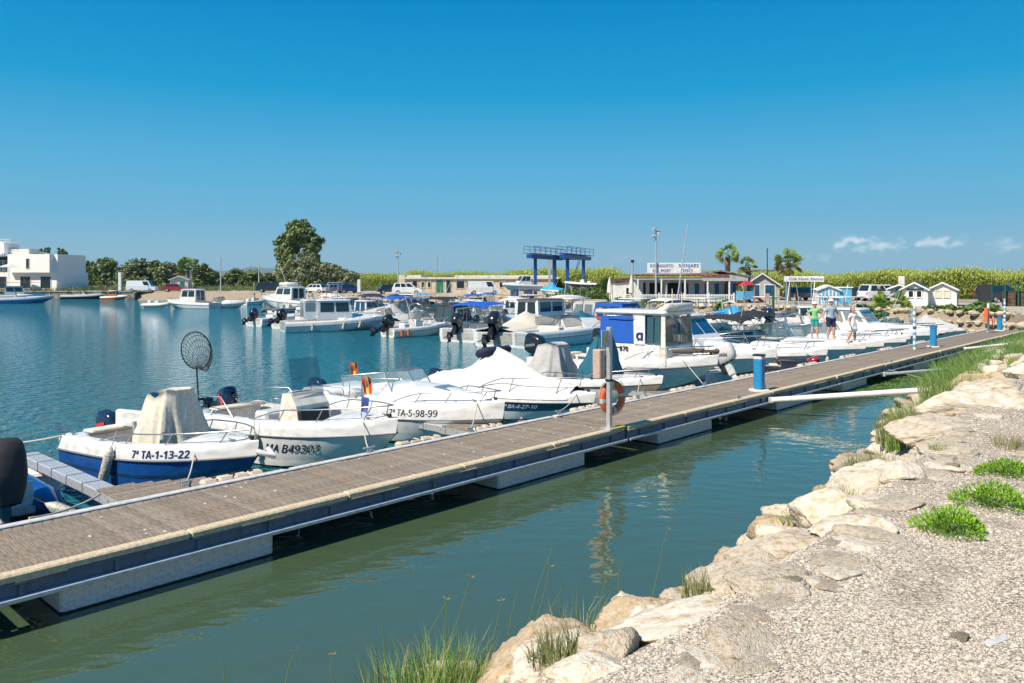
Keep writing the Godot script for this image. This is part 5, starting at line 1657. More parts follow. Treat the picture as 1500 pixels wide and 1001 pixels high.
func craft(label: String, group: String, stern: Vector2, bow: Vector2, kind: String, o: Dictionary) -> Node3D:
	var L: float = maxf(stern.distance_to(bow) * 1.06, 3.2)
	var b := {"L": L, "B": clampf(L * 0.35, 1.5, 2.8), "fs": clampf(0.30 + L * 0.055, 0.45, 1.0), "fb": clampf(0.42 + L * 0.075, 0.6, 1.4), "band": clampf(L * 0.04, 0.16, 0.34), "hull": o.get("hull", "gelcoat"), "top": o.get("top", "gelcoat"),
		"ud": 0.62, "n": 10, "full": o.get("full", 2.4), "bottom": o.get("bottom", "gelcoat_gray"), "rub": 0.03, "rub_mat": o.get("rub", "gray_rubber"), "deck_h": 0.06}
	if kind in ["cuddy", "pilot", "hood"]:
		b.ud = 0.50
		b.deck_h = 0.05 * L
	if o.has("stripe"):
		b.stripe = o.stripe
	var e := boat_root(label, group, stern, bow, o.get("name", "boat"), o.get("cat", "boat"))
	var fs: float = b.fs
	var B: float = b.B
	if kind == "rib":
		for s in [-1, 1]:
			put(e, "tube", MB.new().tube([Vector3(-L / 2, 0.25, s * B * 0.36), Vector3(-L / 2 + 0.3, 0.28, s * B * 0.38), Vector3(L * 0.15, 0.3, s * B * 0.38), Vector3(L * 0.38, 0.42, s * B * 0.24), Vector3(L * 0.5, 0.55, 0)], [0.08, 0.24, 0.25, 0.25, 0.22], 10), b.hull)
		put(e, "floor", MB.new().box(Vector3(0, 0.12, 0), Vector3(L * 0.8, 0.3, B * 0.62)), "gelcoat")
		console(e, 0.0, 0.2, 0.7, 0.6, "gelcoat", false)
	else:
		hull(e, b)
	var eng: String = o.get("eng", "")
	if eng:
		for k in (2 if o.has("twin") else 1):
			outboard(e, -L / 2 - 0.05, fs * 0.95, (k * 0.7 - 0.35) if o.has("twin") else 0.0, o.get("tilt", 0.75) * 1.2, eng, o.get("es", 1.1) * 0.9)
	var cl: String = o.get("cloth", "canvas_blue")
	match kind:
		"open":
			console(e, -0.05 * L, 0.15, fs * 0.5 + 0.65, B * 0.45, "gelcoat", true, "smoke_glass")
		"cuddy":
			screen(e, L * 0.02, fs + 0.22, B * 0.42, 0.62, L * 0.2, 0.4, o.get("glass", "smoke_glass"), o.get("frame", "steel"))
			put(e, "seat", MB.new().box(Vector3(-L * 0.18, fs * 0.9, 0), Vector3(0.5, 0.6, B * 0.6), Basis.IDENTITY, 0.06), "canvas_white")
		"pilot":
			cabin(e, -L * 0.20, L * 0.14, B * 0.74, fs + 0.10, o.get("h", 1.35) * 0.92, o.get("rf", 0.35), 0.05, o.get("cab", "gelcoat"), o.get("glass", "dark_glass"), o.get("roof", "gelcoat"))
		"hood":
			cabin(e, -L * 0.36, L * 0.06, B * 0.86, fs + 0.04, 1.15, 0.5, 0.25, cl, o.get("glass", "smoke_glass"), cl, [[0.12, 0.5], [0.58, 0.9]], 0.02)
		"tarp":
			tarp(e, b, 0.0, 0.92, [[0.0, 0.25], [0.3, 0.4], [0.45, 0.95], [0.55, 0.7], [1.0, 0.05]], cl)
		"ttop":
			console(e, -0.05 * L, 0.15, fs * 0.5 + 0.65, B * 0.45, "gelcoat", false)
			for s in [-1, 1]:
				for x in [-0.12, 0.08]:
					put(e, "top_post", MB.new().tube([Vector3(x * L, 0.3, s * B * 0.26), Vector3(x * L, fs + 1.55, s * B * 0.3)], 0.03, 5), "galvanised")
			put(e, "hard_top", MB.new().soft().box(Vector3(-0.02 * L, fs + 1.6, 0), Vector3(L * 0.38, 0.10, B * 0.84), Basis.IDENTITY, 0.04), o.get("roof", "gelcoat"))
	if o.has("bim"):
		bimini(e, -L * 0.40, -L * 0.02, B * 0.9, fs, fs + 1.45, o.bim)
	if o.has("arch"):
		put(e, "radar_arch", MB.new().tube([Vector3(-L * 0.28, fs, -B * 0.46), Vector3(-L * 0.32, fs + 1.1, -B * 0.40), Vector3(-L * 0.32, fs + 1.25, 0), Vector3(-L * 0.32, fs + 1.1, B * 0.40), Vector3(-L * 0.28, fs, B * 0.46)], 0.06, 6), o.arch)
	if o.get("rail", true) and kind != "rib":
		rail(e, b, 0.55, 0.97, 0.32, 2, true, 4.5, 0.02)
	if kind in ["open", "cuddy", "ttop", "pilot"] and rng.randf() < 0.7:
		for i in 1 + rng.randi() % 2:
			mast(e, "antenna", Vector3(R(-0.3, 0.0) * L, fs, R(-0.3, 0.3) * B), Vector3(R(-0.4, 0.05) * L, fs + R(1.4, 2.9), R(-0.3, 0.3) * B), 0.022, "steel" if i else "gelcoat")
	for a in o.get("mast", []):
		mast(e, "antenna", Vector3(a[0] * L, fs + a[3], 0.3), Vector3((a[0] + a[1]) * L, fs + a[2], 0.2), 0.03, o.get("mast_mat", "steel"))
	for z in o.get("fend", []):
		put(e, "side_fender", MB.new().tube([hull_at(b, z, 3.2, 1) + Vector3(0, 0.05, 0.1), hull_at(b, z, 2.2, 1) + Vector3(0, -0.15, 0.12)], 0.09, 8), o.get("fend_mat", "fender"))
	return e


func far_boats() -> void:
	var G2 := "boats of the second row across the basin"
	var G3 := "boats crowded at the far pontoons"
	var G4 := "boats along the far quay"
	var G5 := "boats on the right below the rock bank"
	var e: Node3D
	craft("white open boat with tilted navy outboard, leftmost of the second row", G2, Vector2(-20.41, 63.35), Vector2(-17.42, 68.22), "open", {"eng": "cowl_navy", "es": 1.35, "tilt": 0.8})
	craft("white open boat with black outboard, squeezed between the navy outboard and the wheelhouse boat", G2, Vector2(-17.25, 59.93), Vector2(-13.97, 65.21), "open", {"eng": "cowl_black", "es": 1.45, "tilt": 0.9, "rail": false})
	e = craft("pale gray wheelhouse boat with boxy cabin and white fenders, orange buoy before it", G2, Vector2(-16.17, 56.85), Vector2(-9.76, 59.93), "pilot", {"hull": "gelcoat_pale_blue", "h": 1.5, "rf": 0.15, "fend": [0.25, 0.55, 0.72], "stripe": "gelcoat_gray", "wl": 0.9})
	cabin(e, -2.4, -1.5, 1.7, 0.9, 1.3, 0.0, 0.0, "gelcoat", "smoke_glass", "gelcoat", [[0.1, 0.9]], 0.05)
	var o := thing("mooring_buoy", "orange mooring buoy floating before the pale gray wheelhouse boat", "buoy", w3(Vector2(-12.50, 58.35), 0.08))
	put(o, "float", MB.new().soft().lathe([[0.001, -0.2], [0.3, -0.15], [0.42, 0.05], [0.3, 0.25], [0.08, 0.33], [0.001, 0.34]], 16), "gelcoat_orange")
	put(o, "ring", MB.new().tube([Vector3(0, 0.3, 0), Vector3(0.06, 0.4, 0), Vector3(0, 0.46, 0), Vector3(-0.06, 0.4, 0), Vector3(0, 0.3, 0)], 0.015, 5), "galvanised")
	o = thing("finger_pontoon", "low gray finger pontoon beside the pale gray wheelhouse boat", "pontoon", w3(Vector2(-11.71, 59.93), 0.0), -0.02)
	put(o, "deck", MB.new().box(Vector3(0, 0.38, 0), Vector3(4.6, 0.16, 0.7), Basis.IDENTITY, 0.02), "galvanised")
	put(o, "float", MB.new().box(Vector3(1.2, 0.1, 0), Vector3(1.6, 0.5, 0.6)), "concrete")
	craft("white open boat with black tilted outboard and orange fenders, right of the finger pontoon", G2, Vector2(-7.95, 51.57), Vector2(-4.46, 54.75), "open", {"eng": "cowl_black", "es": 1.5, "tilt": 0.85, "fend": [0.1, 0.2], "fend_mat": "gelcoat_orange", "hull": "gelcoat_cream"})
	craft("white runabout lying close behind the boat with orange fenders", G2, Vector2(-7.94, 56.13), Vector2(-4.62, 59.93), "cuddy", {})
	craft("white cruiser under a blue bimini with black outboard, stern toward the open water", G2, Vector2(-3.11, 47.68), Vector2(0.95, 55.43), "cuddy", {"eng": "cowl_black", "es": 1.5, "tilt": 0.6, "bim": "canvas_blue", "arch": "gelcoat"})
	craft("black cloth covered boat behind the blue bimini cruiser", G2, Vector2(-5.36, 56.85), Vector2(-2.32, 61.59), "hood", {"cloth": "canvas_black", "rail": false})
	craft("white boat with cream tarpaulin and the largest black outboard, stern toward the open water", G2, Vector2(-0.84, 44.35), Vector2(2.77, 52.17), "tarp", {"eng": "cowl_black", "es": 1.9, "tilt": 0.7, "cloth": "canvas_cream"})
	craft("wheelhouse boat with brown roof edge and tall dark doors in the middle of the harbor", G2, Vector2(-0.54, 52.79), Vector2(4.72, 59.93), "pilot", {"roof": "canvas_brown", "h": 1.5, "rf": -0.2})
	e = craft("white cruiser with large green-gray windscreen and lifebuoy on its rail, left of the dock post", G2, Vector2(0.23, 43.91), Vector2(6.69, 50.39), "cuddy", {"hull": "gelcoat_pale_blue", "rail": true}) 
	lifebuoy(e.to_global(Vector3(1.9, 1.65, 0.75)), 0.3, "orange lifebuoy on the rail of the cruiser with the green-gray windscreen")
	craft("white hard top boat on four posts behind the green-gray windscreen", G2, Vector2(2.18, 55.43), Vector2(6.23, 61.59), "ttop", {"eng": "cowl_black"})
	craft("boat with tall pale gray canvas enclosure left of the blue hood", G3, Vector2(5.07, 61.59), Vector2(8.92, 67.19), "hood", {"cloth": "canvas_grey", "rail": false})
	craft("boat with peaked dark blue canvas hood behind the dock post", G3, Vector2(6.17, 55.43), Vector2(10.56, 61.59), "hood", {"cloth": "canvas_blue", "rail": false, "glass": "blue_glass"})
	# third row, crowded
	craft("white wheelhouse boat with green side window among the far pontoons", G3, Vector2(-17.35, 73.91), Vector2(-14.11, 79.19), "pilot", {"glass": "canvas_green", "h": 1.3})
	craft("white cabin boat with bright blue side stripe, right of the green windowed one", G3, Vector2(-14.60, 70.39), Vector2(-11.46, 75.16), "pilot", {"stripe": "gelcoat_bright_blue", "glass": "blue_glass", "h": 1.1, "rf": 0.8})
	craft("boat under a blue rimmed canopy in the middle of the far pontoons", G3, Vector2(-11.52, 69.29), Vector2(-6.97, 73.91), "open", {"bim": "canvas_blue"})
	craft("boat under a dark canopy with pale roof, left of the blue bimini cruiser", G3, Vector2(-6.82, 65.21), Vector2(-3.43, 71.53), "cuddy", {"bim": "canvas_black"})
	craft("dark gray inflatable boat left of the boxy wheelhouse boat", G3, Vector2(-26.67, 86.95), Vector2(-23.59, 92.39), "rib", {"hull": "gray_rubber"})
	craft("white runabout with low screen before the blue rimmed canopy", G3, Vector2(-11.57, 64.27), Vector2(-8.52, 67.19), "cuddy", {})
	craft("white cuddy boat with steel arch left of the black cloth covered boat", G3, Vector2(-8.14, 62.46), Vector2(-4.99, 66.19), "cuddy", {"arch": "steel"})
	craft("white boat with black engine and white arch beyond the cream tarpaulin", G3, Vector2(-3.26, 63.35), Vector2(0.59, 69.29), "cuddy", {"arch": "gelcoat"})
	craft("open white boat beyond the brown roofed wheelhouse boat", G3, Vector2(1.12, 65.21), Vector2(5.39, 71.53), "open", {})
	craft("small white boat with white bimini near the green shrubs", G3, Vector2(3.80, 71.53), Vector2(8.13, 77.80), "open", {"bim": "canvas_white"})
	craft("white motorboat with navy bimini near the red hulled boat", G3, Vector2(-15.92, 83.67), Vector2(-12.92, 88.69), "cuddy", {"bim": "canvas_navy"})
	craft("white cabin boat with dark windows before the beige warehouse", G3, Vector2(-11.20, 79.19), Vector2(-8.04, 85.28), "pilot", {"h": 1.1, "rf": 0.6})
	craft("white boat with black covered engine below the white van", G3, Vector2(-6.45, 79.19), Vector2(-2.78, 85.28), "open", {"eng": "cowl_black"})
	craft("long white cabin cruiser with small square windows below the motor yacht on land", G3, Vector2(-1.39, 73.91), Vector2(3.45, 80.63), "pilot", {"h": 0.9, "rf": 0.5})
	craft("pale green open fishing boat below the land where the yacht stands", G3, Vector2(-4.47, 86.95), Vector2(0.00, 92.39), "open", {"hull": "gelcoat_green", "rail": false})
	craft("white runabout with red cushions left of the dark canopy", G3, Vector2(-8.58, 71.53), Vector2(-5.80, 75.16), "cuddy", {"stripe": "gelcoat_red"})
	craft("white boat behind the peaked blue hood, engine toward the rocks", G3, Vector2(8.41, 63.35), Vector2(12.57, 68.22), "cuddy", {"eng": "cowl_black"})
	craft("low white boat at the foot of the rocks below the white fence", G3, Vector2(10.86, 70.39), Vector2(14.88, 73.91), "open", {"rail": false})
	craft("navy hulled small boat among white ones below the light mast", G3, Vector2(-6.97, 73.91), Vector2(-4.00, 77.80), "open", {"hull": "gelcoat_navy", "rail": false})
	craft("white sloop dinghy with gray cover between the two canopies", G3, Vector2(-8.73, 59.93), Vector2(-5.97, 63.35), "tarp", {"cloth": "canvas_grey", "rail": false})
	craft("white cruiser with smoked screen right of the cruiser with the blue canopy", G3, Vector2(1.00, 58.35), Vector2(5.14, 65.21), "cuddy", {})
	# more of the crowd
	craft("white cuddy boat with steel arch beside the wheelhouse boat with the green window", G3, Vector2(-18.78, 83.67), Vector2(-15.58, 88.69), "cuddy", {"arch": "steel"})
	craft("white boat with white bimini left of the cabin boat with the blue stripe", G3, Vector2(-19.70, 82.12), Vector2(-17.14, 86.95), "open", {"bim": "canvas_white"})
	craft("gray hulled boat with black bimini behind the blue rimmed canopy", G3, Vector2(-12.44, 80.63), Vector2(-9.13, 85.28), "cuddy", {"bim": "canvas_black", "hull": "gelcoat_gray"})
	craft("white boat with tall antenna and smoked screen between the dark canopies", G3, Vector2(-8.74, 73.91), Vector2(-5.47, 77.80), "cuddy", {"mast": [[-0.1, 0.02, 3.2, 0.9]]})
	craft("white wheelhouse boat with black glass behind the blue bimini cruiser", G3, Vector2(-4.87, 69.29), Vector2(-1.65, 73.91), "pilot", {"h": 1.2, "rf": 0.6})
	craft("boat with navy cloth hood just left of the red cushioned runabout", G3, Vector2(-9.44, 67.19), Vector2(-7.23, 71.53), "hood", {"cloth": "canvas_navy", "rail": false})
	craft("white center console with white bimini beyond the cream tarpaulin", G3, Vector2(-0.43, 63.35), Vector2(2.73, 69.29), "open", {"bim": "canvas_white", "eng": "cowl_black"})
	craft("white hard top boat with black engine right of the brown roofed wheelhouse", G3, Vector2(3.15, 63.35), Vector2(6.31, 68.22), "ttop", {"eng": "cowl_black"})
	craft("white cruiser with dark windscreen at the foot of the green mound", G3, Vector2(4.44, 68.22), Vector2(8.63, 75.16), "cuddy", {"glass": "dark_glass"})
	craft("white cabin boat with gray windows before the folded parasols", G3, Vector2(8.43, 69.29), Vector2(12.56, 75.16), "pilot", {"h": 1.0, "rf": 0.7})
	craft("boat with sky blue bimini behind the boat with the long antenna", G3, Vector2(-10.96, 85.28), Vector2(-7.76, 90.50), "open", {"bim": "canvas_sky"})
	craft("small boat with black cover close to the dark gray inflatable", G3, Vector2(-21.81, 82.12), Vector2(-19.73, 85.28), "tarp", {"cloth": "canvas_black", "rail": false})
	craft("white cruiser with arch and two antennas before the red hulled boat", G3, Vector2(-15.43, 67.19), Vector2(-12.91, 70.39), "cuddy", {"arch": "gelcoat", "mast": [[-0.2, 0.0, 2.6, 0.9], [-0.3, -0.02, 3.0, 0.9]]})
	craft("white pilot boat with blue glass behind the black cloth covered boat", G3, Vector2(-5.76, 67.19), Vector2(-3.06, 71.53), "pilot", {"glass": "blue_glass", "h": 1.1, "rf": 0.6})
	craft("white open boat with red engine cover line below the brown roofed wheelhouse", G3, Vector2(-2.37, 55.43), Vector2(0.10, 59.93), "open", {"eng": "cowl_navy"})
	craft("white boat with teal cover behind the cruiser with the green-gray windscreen", G3, Vector2(3.17, 52.79), Vector2(6.53, 56.85), "tarp", {"cloth": "canvas_teal"})
	craft("white hard top boat with smoked screen right of the gray canvas enclosure", G3, Vector2(7.75, 58.35), Vector2(11.51, 63.35), "ttop", {})
	craft("white cuddy boat tucked behind the large wheelhouse boat roof", G3, Vector2(11.40, 63.35), Vector2(15.20, 68.22), "cuddy", {"bim": "canvas_white"})
	craft("white cruiser with gray arch right of the sky blue tarpaulin boat", G3, Vector2(17.96, 67.19), Vector2(21.35, 70.39), "cuddy", {"arch": "gelcoat_gray", "rail": false})
	craft("low white boat before the landing stage", G3, Vector2(21.71, 63.35), Vector2(25.91, 67.19), "cuddy", {"rail": false})
	craft("white open boat right of the beige hard top by the rocks", G3, Vector2(23.63, 69.29), Vector2(27.09, 71.53), "open", {"rail": false, "eng": "cowl_black"})
	# the rest of the crowd, too far and too alike to tell apart
	rng.seed = 515
	var kinds := [["cuddy", {}, "white runabout among the crowded far pontoons"], ["open", {"bim": "canvas_navy"}, "white boat with navy bimini among the crowded far pontoons"], ["pilot", {"h": 1.1, "rf": 0.6}, "white cabin boat among the crowded far pontoons"], ["hood", {"cloth": "canvas_black", "rail": false}, "boat under a black hood among the crowded far pontoons"], ["ttop", {"eng": "cowl_black"}, "white hard top boat among the crowded far pontoons"], ["cuddy", {"arch": "steel", "glass": "dark_glass"}, "white boat with steel arch among the crowded far pontoons"], ["tarp", {"cloth": "canvas_grey", "rail": false}, "boat under a gray cover among the crowded far pontoons"], ["open", {"eng": "cowl_black", "bim": "canvas_blue"}, "white boat with blue bimini among the crowded far pontoons"]]
	for row in [[67.0, -15.0, 5.0], [73.0, -17.0, 5.5], [80.0, -19.0, 6.0], [87.0, -20.5, 3.0], [95.0, -21.0, 1.0], [58.0, 13.5, 22.0], [62.5, 14.0, 23.0]]:
		var x: float = row[1]
		while x < row[2]:
			var kd: Array = kinds[rng.randi() % kinds.size()]
			var p := Vector2(x, row[0] + R(-1.2, 1.2))
			var d := Vector2.from_angle(R(-0.5, 0.5) + (PI if rng.randf() < 0.35 else 0.0)) * R(2.1, 2.8)
			craft(kd[2], "crowd of boats at the far pontoons", p - d, p + d, kd[0], kd[1])
			x += R(3.6, 5.0)
	# far quay
	craft("white inflatable tender left of the white fishing boat", G4, Vector2(-48.86, 105.59), Vector2(-45.24, 105.59), "rib", {"hull": "gelcoat"})
	e = craft("white fishing boat with wheelhouse windows and ring on its roof, open water before it", G4, Vector2(-37.74, 100.79), Vector2(-44.45, 103.13), "pilot", {"hull": "gelcoat_pale_blue", "h": 1.7, "fend": [0.15], "bottom": "gelcoat_blue", "mast": [[0.0, 0.05, 4.0, 1.8]]})
	craft("white cruiser with gray hull side, right of the white fishing boat", G4, Vector2(-39.94, 103.13), Vector2(-34.64, 103.13), "cuddy", {"hull": "gelcoat_gray"})
	craft("small white boat at the rocks between the cruiser and the flybridge boat", G4, Vector2(-38.19, 113.71), Vector2(-36.20, 116.70), "open", {"rail": false})
	e = craft("white flybridge cruiser with dark cabin glass and raised fishing outriggers", G4, Vector2(-24.49, 98.55), Vector2(-33.74, 108.16), "pilot", {"h": 1.7, "rf": 0.9, "mast": [[-0.05, -0.22, 4.6, 1.8], [0.05, 0.12, 4.4, 1.8]], "mast_mat": "gelcoat_cream"})
	put(e, "flybridge", MB.new().soft().box(Vector3(-0.3, 3.05, 0), Vector3(2.2, 0.5, 1.8), Basis.IDENTITY, 0.15), "gelcoat")
	craft("small red hulled boat right of the flybridge cruiser", G4, Vector2(-28.18, 108.16), Vector2(-26.41, 110.86), "open", {"hull": "gelcoat_red", "rail": false})
	craft("white boat with curved steel arch below the parked silver cars", G4, Vector2(-23.13, 96.40), Vector2(-20.33, 103.13), "cuddy", {"arch": "gelcoat"})
	e = craft("bright blue wooden fishing boat at the left edge, white gunwale", G4, Vector2(-79.29, 119.85), Vector2(-71.14, 123.18), "open", {"hull": "gelcoat_bright_blue", "rail": false, "full": 3.0, "top": "gelcoat_pale_blue"})
	e = craft("white fishing vessel with orange awning behind the bright blue boat", G4, Vector2(-91.20, 138.58), Vector2(-84.09, 143.05), "pilot", {"h": 1.6, "hull": "gelcoat", "mast": [[-0.2, 0.0, 5.0, 0.5], [0.2, -0.1, 4.0, 0.5]]})
	put(e, "awning", MB.new().box(Vector3(0.5, 3.1, 0), Vector3(6.0, 0.06, 2.4)), "gelcoat_orange")
	craft("dark long workboat below the white building, orange nets on its deck", G4, Vector2(-81.98, 145.40), Vector2(-74.73, 147.82), "open", {"hull": "gelcoat_black", "rail": false, "full": 3.0, "top": "gelcoat_gray"})
	e = craft("orange workboat right of the dark long workboat", G4, Vector2(-72.38, 140.78), Vector2(-68.04, 140.78), "pilot", {"hull": "gelcoat_orange", "cab": "gelcoat_orange", "h": 1.0, "rail": false})
	craft("navy covered fishing boat between the blue boat and the dark workboat", G4, Vector2(-88.92, 147.82), Vector2(-85.79, 150.33), "tarp", {"hull": "gelcoat_navy", "cloth": "canvas_navy", "rail": false})
	# right, below the rocks
	craft("white cruiser with gray hard top behind the cabin cruiser's roof", G5, Vector2(12.30, 58.35), Vector2(16.94, 63.35), "ttop", {"roof": "gelcoat_cream"})
	craft("boat under a bright sky blue tarpaulin with black outboard", G5, Vector2(17.97, 59.93), Vector2(16.79, 66.19), "tarp", {"cloth": "canvas_sky", "eng": "cowl_black", "es": 1.4, "tilt": 0.4, "hull": "gelcoat_teal", "rail": false})
	craft("white boat with navy outboard and gray folded hood, right of the sky blue tarpaulin", G5, Vector2(18.85, 57.59), Vector2(24.57, 60.75), "cuddy", {"eng": "cowl_navy", "es": 1.6, "tilt": 0.5, "hull": "gelcoat"})
	craft("small boat with beige hard top at the foot of the rock bank", G5, Vector2(20.15, 67.19), Vector2(24.13, 70.39), "ttop", {"roof": "canvas_cream", "rail": false})
	craft("boat with long cream hard top behind the three people", G5, Vector2(22.59, 59.93), Vector2(28.91, 64.27), "ttop", {"roof": "gelcoat_cream"})
	craft("white boat moored beyond the hard top boat by the rocks", G5, Vector2(26.77, 67.19), Vector2(30.76, 69.29), "open", {"rail": false})
	var lab := ["white boat with dark folded hood and purple seat covers beside the speedboat", "white cabin cruiser with broad gray windows right of the three people", "white open boat with gray cover behind the striped pole", "small white boat with black engine beyond the middle pedestal", "white boat with red cushion beyond the middle pedestal", "white dinghy near the shore end of the dock", "gray covered dinghy lying last at the shore end of the dock"]
	var at := [[30.3, 3.0, 6.0, "cuddy", {"bim": "canvas_black", "glass": "dark_glass", "eng": "cowl_black"}], [44.8, 2.6, 8.0, "pilot", {"glass": "smoke_glass", "h": 1.25, "rf": 0.9, "hull": "gelcoat_gray"}], [42.2, 3.2, 5.2, "tarp", {"cloth": "canvas_white"}], [47.0, 3.2, 4.8, "open", {"eng": "cowl_black"}], [48.9, 3.2, 4.6, "cuddy", {"stripe": "gelcoat_red"}], [50.6, 3.2, 4.2, "open", {"rail": false}], [52.4, 3.0, 3.8, "tarp", {"cloth": "canvas_grey", "rail": false}]]
	lab.append("white speedboat with smoked windscreen between the three people and the striped pole")
	at.append([36.0, 2.6, 6.4, "cuddy", {"hull": "gelcoat_pale_blue"}])
	lab.append("white cruiser with steel arch just left of the striped pole")
	at.append([39.3, 2.6, 6.6, "cuddy", {"arch": "steel", "hull": "gelcoat_gray"}])
	for i in 9:
		var c := at[i] as Array
		var bw := DA + DU * float(c[0]) + DV * float(c[1])
		craft(lab[i], "boats moored along the near dock", bw + DV * float(c[2]), bw, c[3], c[4])
	# yacht ashore
	e = craft("white motor yacht standing on land before the beige warehouse", "boats ashore in the yard", Vector2(3.70, 108.00), Vector2(-1.18, 106.00), "pilot", {"h": 1.2, "rf": 0.8, "hull": "gelcoat"})
	e.position.y = 2.3
	put(e, "cradle", MB.new().box(Vector3(-1, -0.55, 0), Vector3(0.3, 0.8, 2.2)).box(Vector3(1, -0.55, 0), Vector3(0.3, 0.8, 2.2)), "gelcoat_blue")
	e = craft("dark blue boat with black sides standing under the blue boat hoist", "boats ashore in the yard", Vector2(11.14, 104.00), Vector2(7.08, 106.00), "open", {"hull": "gelcoat_black", "rail": false})
	e.position.y = 2.6
	put(e, "cradle", MB.new().box(Vector3(-1, -0.75, 0), Vector3(0.3, 1.0, 1.8)).box(Vector3(1, -0.75, 0), Vector3(0.3, 1.0, 1.8)), "canvas_brown")
	e = craft("boat under sky blue sheet on the yard left of the hoist's inner legs", "boats ashore in the yard", Vector2(6.29, 102.00), Vector2(3.97, 103.00), "tarp", {"cloth": "canvas_sky", "hull": "gelcoat_cream", "rail": false})
	e.position.y = 1.75
	put(e, "cradle", MB.new().box(Vector3(0, -0.3, 0), Vector3(1.4, 0.6, 1.0)), "canvas_brown")


# ---------------------------------------------------------------- cars
func car(label: String, at: Vector3, yaw: float, kind: String, paint: String) -> void:
	var o := thing("parked_car" if kind != "van" else "parked_van", label, "van" if kind == "van" else "car", at, yaw, "vehicles parked round the harbor")
	var L := {"hatch": 4.0, "suv": 4.5, "van": 5.0, "mpv": 4.6}[kind] as float
	var h := {"hatch": 1.45, "suv": 1.72, "van": 2.0, "mpv": 1.75}[kind] as float
	var hood := {"hatch": 0.85, "suv": 1.0, "van": 1.05, "mpv": 1.0}[kind] as float
	var prof := [[-L / 2, 0.35], [-L / 2, hood - 0.05], [-L / 2 + 0.1, hood], [L * 0.22, hood], [L * 0.40, hood - 0.08], [L / 2 - 0.05, hood - 0.22], [L / 2, 0.5], [L / 2 - 0.05, 0.3]]
	var m := MB.new()
	for i in prof.size():
		var a: Array = prof[i]
		var b: Array = prof[(i + 1) % prof.size()]
		m.quad(Vector3(a[0], a[1], -0.86), Vector3(b[0], b[1], -0.86), Vector3(b[0], b[1], 0.86), Vector3(a[0], a[1], 0.86))
	for s in [-0.86, 0.86]:
		for i in range(1, prof.size() - 1):
			m.tri(Vector3(prof[0][0], prof[0][1], s), Vector3(prof[i][0], prof[i][1], s), Vector3(prof[i + 1][0], prof[i + 1][1], s))
	put(o, "body", m, paint)
	var back := -L / 2 + (0.05 if kind != "hatch" else 0.3)
	var g := [[back, hood], [back + (0.05 if kind == "van" else 0.35), h], [L * (0.24 if kind == "van" else 0.10), h], [L * (0.36 if kind == "van" else 0.30), hood]]
	m = MB.new()
	for i in 3:
		m.quad(Vector3(g[i][0], g[i][1], -0.84 + 0.12 * (1 if g[i][1] > hood else 0)), Vector3(g[i + 1][0], g[i + 1][1], -0.84 + 0.12 * (1 if g[i + 1][1] > hood else 0)), Vector3(g[i + 1][0], g[i + 1][1], 0.84 - 0.12 * (1 if g[i + 1][1] > hood else 0)), Vector3(g[i][0], g[i][1], 0.84 - 0.12 * (1 if g[i][1] > hood else 0)))
	for s in [-1, 1]:
		m.quad(Vector3(g[0][0], hood, s * 0.84), Vector3(g[1][0], h, s * 0.72), Vector3(g[2][0], h, s * 0.72), Vector3(g[3][0], hood, s * 0.84))
	var cb := put(o, "cabin", m, paint)
	for s in [-1, 1]:
		var A := Vector3(g[0][0], hood, s * 0.84)
		var B := Vector3(g[3][0], hood, s * 0.84)
		var C := Vector3(g[2][0], h, s * 0.72)
		var D := Vector3(g[1][0], h, s * 0.72)
		for p in ([[0.72, 0.95]] if kind == "van" else [[0.08, 0.34], [0.38, 0.62], [0.66, 0.94]]):
			put(cb, "window", MB.new().slab(A.lerp(B, p[0]).lerp(D.lerp(C, p[0]), 0.12), A.lerp(B, p[1]).lerp(D.lerp(C, p[1]), 0.12), A.lerp(B, p[1]).lerp(D.lerp(C, p[1]), 0.86), A.lerp(B, p[0]).lerp(D.lerp(C, p[0]), 0.86), 0.012), "dark_glass")
	for e in [[2, 3], [1, 0]]:
		var q0 := Vector3(g[e[0]][0], h, 0)
		var q1 := Vector3(g[e[1]][0], hood, 0)
		put(cb, "windscreen" if e[0] == 2 else "rear_window", MB.new().slab(q1.lerp(q0, 0.1) + Vector3(0, 0, -0.74), q1.lerp(q0, 0.1) + Vector3(0, 0, 0.74), q1.lerp(q0, 0.9) + Vector3(0, 0, 0.65), q1.lerp(q0, 0.9) + Vector3(0, 0, -0.65), 0.015), "dark_glass")
	for x in [-L * 0.30, L * 0.31]:
		for s in [-1, 1]:
			var w := put(o, "wheel", MB.new().tube([Vector3(x, 0.31, s * 0.68), Vector3(x, 0.31, s * 0.88)], 0.31, 16), "rubber")
			put(w, "rim", MB.new().tube([Vector3(x, 0.31, s * 0.87), Vector3(x, 0.31, s * 0.895)], 0.19, 12), "galvanised")
	for s in [-0.62, 0.62]:
		put(o, "headlight", MB.new().box(Vector3(L / 2 - 0.05, hood - 0.3, s), Vector3(0.1, 0.14, 0.3), Basis.IDENTITY, 0.03), "lamp_clear")
		put(o, "tail_light", MB.new().box(Vector3(-L / 2, hood - 0.2, s * 1.15), Vector3(0.04, 0.3, 0.16), Basis.IDENTITY, 0.01), "lamp_red")
		put(o, "mirror", MB.new().box(Vector3(L * 0.24, hood + 0.06, s * 1.5), Vector3(0.1, 0.12, 0.18), Basis.IDENTITY, 0.03), paint)


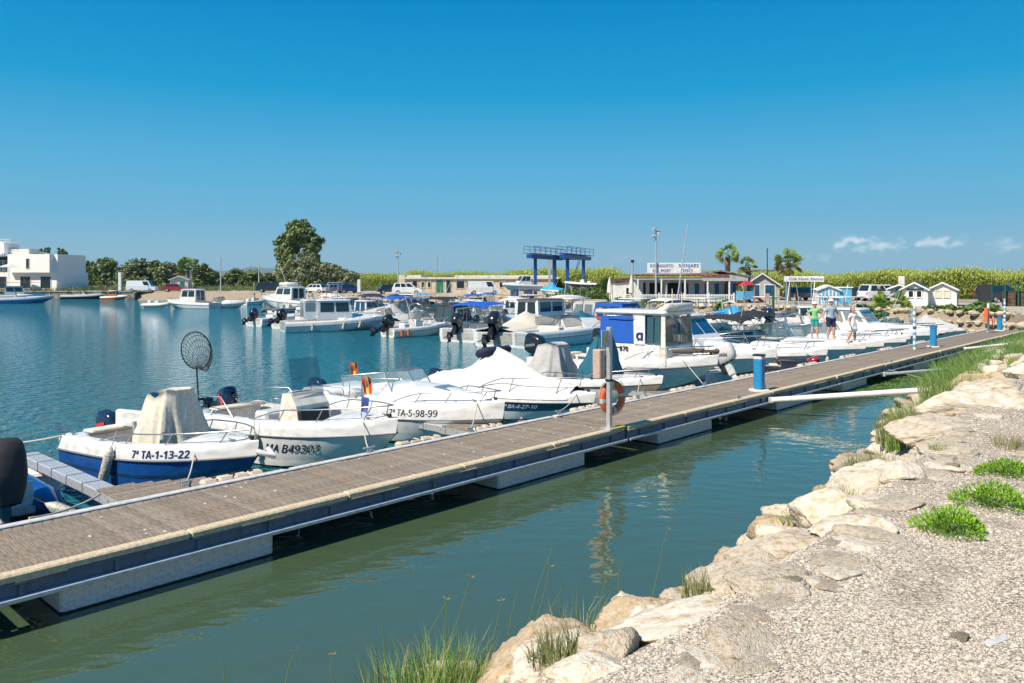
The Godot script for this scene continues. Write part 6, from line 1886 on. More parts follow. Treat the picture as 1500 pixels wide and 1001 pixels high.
func cars() -> void:
	car("white delivery van parked on the left quay behind the white fishing boat", Vector3(-65.49, 1.41, -141), 0.1, "van", "car_white")
	car("red car parked right of the white delivery van", Vector3(-60.11, 1.41, -142), 0.2, "hatch", "car_red")
	car("dark blue off-road car parked left of the flybridge cruiser", Vector3(-41.25, 1.41, -136), 0.1, "suv", "car_dark")
	car("white car parked under the olive tree", Vector3(-32.69, 1.41, -132), 2.9, "hatch", "car_white")
	car("silver car, left one of the pair beside the white pillar", Vector3(-28.74, 1.41, -130), 0.6, "hatch", "car_silver")
	car("blue-gray car, right one of the pair beside the white pillar", Vector3(-26.42, 1.41, -129), 0.6, "hatch", "car_blue")
	car("tall silver car parked behind the pair beside the white pillar", Vector3(-30.04, 1.41, -138), 0.2, "suv", "car_silver")
	car("white off-road car at the left end of the beige warehouse", Vector3(-15.86, 1.41, -121), 0.0, "suv", "car_white")
	car("dark car parked left of the white off-road car", Vector3(-18.61, 1.41, -122), 0.3, "hatch", "car_dark")
	car("white van parked before the middle of the beige warehouse", Vector3(-4.28, 1.41, -119), 0.2, "van", "car_white")
	car("dark car behind the sign posts left of the striped kiosk", Vector3(31.32, 1.41, -86), 0.4, "hatch", "car_dark")
	car("dark gray car right of the striped kiosk, first of the row before the reeds", Vector3(37.48, 1.41, -88), 1.2, "hatch", "car_dark")
	car("silver car second in the row before the reeds", Vector3(38.91, 1.41, -88), 1.2, "hatch", "car_silver")
	car("white people carrier before the reeds, man in dark shirt beside it", Vector3(38.94, 1.41, -84), 0.25, "mpv", "car_white")
	car("dark car before the reeds right of the black advertising pillar", Vector3(48.88, 1.41, -80), 0.3, "suv", "car_dark")


# ---------------------------------------------------------------- buildings and yard
func wall_window(parent: Node3D, c: Vector3, w: float, h: float, n: Vector3, frame := "white_paint", glass := "dark_glass") -> void:
	var r := Vector3.UP.cross(n).normalized()
	var bs := Basis(r, Vector3.UP, n)
	var f := put(parent, "window", MB.new().box(c + n * 0.01, Vector3(w, h, 0.05), bs, 0.01), glass)
	var m := MB.new()
	for s in [-1, 1]:
		m.box(c + r * s * w / 2 + n * 0.03, Vector3(0.08, h + 0.16, 0.1), bs)
		m.box(c + Vector3.UP * s * h / 2 + n * 0.03, Vector3(w - 0.08, 0.08, 0.1), bs)
	put(f, "frame", m, frame)


func gable(o: Node3D, w: float, l: float, h: float, rh: float, wm: String, rm: String, over := 0.2) -> void:
	# front gable faces +z, ridge along z
	var m := MB.new()
	m.quad(Vector3(-w / 2, 0, 0), Vector3(w / 2, 0, 0), Vector3(w / 2, h, 0), Vector3(-w / 2, h, 0))
	m.tri(Vector3(-w / 2, h, 0), Vector3(w / 2, h, 0), Vector3(0, h + rh, 0))
	m.quad(Vector3(-w / 2, 0, -l), Vector3(w / 2, 0, -l), Vector3(w / 2, h, -l), Vector3(-w / 2, h, -l))
	m.tri(Vector3(-w / 2, h, -l), Vector3(w / 2, h, -l), Vector3(0, h + rh, -l))
	for s in [-1, 1]:
		m.quad(Vector3(s * w / 2, 0, 0), Vector3(s * w / 2, 0, -l), Vector3(s * w / 2, h, -l), Vector3(s * w / 2, h, 0))
	put(o, "wall", m, wm)
	var r := MB.new()
	var bb := MB.new()
	for s in [-1.0, 1.0]:
		var ex: float = s * (w / 2 + over)
		var ey := h - rh * over / (w / 2)
		r.slab(Vector3(0, h + rh + 0.03, over), Vector3(ex, ey + 0.03, over), Vector3(ex, ey + 0.03, -l - over), Vector3(0, h + rh + 0.03, -l - over), 0.03)
		bb.slab(Vector3(0, h + rh - 0.08, over + 0.03), Vector3(ex, ey - 0.08, over + 0.03), Vector3(ex, ey + 0.06, over + 0.03), Vector3(0, h + rh + 0.06, over + 0.03), 0.02)
	var rf := put(o, "roof", r, rm)
	put(rf, "barge_board", bb, "white_paint")


func buildings() -> void:
	var o: Node3D
	# white two storey club building on the left quay
	o = thing("club_building", "white two storey building at the left edge with overhanging upper box and terrace", "building", Vector3(-92.61, 1.4, -158), -0.16)
	var low := put(o, "ground_floor", MB.new().box(Vector3(-11.78, 1.8, -3.0), Vector3(31.0, 3.6, 9.0)), "white_wall")
	var up := put(o, "upper_box", MB.new().box(Vector3(-1.62, 5.35, -2.2), Vector3(9.2, 3.6, 9.4)).box(Vector3(2.71, 4.2, -2.6), Vector3(2.3, 5.8, 8.0)), "white_wall")
	var m := MB.new()
	m.slab(Vector3(-6.23, 7.1, 2.4), Vector3(-4.74, 3.6, 2.4), Vector3(-4.74, 3.6, -6.0), Vector3(-6.23, 7.1, -6.0), 0.1)
	put(o, "sloped_side_wall", m, "white_wall")
	put(o, "roof", MB.new().box(Vector3(-11.10, 7.0, -3.2), Vector3(19.0, 0.4, 9.6)), "white_wall")
	put(o, "roof_parapet", MB.new().box(Vector3(-8.80, 7.75, -4.0), Vector3(7.0, 1.2, 4.0)), "pale_wall")
	put(o, "stair_tower", MB.new().box(Vector3(-11.78, 8.3, -3.0), Vector3(3.6, 3.0, 4.0), Basis.IDENTITY, 0.2), "white_wall")
	put(o, "terrace_back_wall", MB.new().box(Vector3(-11.10, 5.2, -1.0), Vector3(16.0, 3.2, 0.2)), "dark_interior")
	wall_window(o, Vector3(-1.76, 5.3, 2.5), 0.75, 2.0, Vector3.BACK, "white_wall")
	wall_window(o, Vector3(2.57, 5.3, 1.4), 0.45, 2.0, Vector3.BACK, "white_wall")
	for e in [[69.0, 2.3], [102.0, 2.3], [30.0, 2.2], [10.0, 2.6]]:
		wall_window(o, Vector3(((e[0] - 92.0) * 0.1354), 1.6, 1.51), e[1], 2.4, Vector3.BACK, "white_wall")
	for e in [[12.0, 0.0], [22.0, 0.0], [32.0, 0.0], [42.0, 0.0]]:
		wall_window(o, Vector3(((e[0] - 92.0) * 0.1354), 4.9, -0.88), 1.1, 2.2, Vector3.BACK, "canvas_grey", "blue_glass")
	m = MB.new()
	for i in 24:
		m.box(Vector3(-15.16 + i * 0.4, 4.1, 1.45), Vector3(0.04, 1.0, 0.04))
	m.box(Vector3(-10.56, 4.6, 1.45), Vector3(9.6, 0.06, 0.06))
	put(o, "terrace_railing", m, "galvanised")
	m = MB.new()
	for i in 6:
		m.tube([Vector3(-13.27 + i * 0.9, 9.4, -1.0), Vector3(-13.27 + i * 0.9, 10.3, -1.0)], 0.05, 5)
	m.box(Vector3(-11.10, 10.3, -1.0), Vector3(4.8, 0.08, 0.08)).box(Vector3(-11.10, 9.9, -1.0), Vector3(4.8, 0.06, 0.06))
	put(o, "roof_railing", m, "white_paint")
	text(o, "lettering", "NÀUTICRN", 0.62, "crane_blue", Transform3D(Basis.IDENTITY, Vector3(-7.85, 7.05, 1.75)))
	for e in [[66.0, -4.0], [78.0, -3.0], [92.0, -4.5], [104.0, -3.0]]:
		put(o, "roof_plant", crown([[Vector3(((e[0] - 92.0) * 0.1354), 7.9, e[1]), Vector3(0.9, 0.9, 0.8)]], 160, 0.28, [Color(0.05, 0.09, 0.025), Color(0.08, 0.12, 0.035)], int(e[0])), "leaf")
	parasol(Vector3(-96.65, 1.4, -153.0), 5.2, "white open parasol over the terrace of the white building", true)
	# beige warehouse
	o = thing("warehouse", "long low beige warehouse with pale roof band behind the middle of the harbor", "building", Vector3(-18.07, 1.4, -127), -0.05)
	put(o, "wall", MB.new().box(Vector3(12.5, 1.15, -4), Vector3(25, 2.3, 8)), "beige_wall")
	put(o, "upper_wall", MB.new().box(Vector3(1.8, 2.6, -4), Vector3(3.6, 0.7, 8.02)), "pale_wall")
	put(o, "roof", MB.new().box(Vector3(13.2, 2.45, -4), Vector3(24.6, 0.3, 8.6)).box(Vector3(17.0, 2.75, -4), Vector3(16, 0.3, 8.2)), "pale_wall")
	for e in [[1.0, 0.5, 0.7, 0.6], [2.6, 1.2, 0.8, 1.6], [3.9, 1.4, 0.5, 0.9], [4.9, 1.4, 0.5, 0.9], [6.6, 1.1, 1.2, 2.1], [8.0, 1.1, 0.8, 2.1], [9.9, 1.4, 1.3, 1.2], [14.9, 1.4, 0.6, 0.9], [16.4, 1.4, 0.6, 0.9], [19.0, 1.4, 0.6, 0.9]]:
		wall_window(o, Vector3(e[0], e[1], 0.0), e[2], e[3], Vector3.BACK, "pale_wall", "canvas_green" if e[0] > 6.0 and e[0] < 7.0 else "dark_glass")
	put(o, "roller_door", MB.new().box(Vector3(12.6, 1.0, 0.02), Vector3(2.6, 2.0, 0.08)), "white_paint")
	# restaurant
	o = thing("harbor_restaurant", "long white restaurant with red roof edge, veranda posts and big sign on its roof", "building", Vector3(12.34, 1.4, -80), -0.04)
	put(o, "wall", MB.new().box(Vector3(5.3, 1.25, -4.2), Vector3(10.4, 2.5, 6.0)), "white_paint")
	put(o, "floor_slab", MB.new().box(Vector3(5.3, 0.06, 0.4), Vector3(10.8, 0.12, 4.0)), "quay_concrete")
	put(o, "roof", MB.new().box(Vector3(4.3, 2.72, -2.4), Vector3(9.2, 0.14, 8.4)), "gray_roof")
	put(o, "fascia", MB.new().box(Vector3(4.3, 2.70, 1.85), Vector3(9.25, 0.20, 0.08)), "red_roof")
	put(o, "ceiling_beam", MB.new().box(Vector3(4.3, 2.38, 1.7), Vector3(9.2, 0.22, 0.12)), "gray_siding")
	m = MB.new()
	m.slab(Vector3(6.0, 2.80, 1.9), Vector3(8.2, 3.15, 1.9), Vector3(8.2, 3.15, -5), Vector3(6.0, 2.80, -5), 0.06)
	m.slab(Vector3(8.2, 3.15, 1.9), Vector3(11.2, 2.55, 1.9), Vector3(11.2, 2.55, -5), Vector3(8.2, 3.15, -5), 0.06)
	put(o, "gable_roof", m, "gray_roof")
	put(o, "gable_wall", MB.new().box(Vector3(8.6, 2.45, 1.75), Vector3(4.4, 0.62, 0.1)), "gray_siding")
	for e in [[0.7, 0.35], [1.9, 1.5], [3.6, 1.2], [4.8, 0.8]]:
		wall_window(o, Vector3(e[0] + 0.4, 1.35, -1.18), e[1], 1.3, Vector3.BACK, "white_paint", "dark_interior")
	for x in [5.4, 6.4, 7.4, 8.4, 9.4, 10.2]:
		wall_window(o, Vector3(x, 1.35, -1.18), 0.55, 1.2, Vector3.BACK, "white_paint", "blue_paint")
	for x in [0.1, 2.4, 4.7, 6.9, 9.0, 10.6]:
		put(o, "veranda_post", MB.new().box(Vector3(x, 1.2, 1.7), Vector3(0.14, 2.28, 0.14)), "white_paint")
	put(o, "chimney", MB.new().tube([Vector3(-0.25, 0, 0.2), Vector3(-0.25, 4.1, 0.2)], 0.09, 8), "galvanised")
	put(o, "chimney_cap", MB.new().tube([Vector3(-0.25, 4.0, 0.2), Vector3(-0.25, 4.25, 0.2)], 0.17, 8), "dark_metal")
	var sg := put(o, "sign_board", MB.new().box(Vector3(3.62, 3.42, 1.75), Vector3(5.2, 1.0, 0.08), Basis.IDENTITY, 0.01), "white_paint")
	for e in [["XIRINGUITO", 2.42, 3.62, 0.30], ["MENJARS", 5.05, 3.64, 0.34], ["DEL PORT", 2.42, 3.14, 0.30], ["TIPICS", 4.85, 3.14, 0.30]]:
		text(sg, "lettering", e[0], e[3], "crane_blue", Transform3D(Basis.IDENTITY.scaled(Vector3(0.95, 1, 1)), Vector3(e[1], e[2], 1.80)))
	fence(Vector3(11.89, 1.4, -77.5), 9.6, "white picket fence along the restaurant veranda")
	o = thing("annex", "low white annex with brown roof left of the restaurant", "building", Vector3(11.66, 1.4, -82), 0.0)
	put(o, "wall", MB.new().box(Vector3(0, 1.0, -2), Vector3(2.0, 2.0, 4)), "white_paint")
	put(o, "roof", MB.new().box(Vector3(0, 2.2, -2), Vector3(2.3, 0.4, 4.3), Basis(Vector3.BACK, 0.08)), "brown_roof")
	wall_window(o, Vector3(0.3, 1.1, 0.0), 0.5, 0.7, Vector3.BACK)
	parasol(Vector3(10.29, 1.4, -84.0), 2.5, "white folded parasol left of the annex", false)
	parasol(Vector3(11.85, 1.4, -79.0), 2.7, "white folded parasol at the left corner of the restaurant", false)
	# playhouse and gabled house right of the restaurant
	o = thing("playhouse", "small playground tower with red roof and blue panels right of the restaurant", "playhouse", Vector3(22.86, 1.4, -78), 0.3)
	for s in [[-0.6, -0.6], [0.6, -0.6], [0.6, 0.6], [-0.6, 0.6]]:
		put(o, "post", MB.new().box(Vector3(s[0], 0.9, s[1]), Vector3(0.12, 1.8, 0.12)), "lattice_wood")
	put(o, "blue_panel", MB.new().box(Vector3(0, 0.75, 0.6), Vector3(1.4, 0.8, 0.06)).box(Vector3(-0.66, 0.75, 0), Vector3(0.06, 0.8, 1.2)), "light_blue_paint")
	put(o, "roof", MB.new().lathe([[1.0, 1.75], [0.001, 2.35]], 4, Transform3D(Basis(Vector3.UP, PI / 4), Vector3.ZERO)), "canvas_red")
	put(o, "slide", MB.new().slab(Vector3(0.7, 0.9, -0.3), Vector3(2.0, 0.1, -0.3), Vector3(2.0, 0.1, 0.3), Vector3(0.7, 0.9, 0.3), 0.04), "canvas_red")
	o = thing("gabled_house", "gray house with steep gable and blue glazed front between the two thin palms", "building", Vector3(27.67, 1.4, -88), -0.25)
	gable(o, 3.6, 7, 1.7, 1.25, "gray_siding", "gray_roof", 0.35)
	wall_window(o, Vector3(-0.8, 1.0, 0.0), 1.1, 1.4, Vector3.BACK, "white_paint", "blue_glass")
	wall_window(o, Vector3(0.8, 1.0, 0.0), 1.1, 1.4, Vector3.BACK, "white_paint", "blue_glass")
	o = thing("white_house", "flat white house with row of windows seen above the gabled house", "building", Vector3(34.22, 1.4, -110), 0)
	put(o, "wall", MB.new().box(Vector3(0, 1.7, -2), Vector3(3.6, 3.4, 4)), "white_paint")
	put(o, "roof", MB.new().box(Vector3(0, 3.5, -2), Vector3(4.0, 0.2, 4.4)), "gray_roof")
	for x in [-1.2, -0.4, 0.4, 1.2]:
		wall_window(o, Vector3(x, 2.9, 0), 0.5, 0.6, Vector3.BACK)
	# club sign on posts
	o = thing("club_sign", "long white sign board on slanting steel posts left of the striped kiosk", "sign", Vector3(27.87, 1.4, -76), 0)
	sg = put(o, "board", MB.new().box(Vector3(0, 2.35, 0), Vector3(3.8, 0.52, 0.08), Basis.IDENTITY, 0.01), "white_paint")
	text(sg, "lettering", "Club Nàutic Riumar", 0.24, "ink_blue", Transform3D(Basis.IDENTITY, Vector3(0.2, 2.33, 0.045)), true, true)
	for x in [-1.7, 0.7]:
		put(o, "post", MB.new().tube([Vector3(x, 0, 0), Vector3(x, 2.2, 0)], 0.05, 6), "light_blue_paint")
		put(o, "brace", MB.new().tube([Vector3(x - 0.1, 0, 0.5), Vector3(x + 0.35, 2.1, 0)], 0.04, 6), "white_paint")
	# kiosk with blue and white stripes
	o = thing("striped_kiosk", "small beach kiosk striped in blue and white beside the sign board", "kiosk", Vector3(29.42, 1.4, -74), -0.2)
	gable(o, 1.9, 2.2, 1.35, 0.40, "white_paint", "white_paint", 0.15)
	for i in 6:
		put(o, "stripe", MB.new().box(Vector3(-0.8 + i * 0.32, 0.72, 0.015), Vector3(0.16, 1.44, 0.05)), "light_blue_paint")
	put(o, "counter", MB.new().box(Vector3(0, 0.75, 0.14), Vector3(1.5, 0.06, 0.3)), "blue_paint")
	put(o, "side_wing", MB.new().box(Vector3(1.5, 0.75, -0.8), Vector3(1.1, 1.5, 1.4)), "light_blue_paint")
	put(o, "wing_roof", MB.new().box(Vector3(1.5, 1.56, -0.8), Vector3(1.3, 0.1, 1.6)), "white_paint")
	# garden sheds
	o = thing("garden_shed", "white garden shed with teal roof and two dark windows, left one of the pair", "shed", Vector3(34.88, 1.4, -69), -0.55)
	gable(o, 2.0, 2.8, 1.5, 0.55, "white_paint", "teal_roof", 0.22)
	wall_window(o, Vector3(-0.28, 1.05, 0), 0.42, 0.6, Vector3.BACK)
	wall_window(o, Vector3(0.36, 1.05, 0), 0.42, 0.6, Vector3.BACK)
	put(o, "awning", MB.new().box(Vector3(0.05, 1.46, 0.08), Vector3(1.3, 0.1, 0.16), Basis(Vector3.RIGHT, 0.5)), "teal_roof")
	boards(o, 2.0, 2.8, 1.5)
	o = thing("garden_shed", "pale shed with brown roof and lettering on its side, right one of the pair", "shed", Vector3(37.31, 1.4, -69), -0.55)
	gable(o, 2.1, 3.2, 1.5, 0.55, "white_paint", "brown_roof", 0.22)
	wall_window(o, Vector3(-0.32, 1.05, 0), 0.46, 0.6, Vector3.BACK, "canvas_cream", "canvas_cream")
	wall_window(o, Vector3(0.32, 1.05, 0), 0.46, 0.6, Vector3.BACK, "canvas_cream", "canvas_cream")
	text(o, "lettering", "GAR", 0.5, "gray_siding", Transform3D(Basis(Vector3(0, 0, -1), Vector3.UP, Vector3(1, 0, 0)), Vector3(1.09, 0.75, -1.6)))
	boards(o, 2.1, 3.2, 1.5)
	o = thing("small_hut", "narrow gray hut with brown roof and blue window left of the teal roofed shed", "shed", Vector3(34.56, 1.4, -71), -0.55)
	gable(o, 1.5, 2.2, 1.55, 0.3, "gray_siding", "brown_roof", 0.3)
	wall_window(o, Vector3(0.1, 1.1, 0), 0.7, 0.6, Vector3.BACK, "blue_paint")
	put(o, "vent_stack", MB.new().box(Vector3(0.1, 2.1, -0.8), Vector3(0.5, 1.0, 0.5)), "pale_wall")
	# black advertising pillar, green enclosure
	o = thing("advertising_pillar", "tall black pillar with a blue panel right of the sheds", "pillar", Vector3(40.38, 1.4, -68), -0.4)
	put(o, "pillar", MB.new().box(Vector3(0, 0.95, 0), Vector3(0.9, 1.9, 0.9), Basis.IDENTITY, 0.02), "canvas_black")
	put(o, "panel", MB.new().box(Vector3(0.46, 1.2, 0.15), Vector3(0.03, 1.3, 0.5)), "light_blue_paint")
	put(o, "panel_foot", MB.new().box(Vector3(0.46, 0.35, 0.15), Vector3(0.03, 0.4, 0.5)), "blue_paint")
	o = thing("green_enclosure", "green framed waste container enclosure at the right edge", "enclosure", Vector3(43.24, 1.4, -68), -0.3)
	for x in [-1.0, 0.0, 1.0, 2.0]:
		put(o, "post", MB.new().box(Vector3(x, 0.95, 0), Vector3(0.1, 1.9, 0.1)), "green_paint")
	put(o, "top_rail", MB.new().box(Vector3(0.5, 1.88, 0), Vector3(3.1, 0.08, 0.08)), "green_paint")
	for x in [-0.5, 0.5, 1.5]:
		var bn := put(o, "container", MB.new().box(Vector3(x, 0.6, -0.8), Vector3(0.85, 1.2, 0.9), Basis.IDENTITY, 0.05), "brown_roof")
		put(bn, "lid", MB.new().box(Vector3(x, 1.24, -0.8), Vector3(0.9, 0.1, 0.95), Basis(Vector3.RIGHT, -0.1), 0.02), "green_paint")
	# hut half hidden in the trees on the left
	o = thing("tree_hut", "small pale hut half hidden by the trees left of the palm", "hut", Vector3(-66.91, 1.4, -160), 0.2)
	gable(o, 3.4, 4, 2.2, 0.7, "pale_wall", "gray_roof", 0.3)
	put(o, "door", MB.new().box(Vector3(0.6, 0.95, 0.02), Vector3(0.8, 1.9, 0.06)), "canvas_green")
	hoist()
	# masts and poles
	light_pole(Vector3(14.10, 1.4, -78), 7.2, "tall gray floodlight mast before the restaurant")
	light_pole(Vector3(-18.03, 1.4, -126), 6.6, "floodlight mast at the left end of the beige warehouse")
	var k := 0
	for e in [[-54.88, 150, 6.4, "wooden utility pole with cross arms behind the left trees"], [-16.02, 170, 7.0, "utility pole with cross arms behind the beige warehouse"], [-47.05, 148, 5.0, "thin street lamp right of the left utility pole"]]:
		o = thing("utility_pole", e[3], "pole", Vector3(e[0], 1.4, -e[1]), 0)
		put(o, "pole", MB.new().tube([Vector3(0, 0, 0), Vector3(0, e[2], 0)], [0.14, 0.09], 8), "galvanised")
		put(o, "cross_arm", MB.new().box(Vector3(0, e[2] - 0.5, 0), Vector3(1.8 if k < 2 else 0.5, 0.12, 0.12)), "galvanised")
		if k < 2:
			for x in [-0.75, 0.0, 0.75]:
				put(o, "insulator", MB.new().tube([Vector3(x, e[2] - 0.45, 0), Vector3(x, e[2] - 0.15, 0)], 0.06, 6), "gelcoat_gray")
		k += 1
	o = thing("white_pillar", "white square pillar on the left quay between the trees and the workboats", "pillar", Vector3(-72.56, 1.4, -147.5), 0)
	put(o, "shaft", MB.new().box(Vector3(0, 1.75, 0), Vector3(0.55, 3.5, 0.55), Basis.IDENTITY, 0.04), "white_paint")
	put(o, "foot", MB.new().box(Vector3(0, 0.1, 0), Vector3(0.8, 0.2, 0.8)), "quay_concrete")
	o = thing("white_pillar", "white square pillar right of the two cars below the olive tree", "pillar", Vector3(-23.99, 1.4, -125), 0)
	put(o, "shaft", MB.new().box(Vector3(0, 1.1, 0), Vector3(0.5, 2.2, 0.5), Basis.IDENTITY, 0.04), "white_paint")
	put(o, "foot", MB.new().box(Vector3(0, 0.1, 0), Vector3(0.7, 0.2, 0.7)), "quay_concrete")
	o = thing("sailboat_mast", "long leaning aluminum mast standing before the restaurant", "mast", Vector3(15.08, 1.4, -73), 0)
	put(o, "spar", MB.new().tube([Vector3.ZERO, Vector3(1.05, 7.4, 0)], [0.07, 0.05], 8), "galvanised")
	put(o, "spreader", MB.new().tube([Vector3(0.3, 4.6, 0), Vector3(1.0, 4.65, 0)], 0.03, 5), "galvanised")
	o = thing("thin_pole", "thin dark pole rising behind the gabled house", "pole", Vector3(30.45, 1.4, -95), 0)
	put(o, "pole", MB.new().tube([Vector3.ZERO, Vector3(0, 6.0, 0)], 0.06, 6), "dark_metal")
	# dock ladder gate near the sky blue tarpaulin boat
	o = thing("green_gate_post", "green post with a red and white notice at the landing below the sign board", "post", Vector3(21.66, 0.8, -66), 0)
	put(o, "post", MB.new().box(Vector3(0, 1.0, 0), Vector3(0.16, 2.4, 0.16)), "green_paint")
	put(o, "notice", MB.new().box(Vector3(-0.5, 1.5, 0), Vector3(0.4, 0.5, 0.04)), "pink_box")
	o = thing("landing_stage", "small dark landing stage with railing below the sign board", "landing", Vector3(22.39, 0, -65), 0.1)
	put(o, "deck", MB.new().box(Vector3(0, 0.7, 0), Vector3(2.4, 0.5, 2.0)), "dock_steel")
	m = MB.new()
	for x in [-1.1, -0.55, 0.0, 0.55, 1.1]:
		m.tube([Vector3(x, 0.9, 1.0), Vector3(x, 1.9, 1.0)], 0.03, 5)
	m.tube([Vector3(-1.1, 1.9, 1.0), Vector3(1.1, 1.9, 1.0)], 0.03, 5)
	put(o, "railing", m, "galvanised")


func boards(o: Node3D, w: float, l: float, h: float) -> void:
	for k in 6:
		var y := 0.14 + k * 0.24
		put(o, "wall_board", MB.new().box(Vector3(w / 2 + 0.012, y, -l / 2), Vector3(0.025, 0.215, l - 0.02)), "gray_siding" if k > 4 else "white_paint")


func fence(at: Vector3, L: float, label: String) -> void:
	var o := thing("picket_fence", label, "fence", at, -0.04)
	for k in 5:
		put(o, "post", MB.new().box(Vector3(L * k / 4.0, 0.5, 0), Vector3(0.12, 1.0, 0.12)), "white_paint")
	put(o, "rail", MB.new().box(Vector3(L / 2, 0.78, 0), Vector3(L, 0.08, 0.05)), "white_paint")
	put(o, "rail", MB.new().box(Vector3(L / 2, 0.25, 0), Vector3(L, 0.08, 0.05)), "white_paint")
	var pk := MB.new().box(Vector3.ZERO, Vector3(0.07, 0.78, 0.03)).done()
	for k in int(L / 0.16):
		var p := put(o, "picket", pk, "white_paint")
		p.position = Vector3(0.08 + k * 0.16, 0.48, 0.04)


func parasol(at: Vector3, h: float, label: String, open: bool) -> void:
	var o := thing("parasol", label, "parasol", at)
	put(o, "pole", MB.new().tube([Vector3.ZERO, Vector3(0, h, 0)], 0.05, 6), "white_paint")
	put(o, "canopy", MB.new().lathe([[1.9, h - 0.6], [0.001, h]] if open else [[0.10, h * 0.32], [0.28, h * 0.36], [0.22, h * 0.7], [0.05, h * 1.0], [0.001, h * 1.02]], 8), "canvas_white")


func light_pole(at: Vector3, h: float, label: String) -> void:
	var o := thing("floodlight_mast", label, "light mast", at)
	put(o, "pole", MB.new().tube([Vector3.ZERO, Vector3(0, h, 0)], [0.11, 0.06], 8), "galvanised")
	put(o, "foot", MB.new().box(Vector3(0, 0.2, 0), Vector3(0.5, 0.4, 0.5)), "quay_concrete")
	for e in [[-0.15, 0.0, 0.4], [0.2, -0.35, -0.3], [-0.2, -0.7, 0.2]]:
		var f := put(o, "floodlight", MB.new().box(Vector3(e[0], h + e[1], 0.1), Vector3(0.42, 0.30, 0.22), Basis(Vector3.UP, e[2]) * Basis(Vector3.RIGHT, 0.4), 0.03), "dark_metal" if e[0] > 0 else "galvanised")
		put(f, "lens", MB.new().box(Vector3(e[0], h + e[1] - 0.05, 0.22), Vector3(0.34, 0.22, 0.03), Basis(Vector3.UP, e[2]) * Basis(Vector3.RIGHT, 0.4)), "lamp_clear")


func hoist() -> void:
	var o := thing("boat_hoist", "blue travelling boat hoist with railed walkways on four legs", "boat hoist", Vector3(6.64, 1.4, -114), 0.0)
	var xs := [-3.36, -0.29, 1.15, 4.13]
	var zs := [2.0, -6.0, 2.0, -6.0]
	for i in 4:
		var leg := put(o, "leg", MB.new().box(Vector3(xs[i], 2.65, zs[i]), Vector3(0.48, 5.3, 0.48), Basis.IDENTITY, 0.04), "crane_blue")
		put(leg, "wheel", MB.new().tube([Vector3(xs[i] - 0.2, 0.45, zs[i]), Vector3(xs[i] + 0.2, 0.45, zs[i])], 0.45, 14), "rubber")
	for e in [[0, 1], [2, 3]]:
		var a := Vector3(xs[e[0]], 5.45, zs[e[0]])
		var b := Vector3(xs[e[1]], 5.45, zs[e[1]])
		var d := (b - a).normalized()
		a -= d * 2.6
		b += d * 3.2
		var m := MB.new()
		m.slab(a + Vector3(-0.35, 0, 0), b + Vector3(-0.35, 0, 0), b + Vector3(0.35, 0, 0), a + Vector3(0.35, 0, 0), 0.27)
		put(o, "side_beam", m, "crane_blue")
		var r := MB.new()
		for s in [-0.7, 0.7]:
			var n := 7
			for i in n:
				var p := a.lerp(b, i / float(n - 1)) + Vector3(s, 0.4, 0)
				r.tube([p, p + Vector3(0, 1.0, 0)], 0.035, 5)
			r.tube([a + Vector3(s, 1.4, 0), b + Vector3(s, 1.4, 0)], 0.035, 5)
			r.tube([a + Vector3(s, 0.95, 0), b + Vector3(s, 0.95, 0)], 0.025, 5)
		put(o, "walkway_rail", r, "crane_blue")
		m = MB.new()
		m.slab(a + Vector3(-0.85, 0.4, 0), b + Vector3(-0.85, 0.4, 0), b + Vector3(0.85, 0.4, 0), a + Vector3(0.85, 0.4, 0), 0.03)
		put(o, "walkway", m, "crane_blue")
	put(o, "cross_beam", MB.new().box(Vector3((xs[1] + xs[3]) / 2, 5.5, -6.8), Vector3(xs[3] - xs[1], 0.6, 0.5)), "crane_blue")
	for e in [[xs[1], -2.0], [xs[3], -2.0], [xs[1], -4.5], [xs[3], -4.5]]:
		put(o, "sling", MB.new().tube([Vector3(e[0] * 0.8, 5.1, e[1]), Vector3(e[0] * 0.5, 1.4, e[1])], 0.04, 5), "dark_metal")
	put(o, "ladder", MB.new().box(Vector3(xs[1] - 0.7, 2.7, -6), Vector3(0.35, 4.9, 0.06)), "galvanised")


# ---------------------------------------------------------------- plants far off
func crown(lobes: Array, n: int, size: float, pal: Array, sd: int) -> MB:
	var g := RandomNumberGenerator.new()
	g.seed = sd
	var m := MB.new()
	var clumps := []
	for i in maxi(6, n / 26):
		var e: Array = lobes[g.randi() % lobes.size()]
		var d := Vector3(g.randf_range(-1, 1), g.randf_range(-0.85, 1), g.randf_range(-1, 1)).normalized() * pow(g.randf(), 0.35)
		clumps.append([(e[0] as Vector3) + d * (e[1] as Vector3) * 0.86, (e[1] as Vector3) * g.randf_range(0.18, 0.34), g.randf_range(0.75, 1.2)])
	for i in n:
		var c: Array = clumps[g.randi() % clumps.size()]
		var d := Vector3(g.randf_range(-1, 1), g.randf_range(-1, 1), g.randf_range(-1, 1)).normalized() * pow(g.randf(), 0.4)
		var p: Vector3 = c[0] + d * (c[1] as Vector3)
		var a := Vector3(g.randf_range(-1, 1), g.randf_range(-1, 1), g.randf_range(-1, 1)).normalized()
		var b := a.cross((d + Vector3(0, 0.35, 0)).normalized()).normalized()
		a = a * size * g.randf_range(0.6, 1.2)
		b = b * size * g.randf_range(0.35, 0.7)
		var col: Color = pal[g.randi() % pal.size()]
		m.tint(Color(col.r * c[2], col.g * c[2], col.b * c[2]))
		m.quad(p - a, p + b, p + a, p - b)
	return m


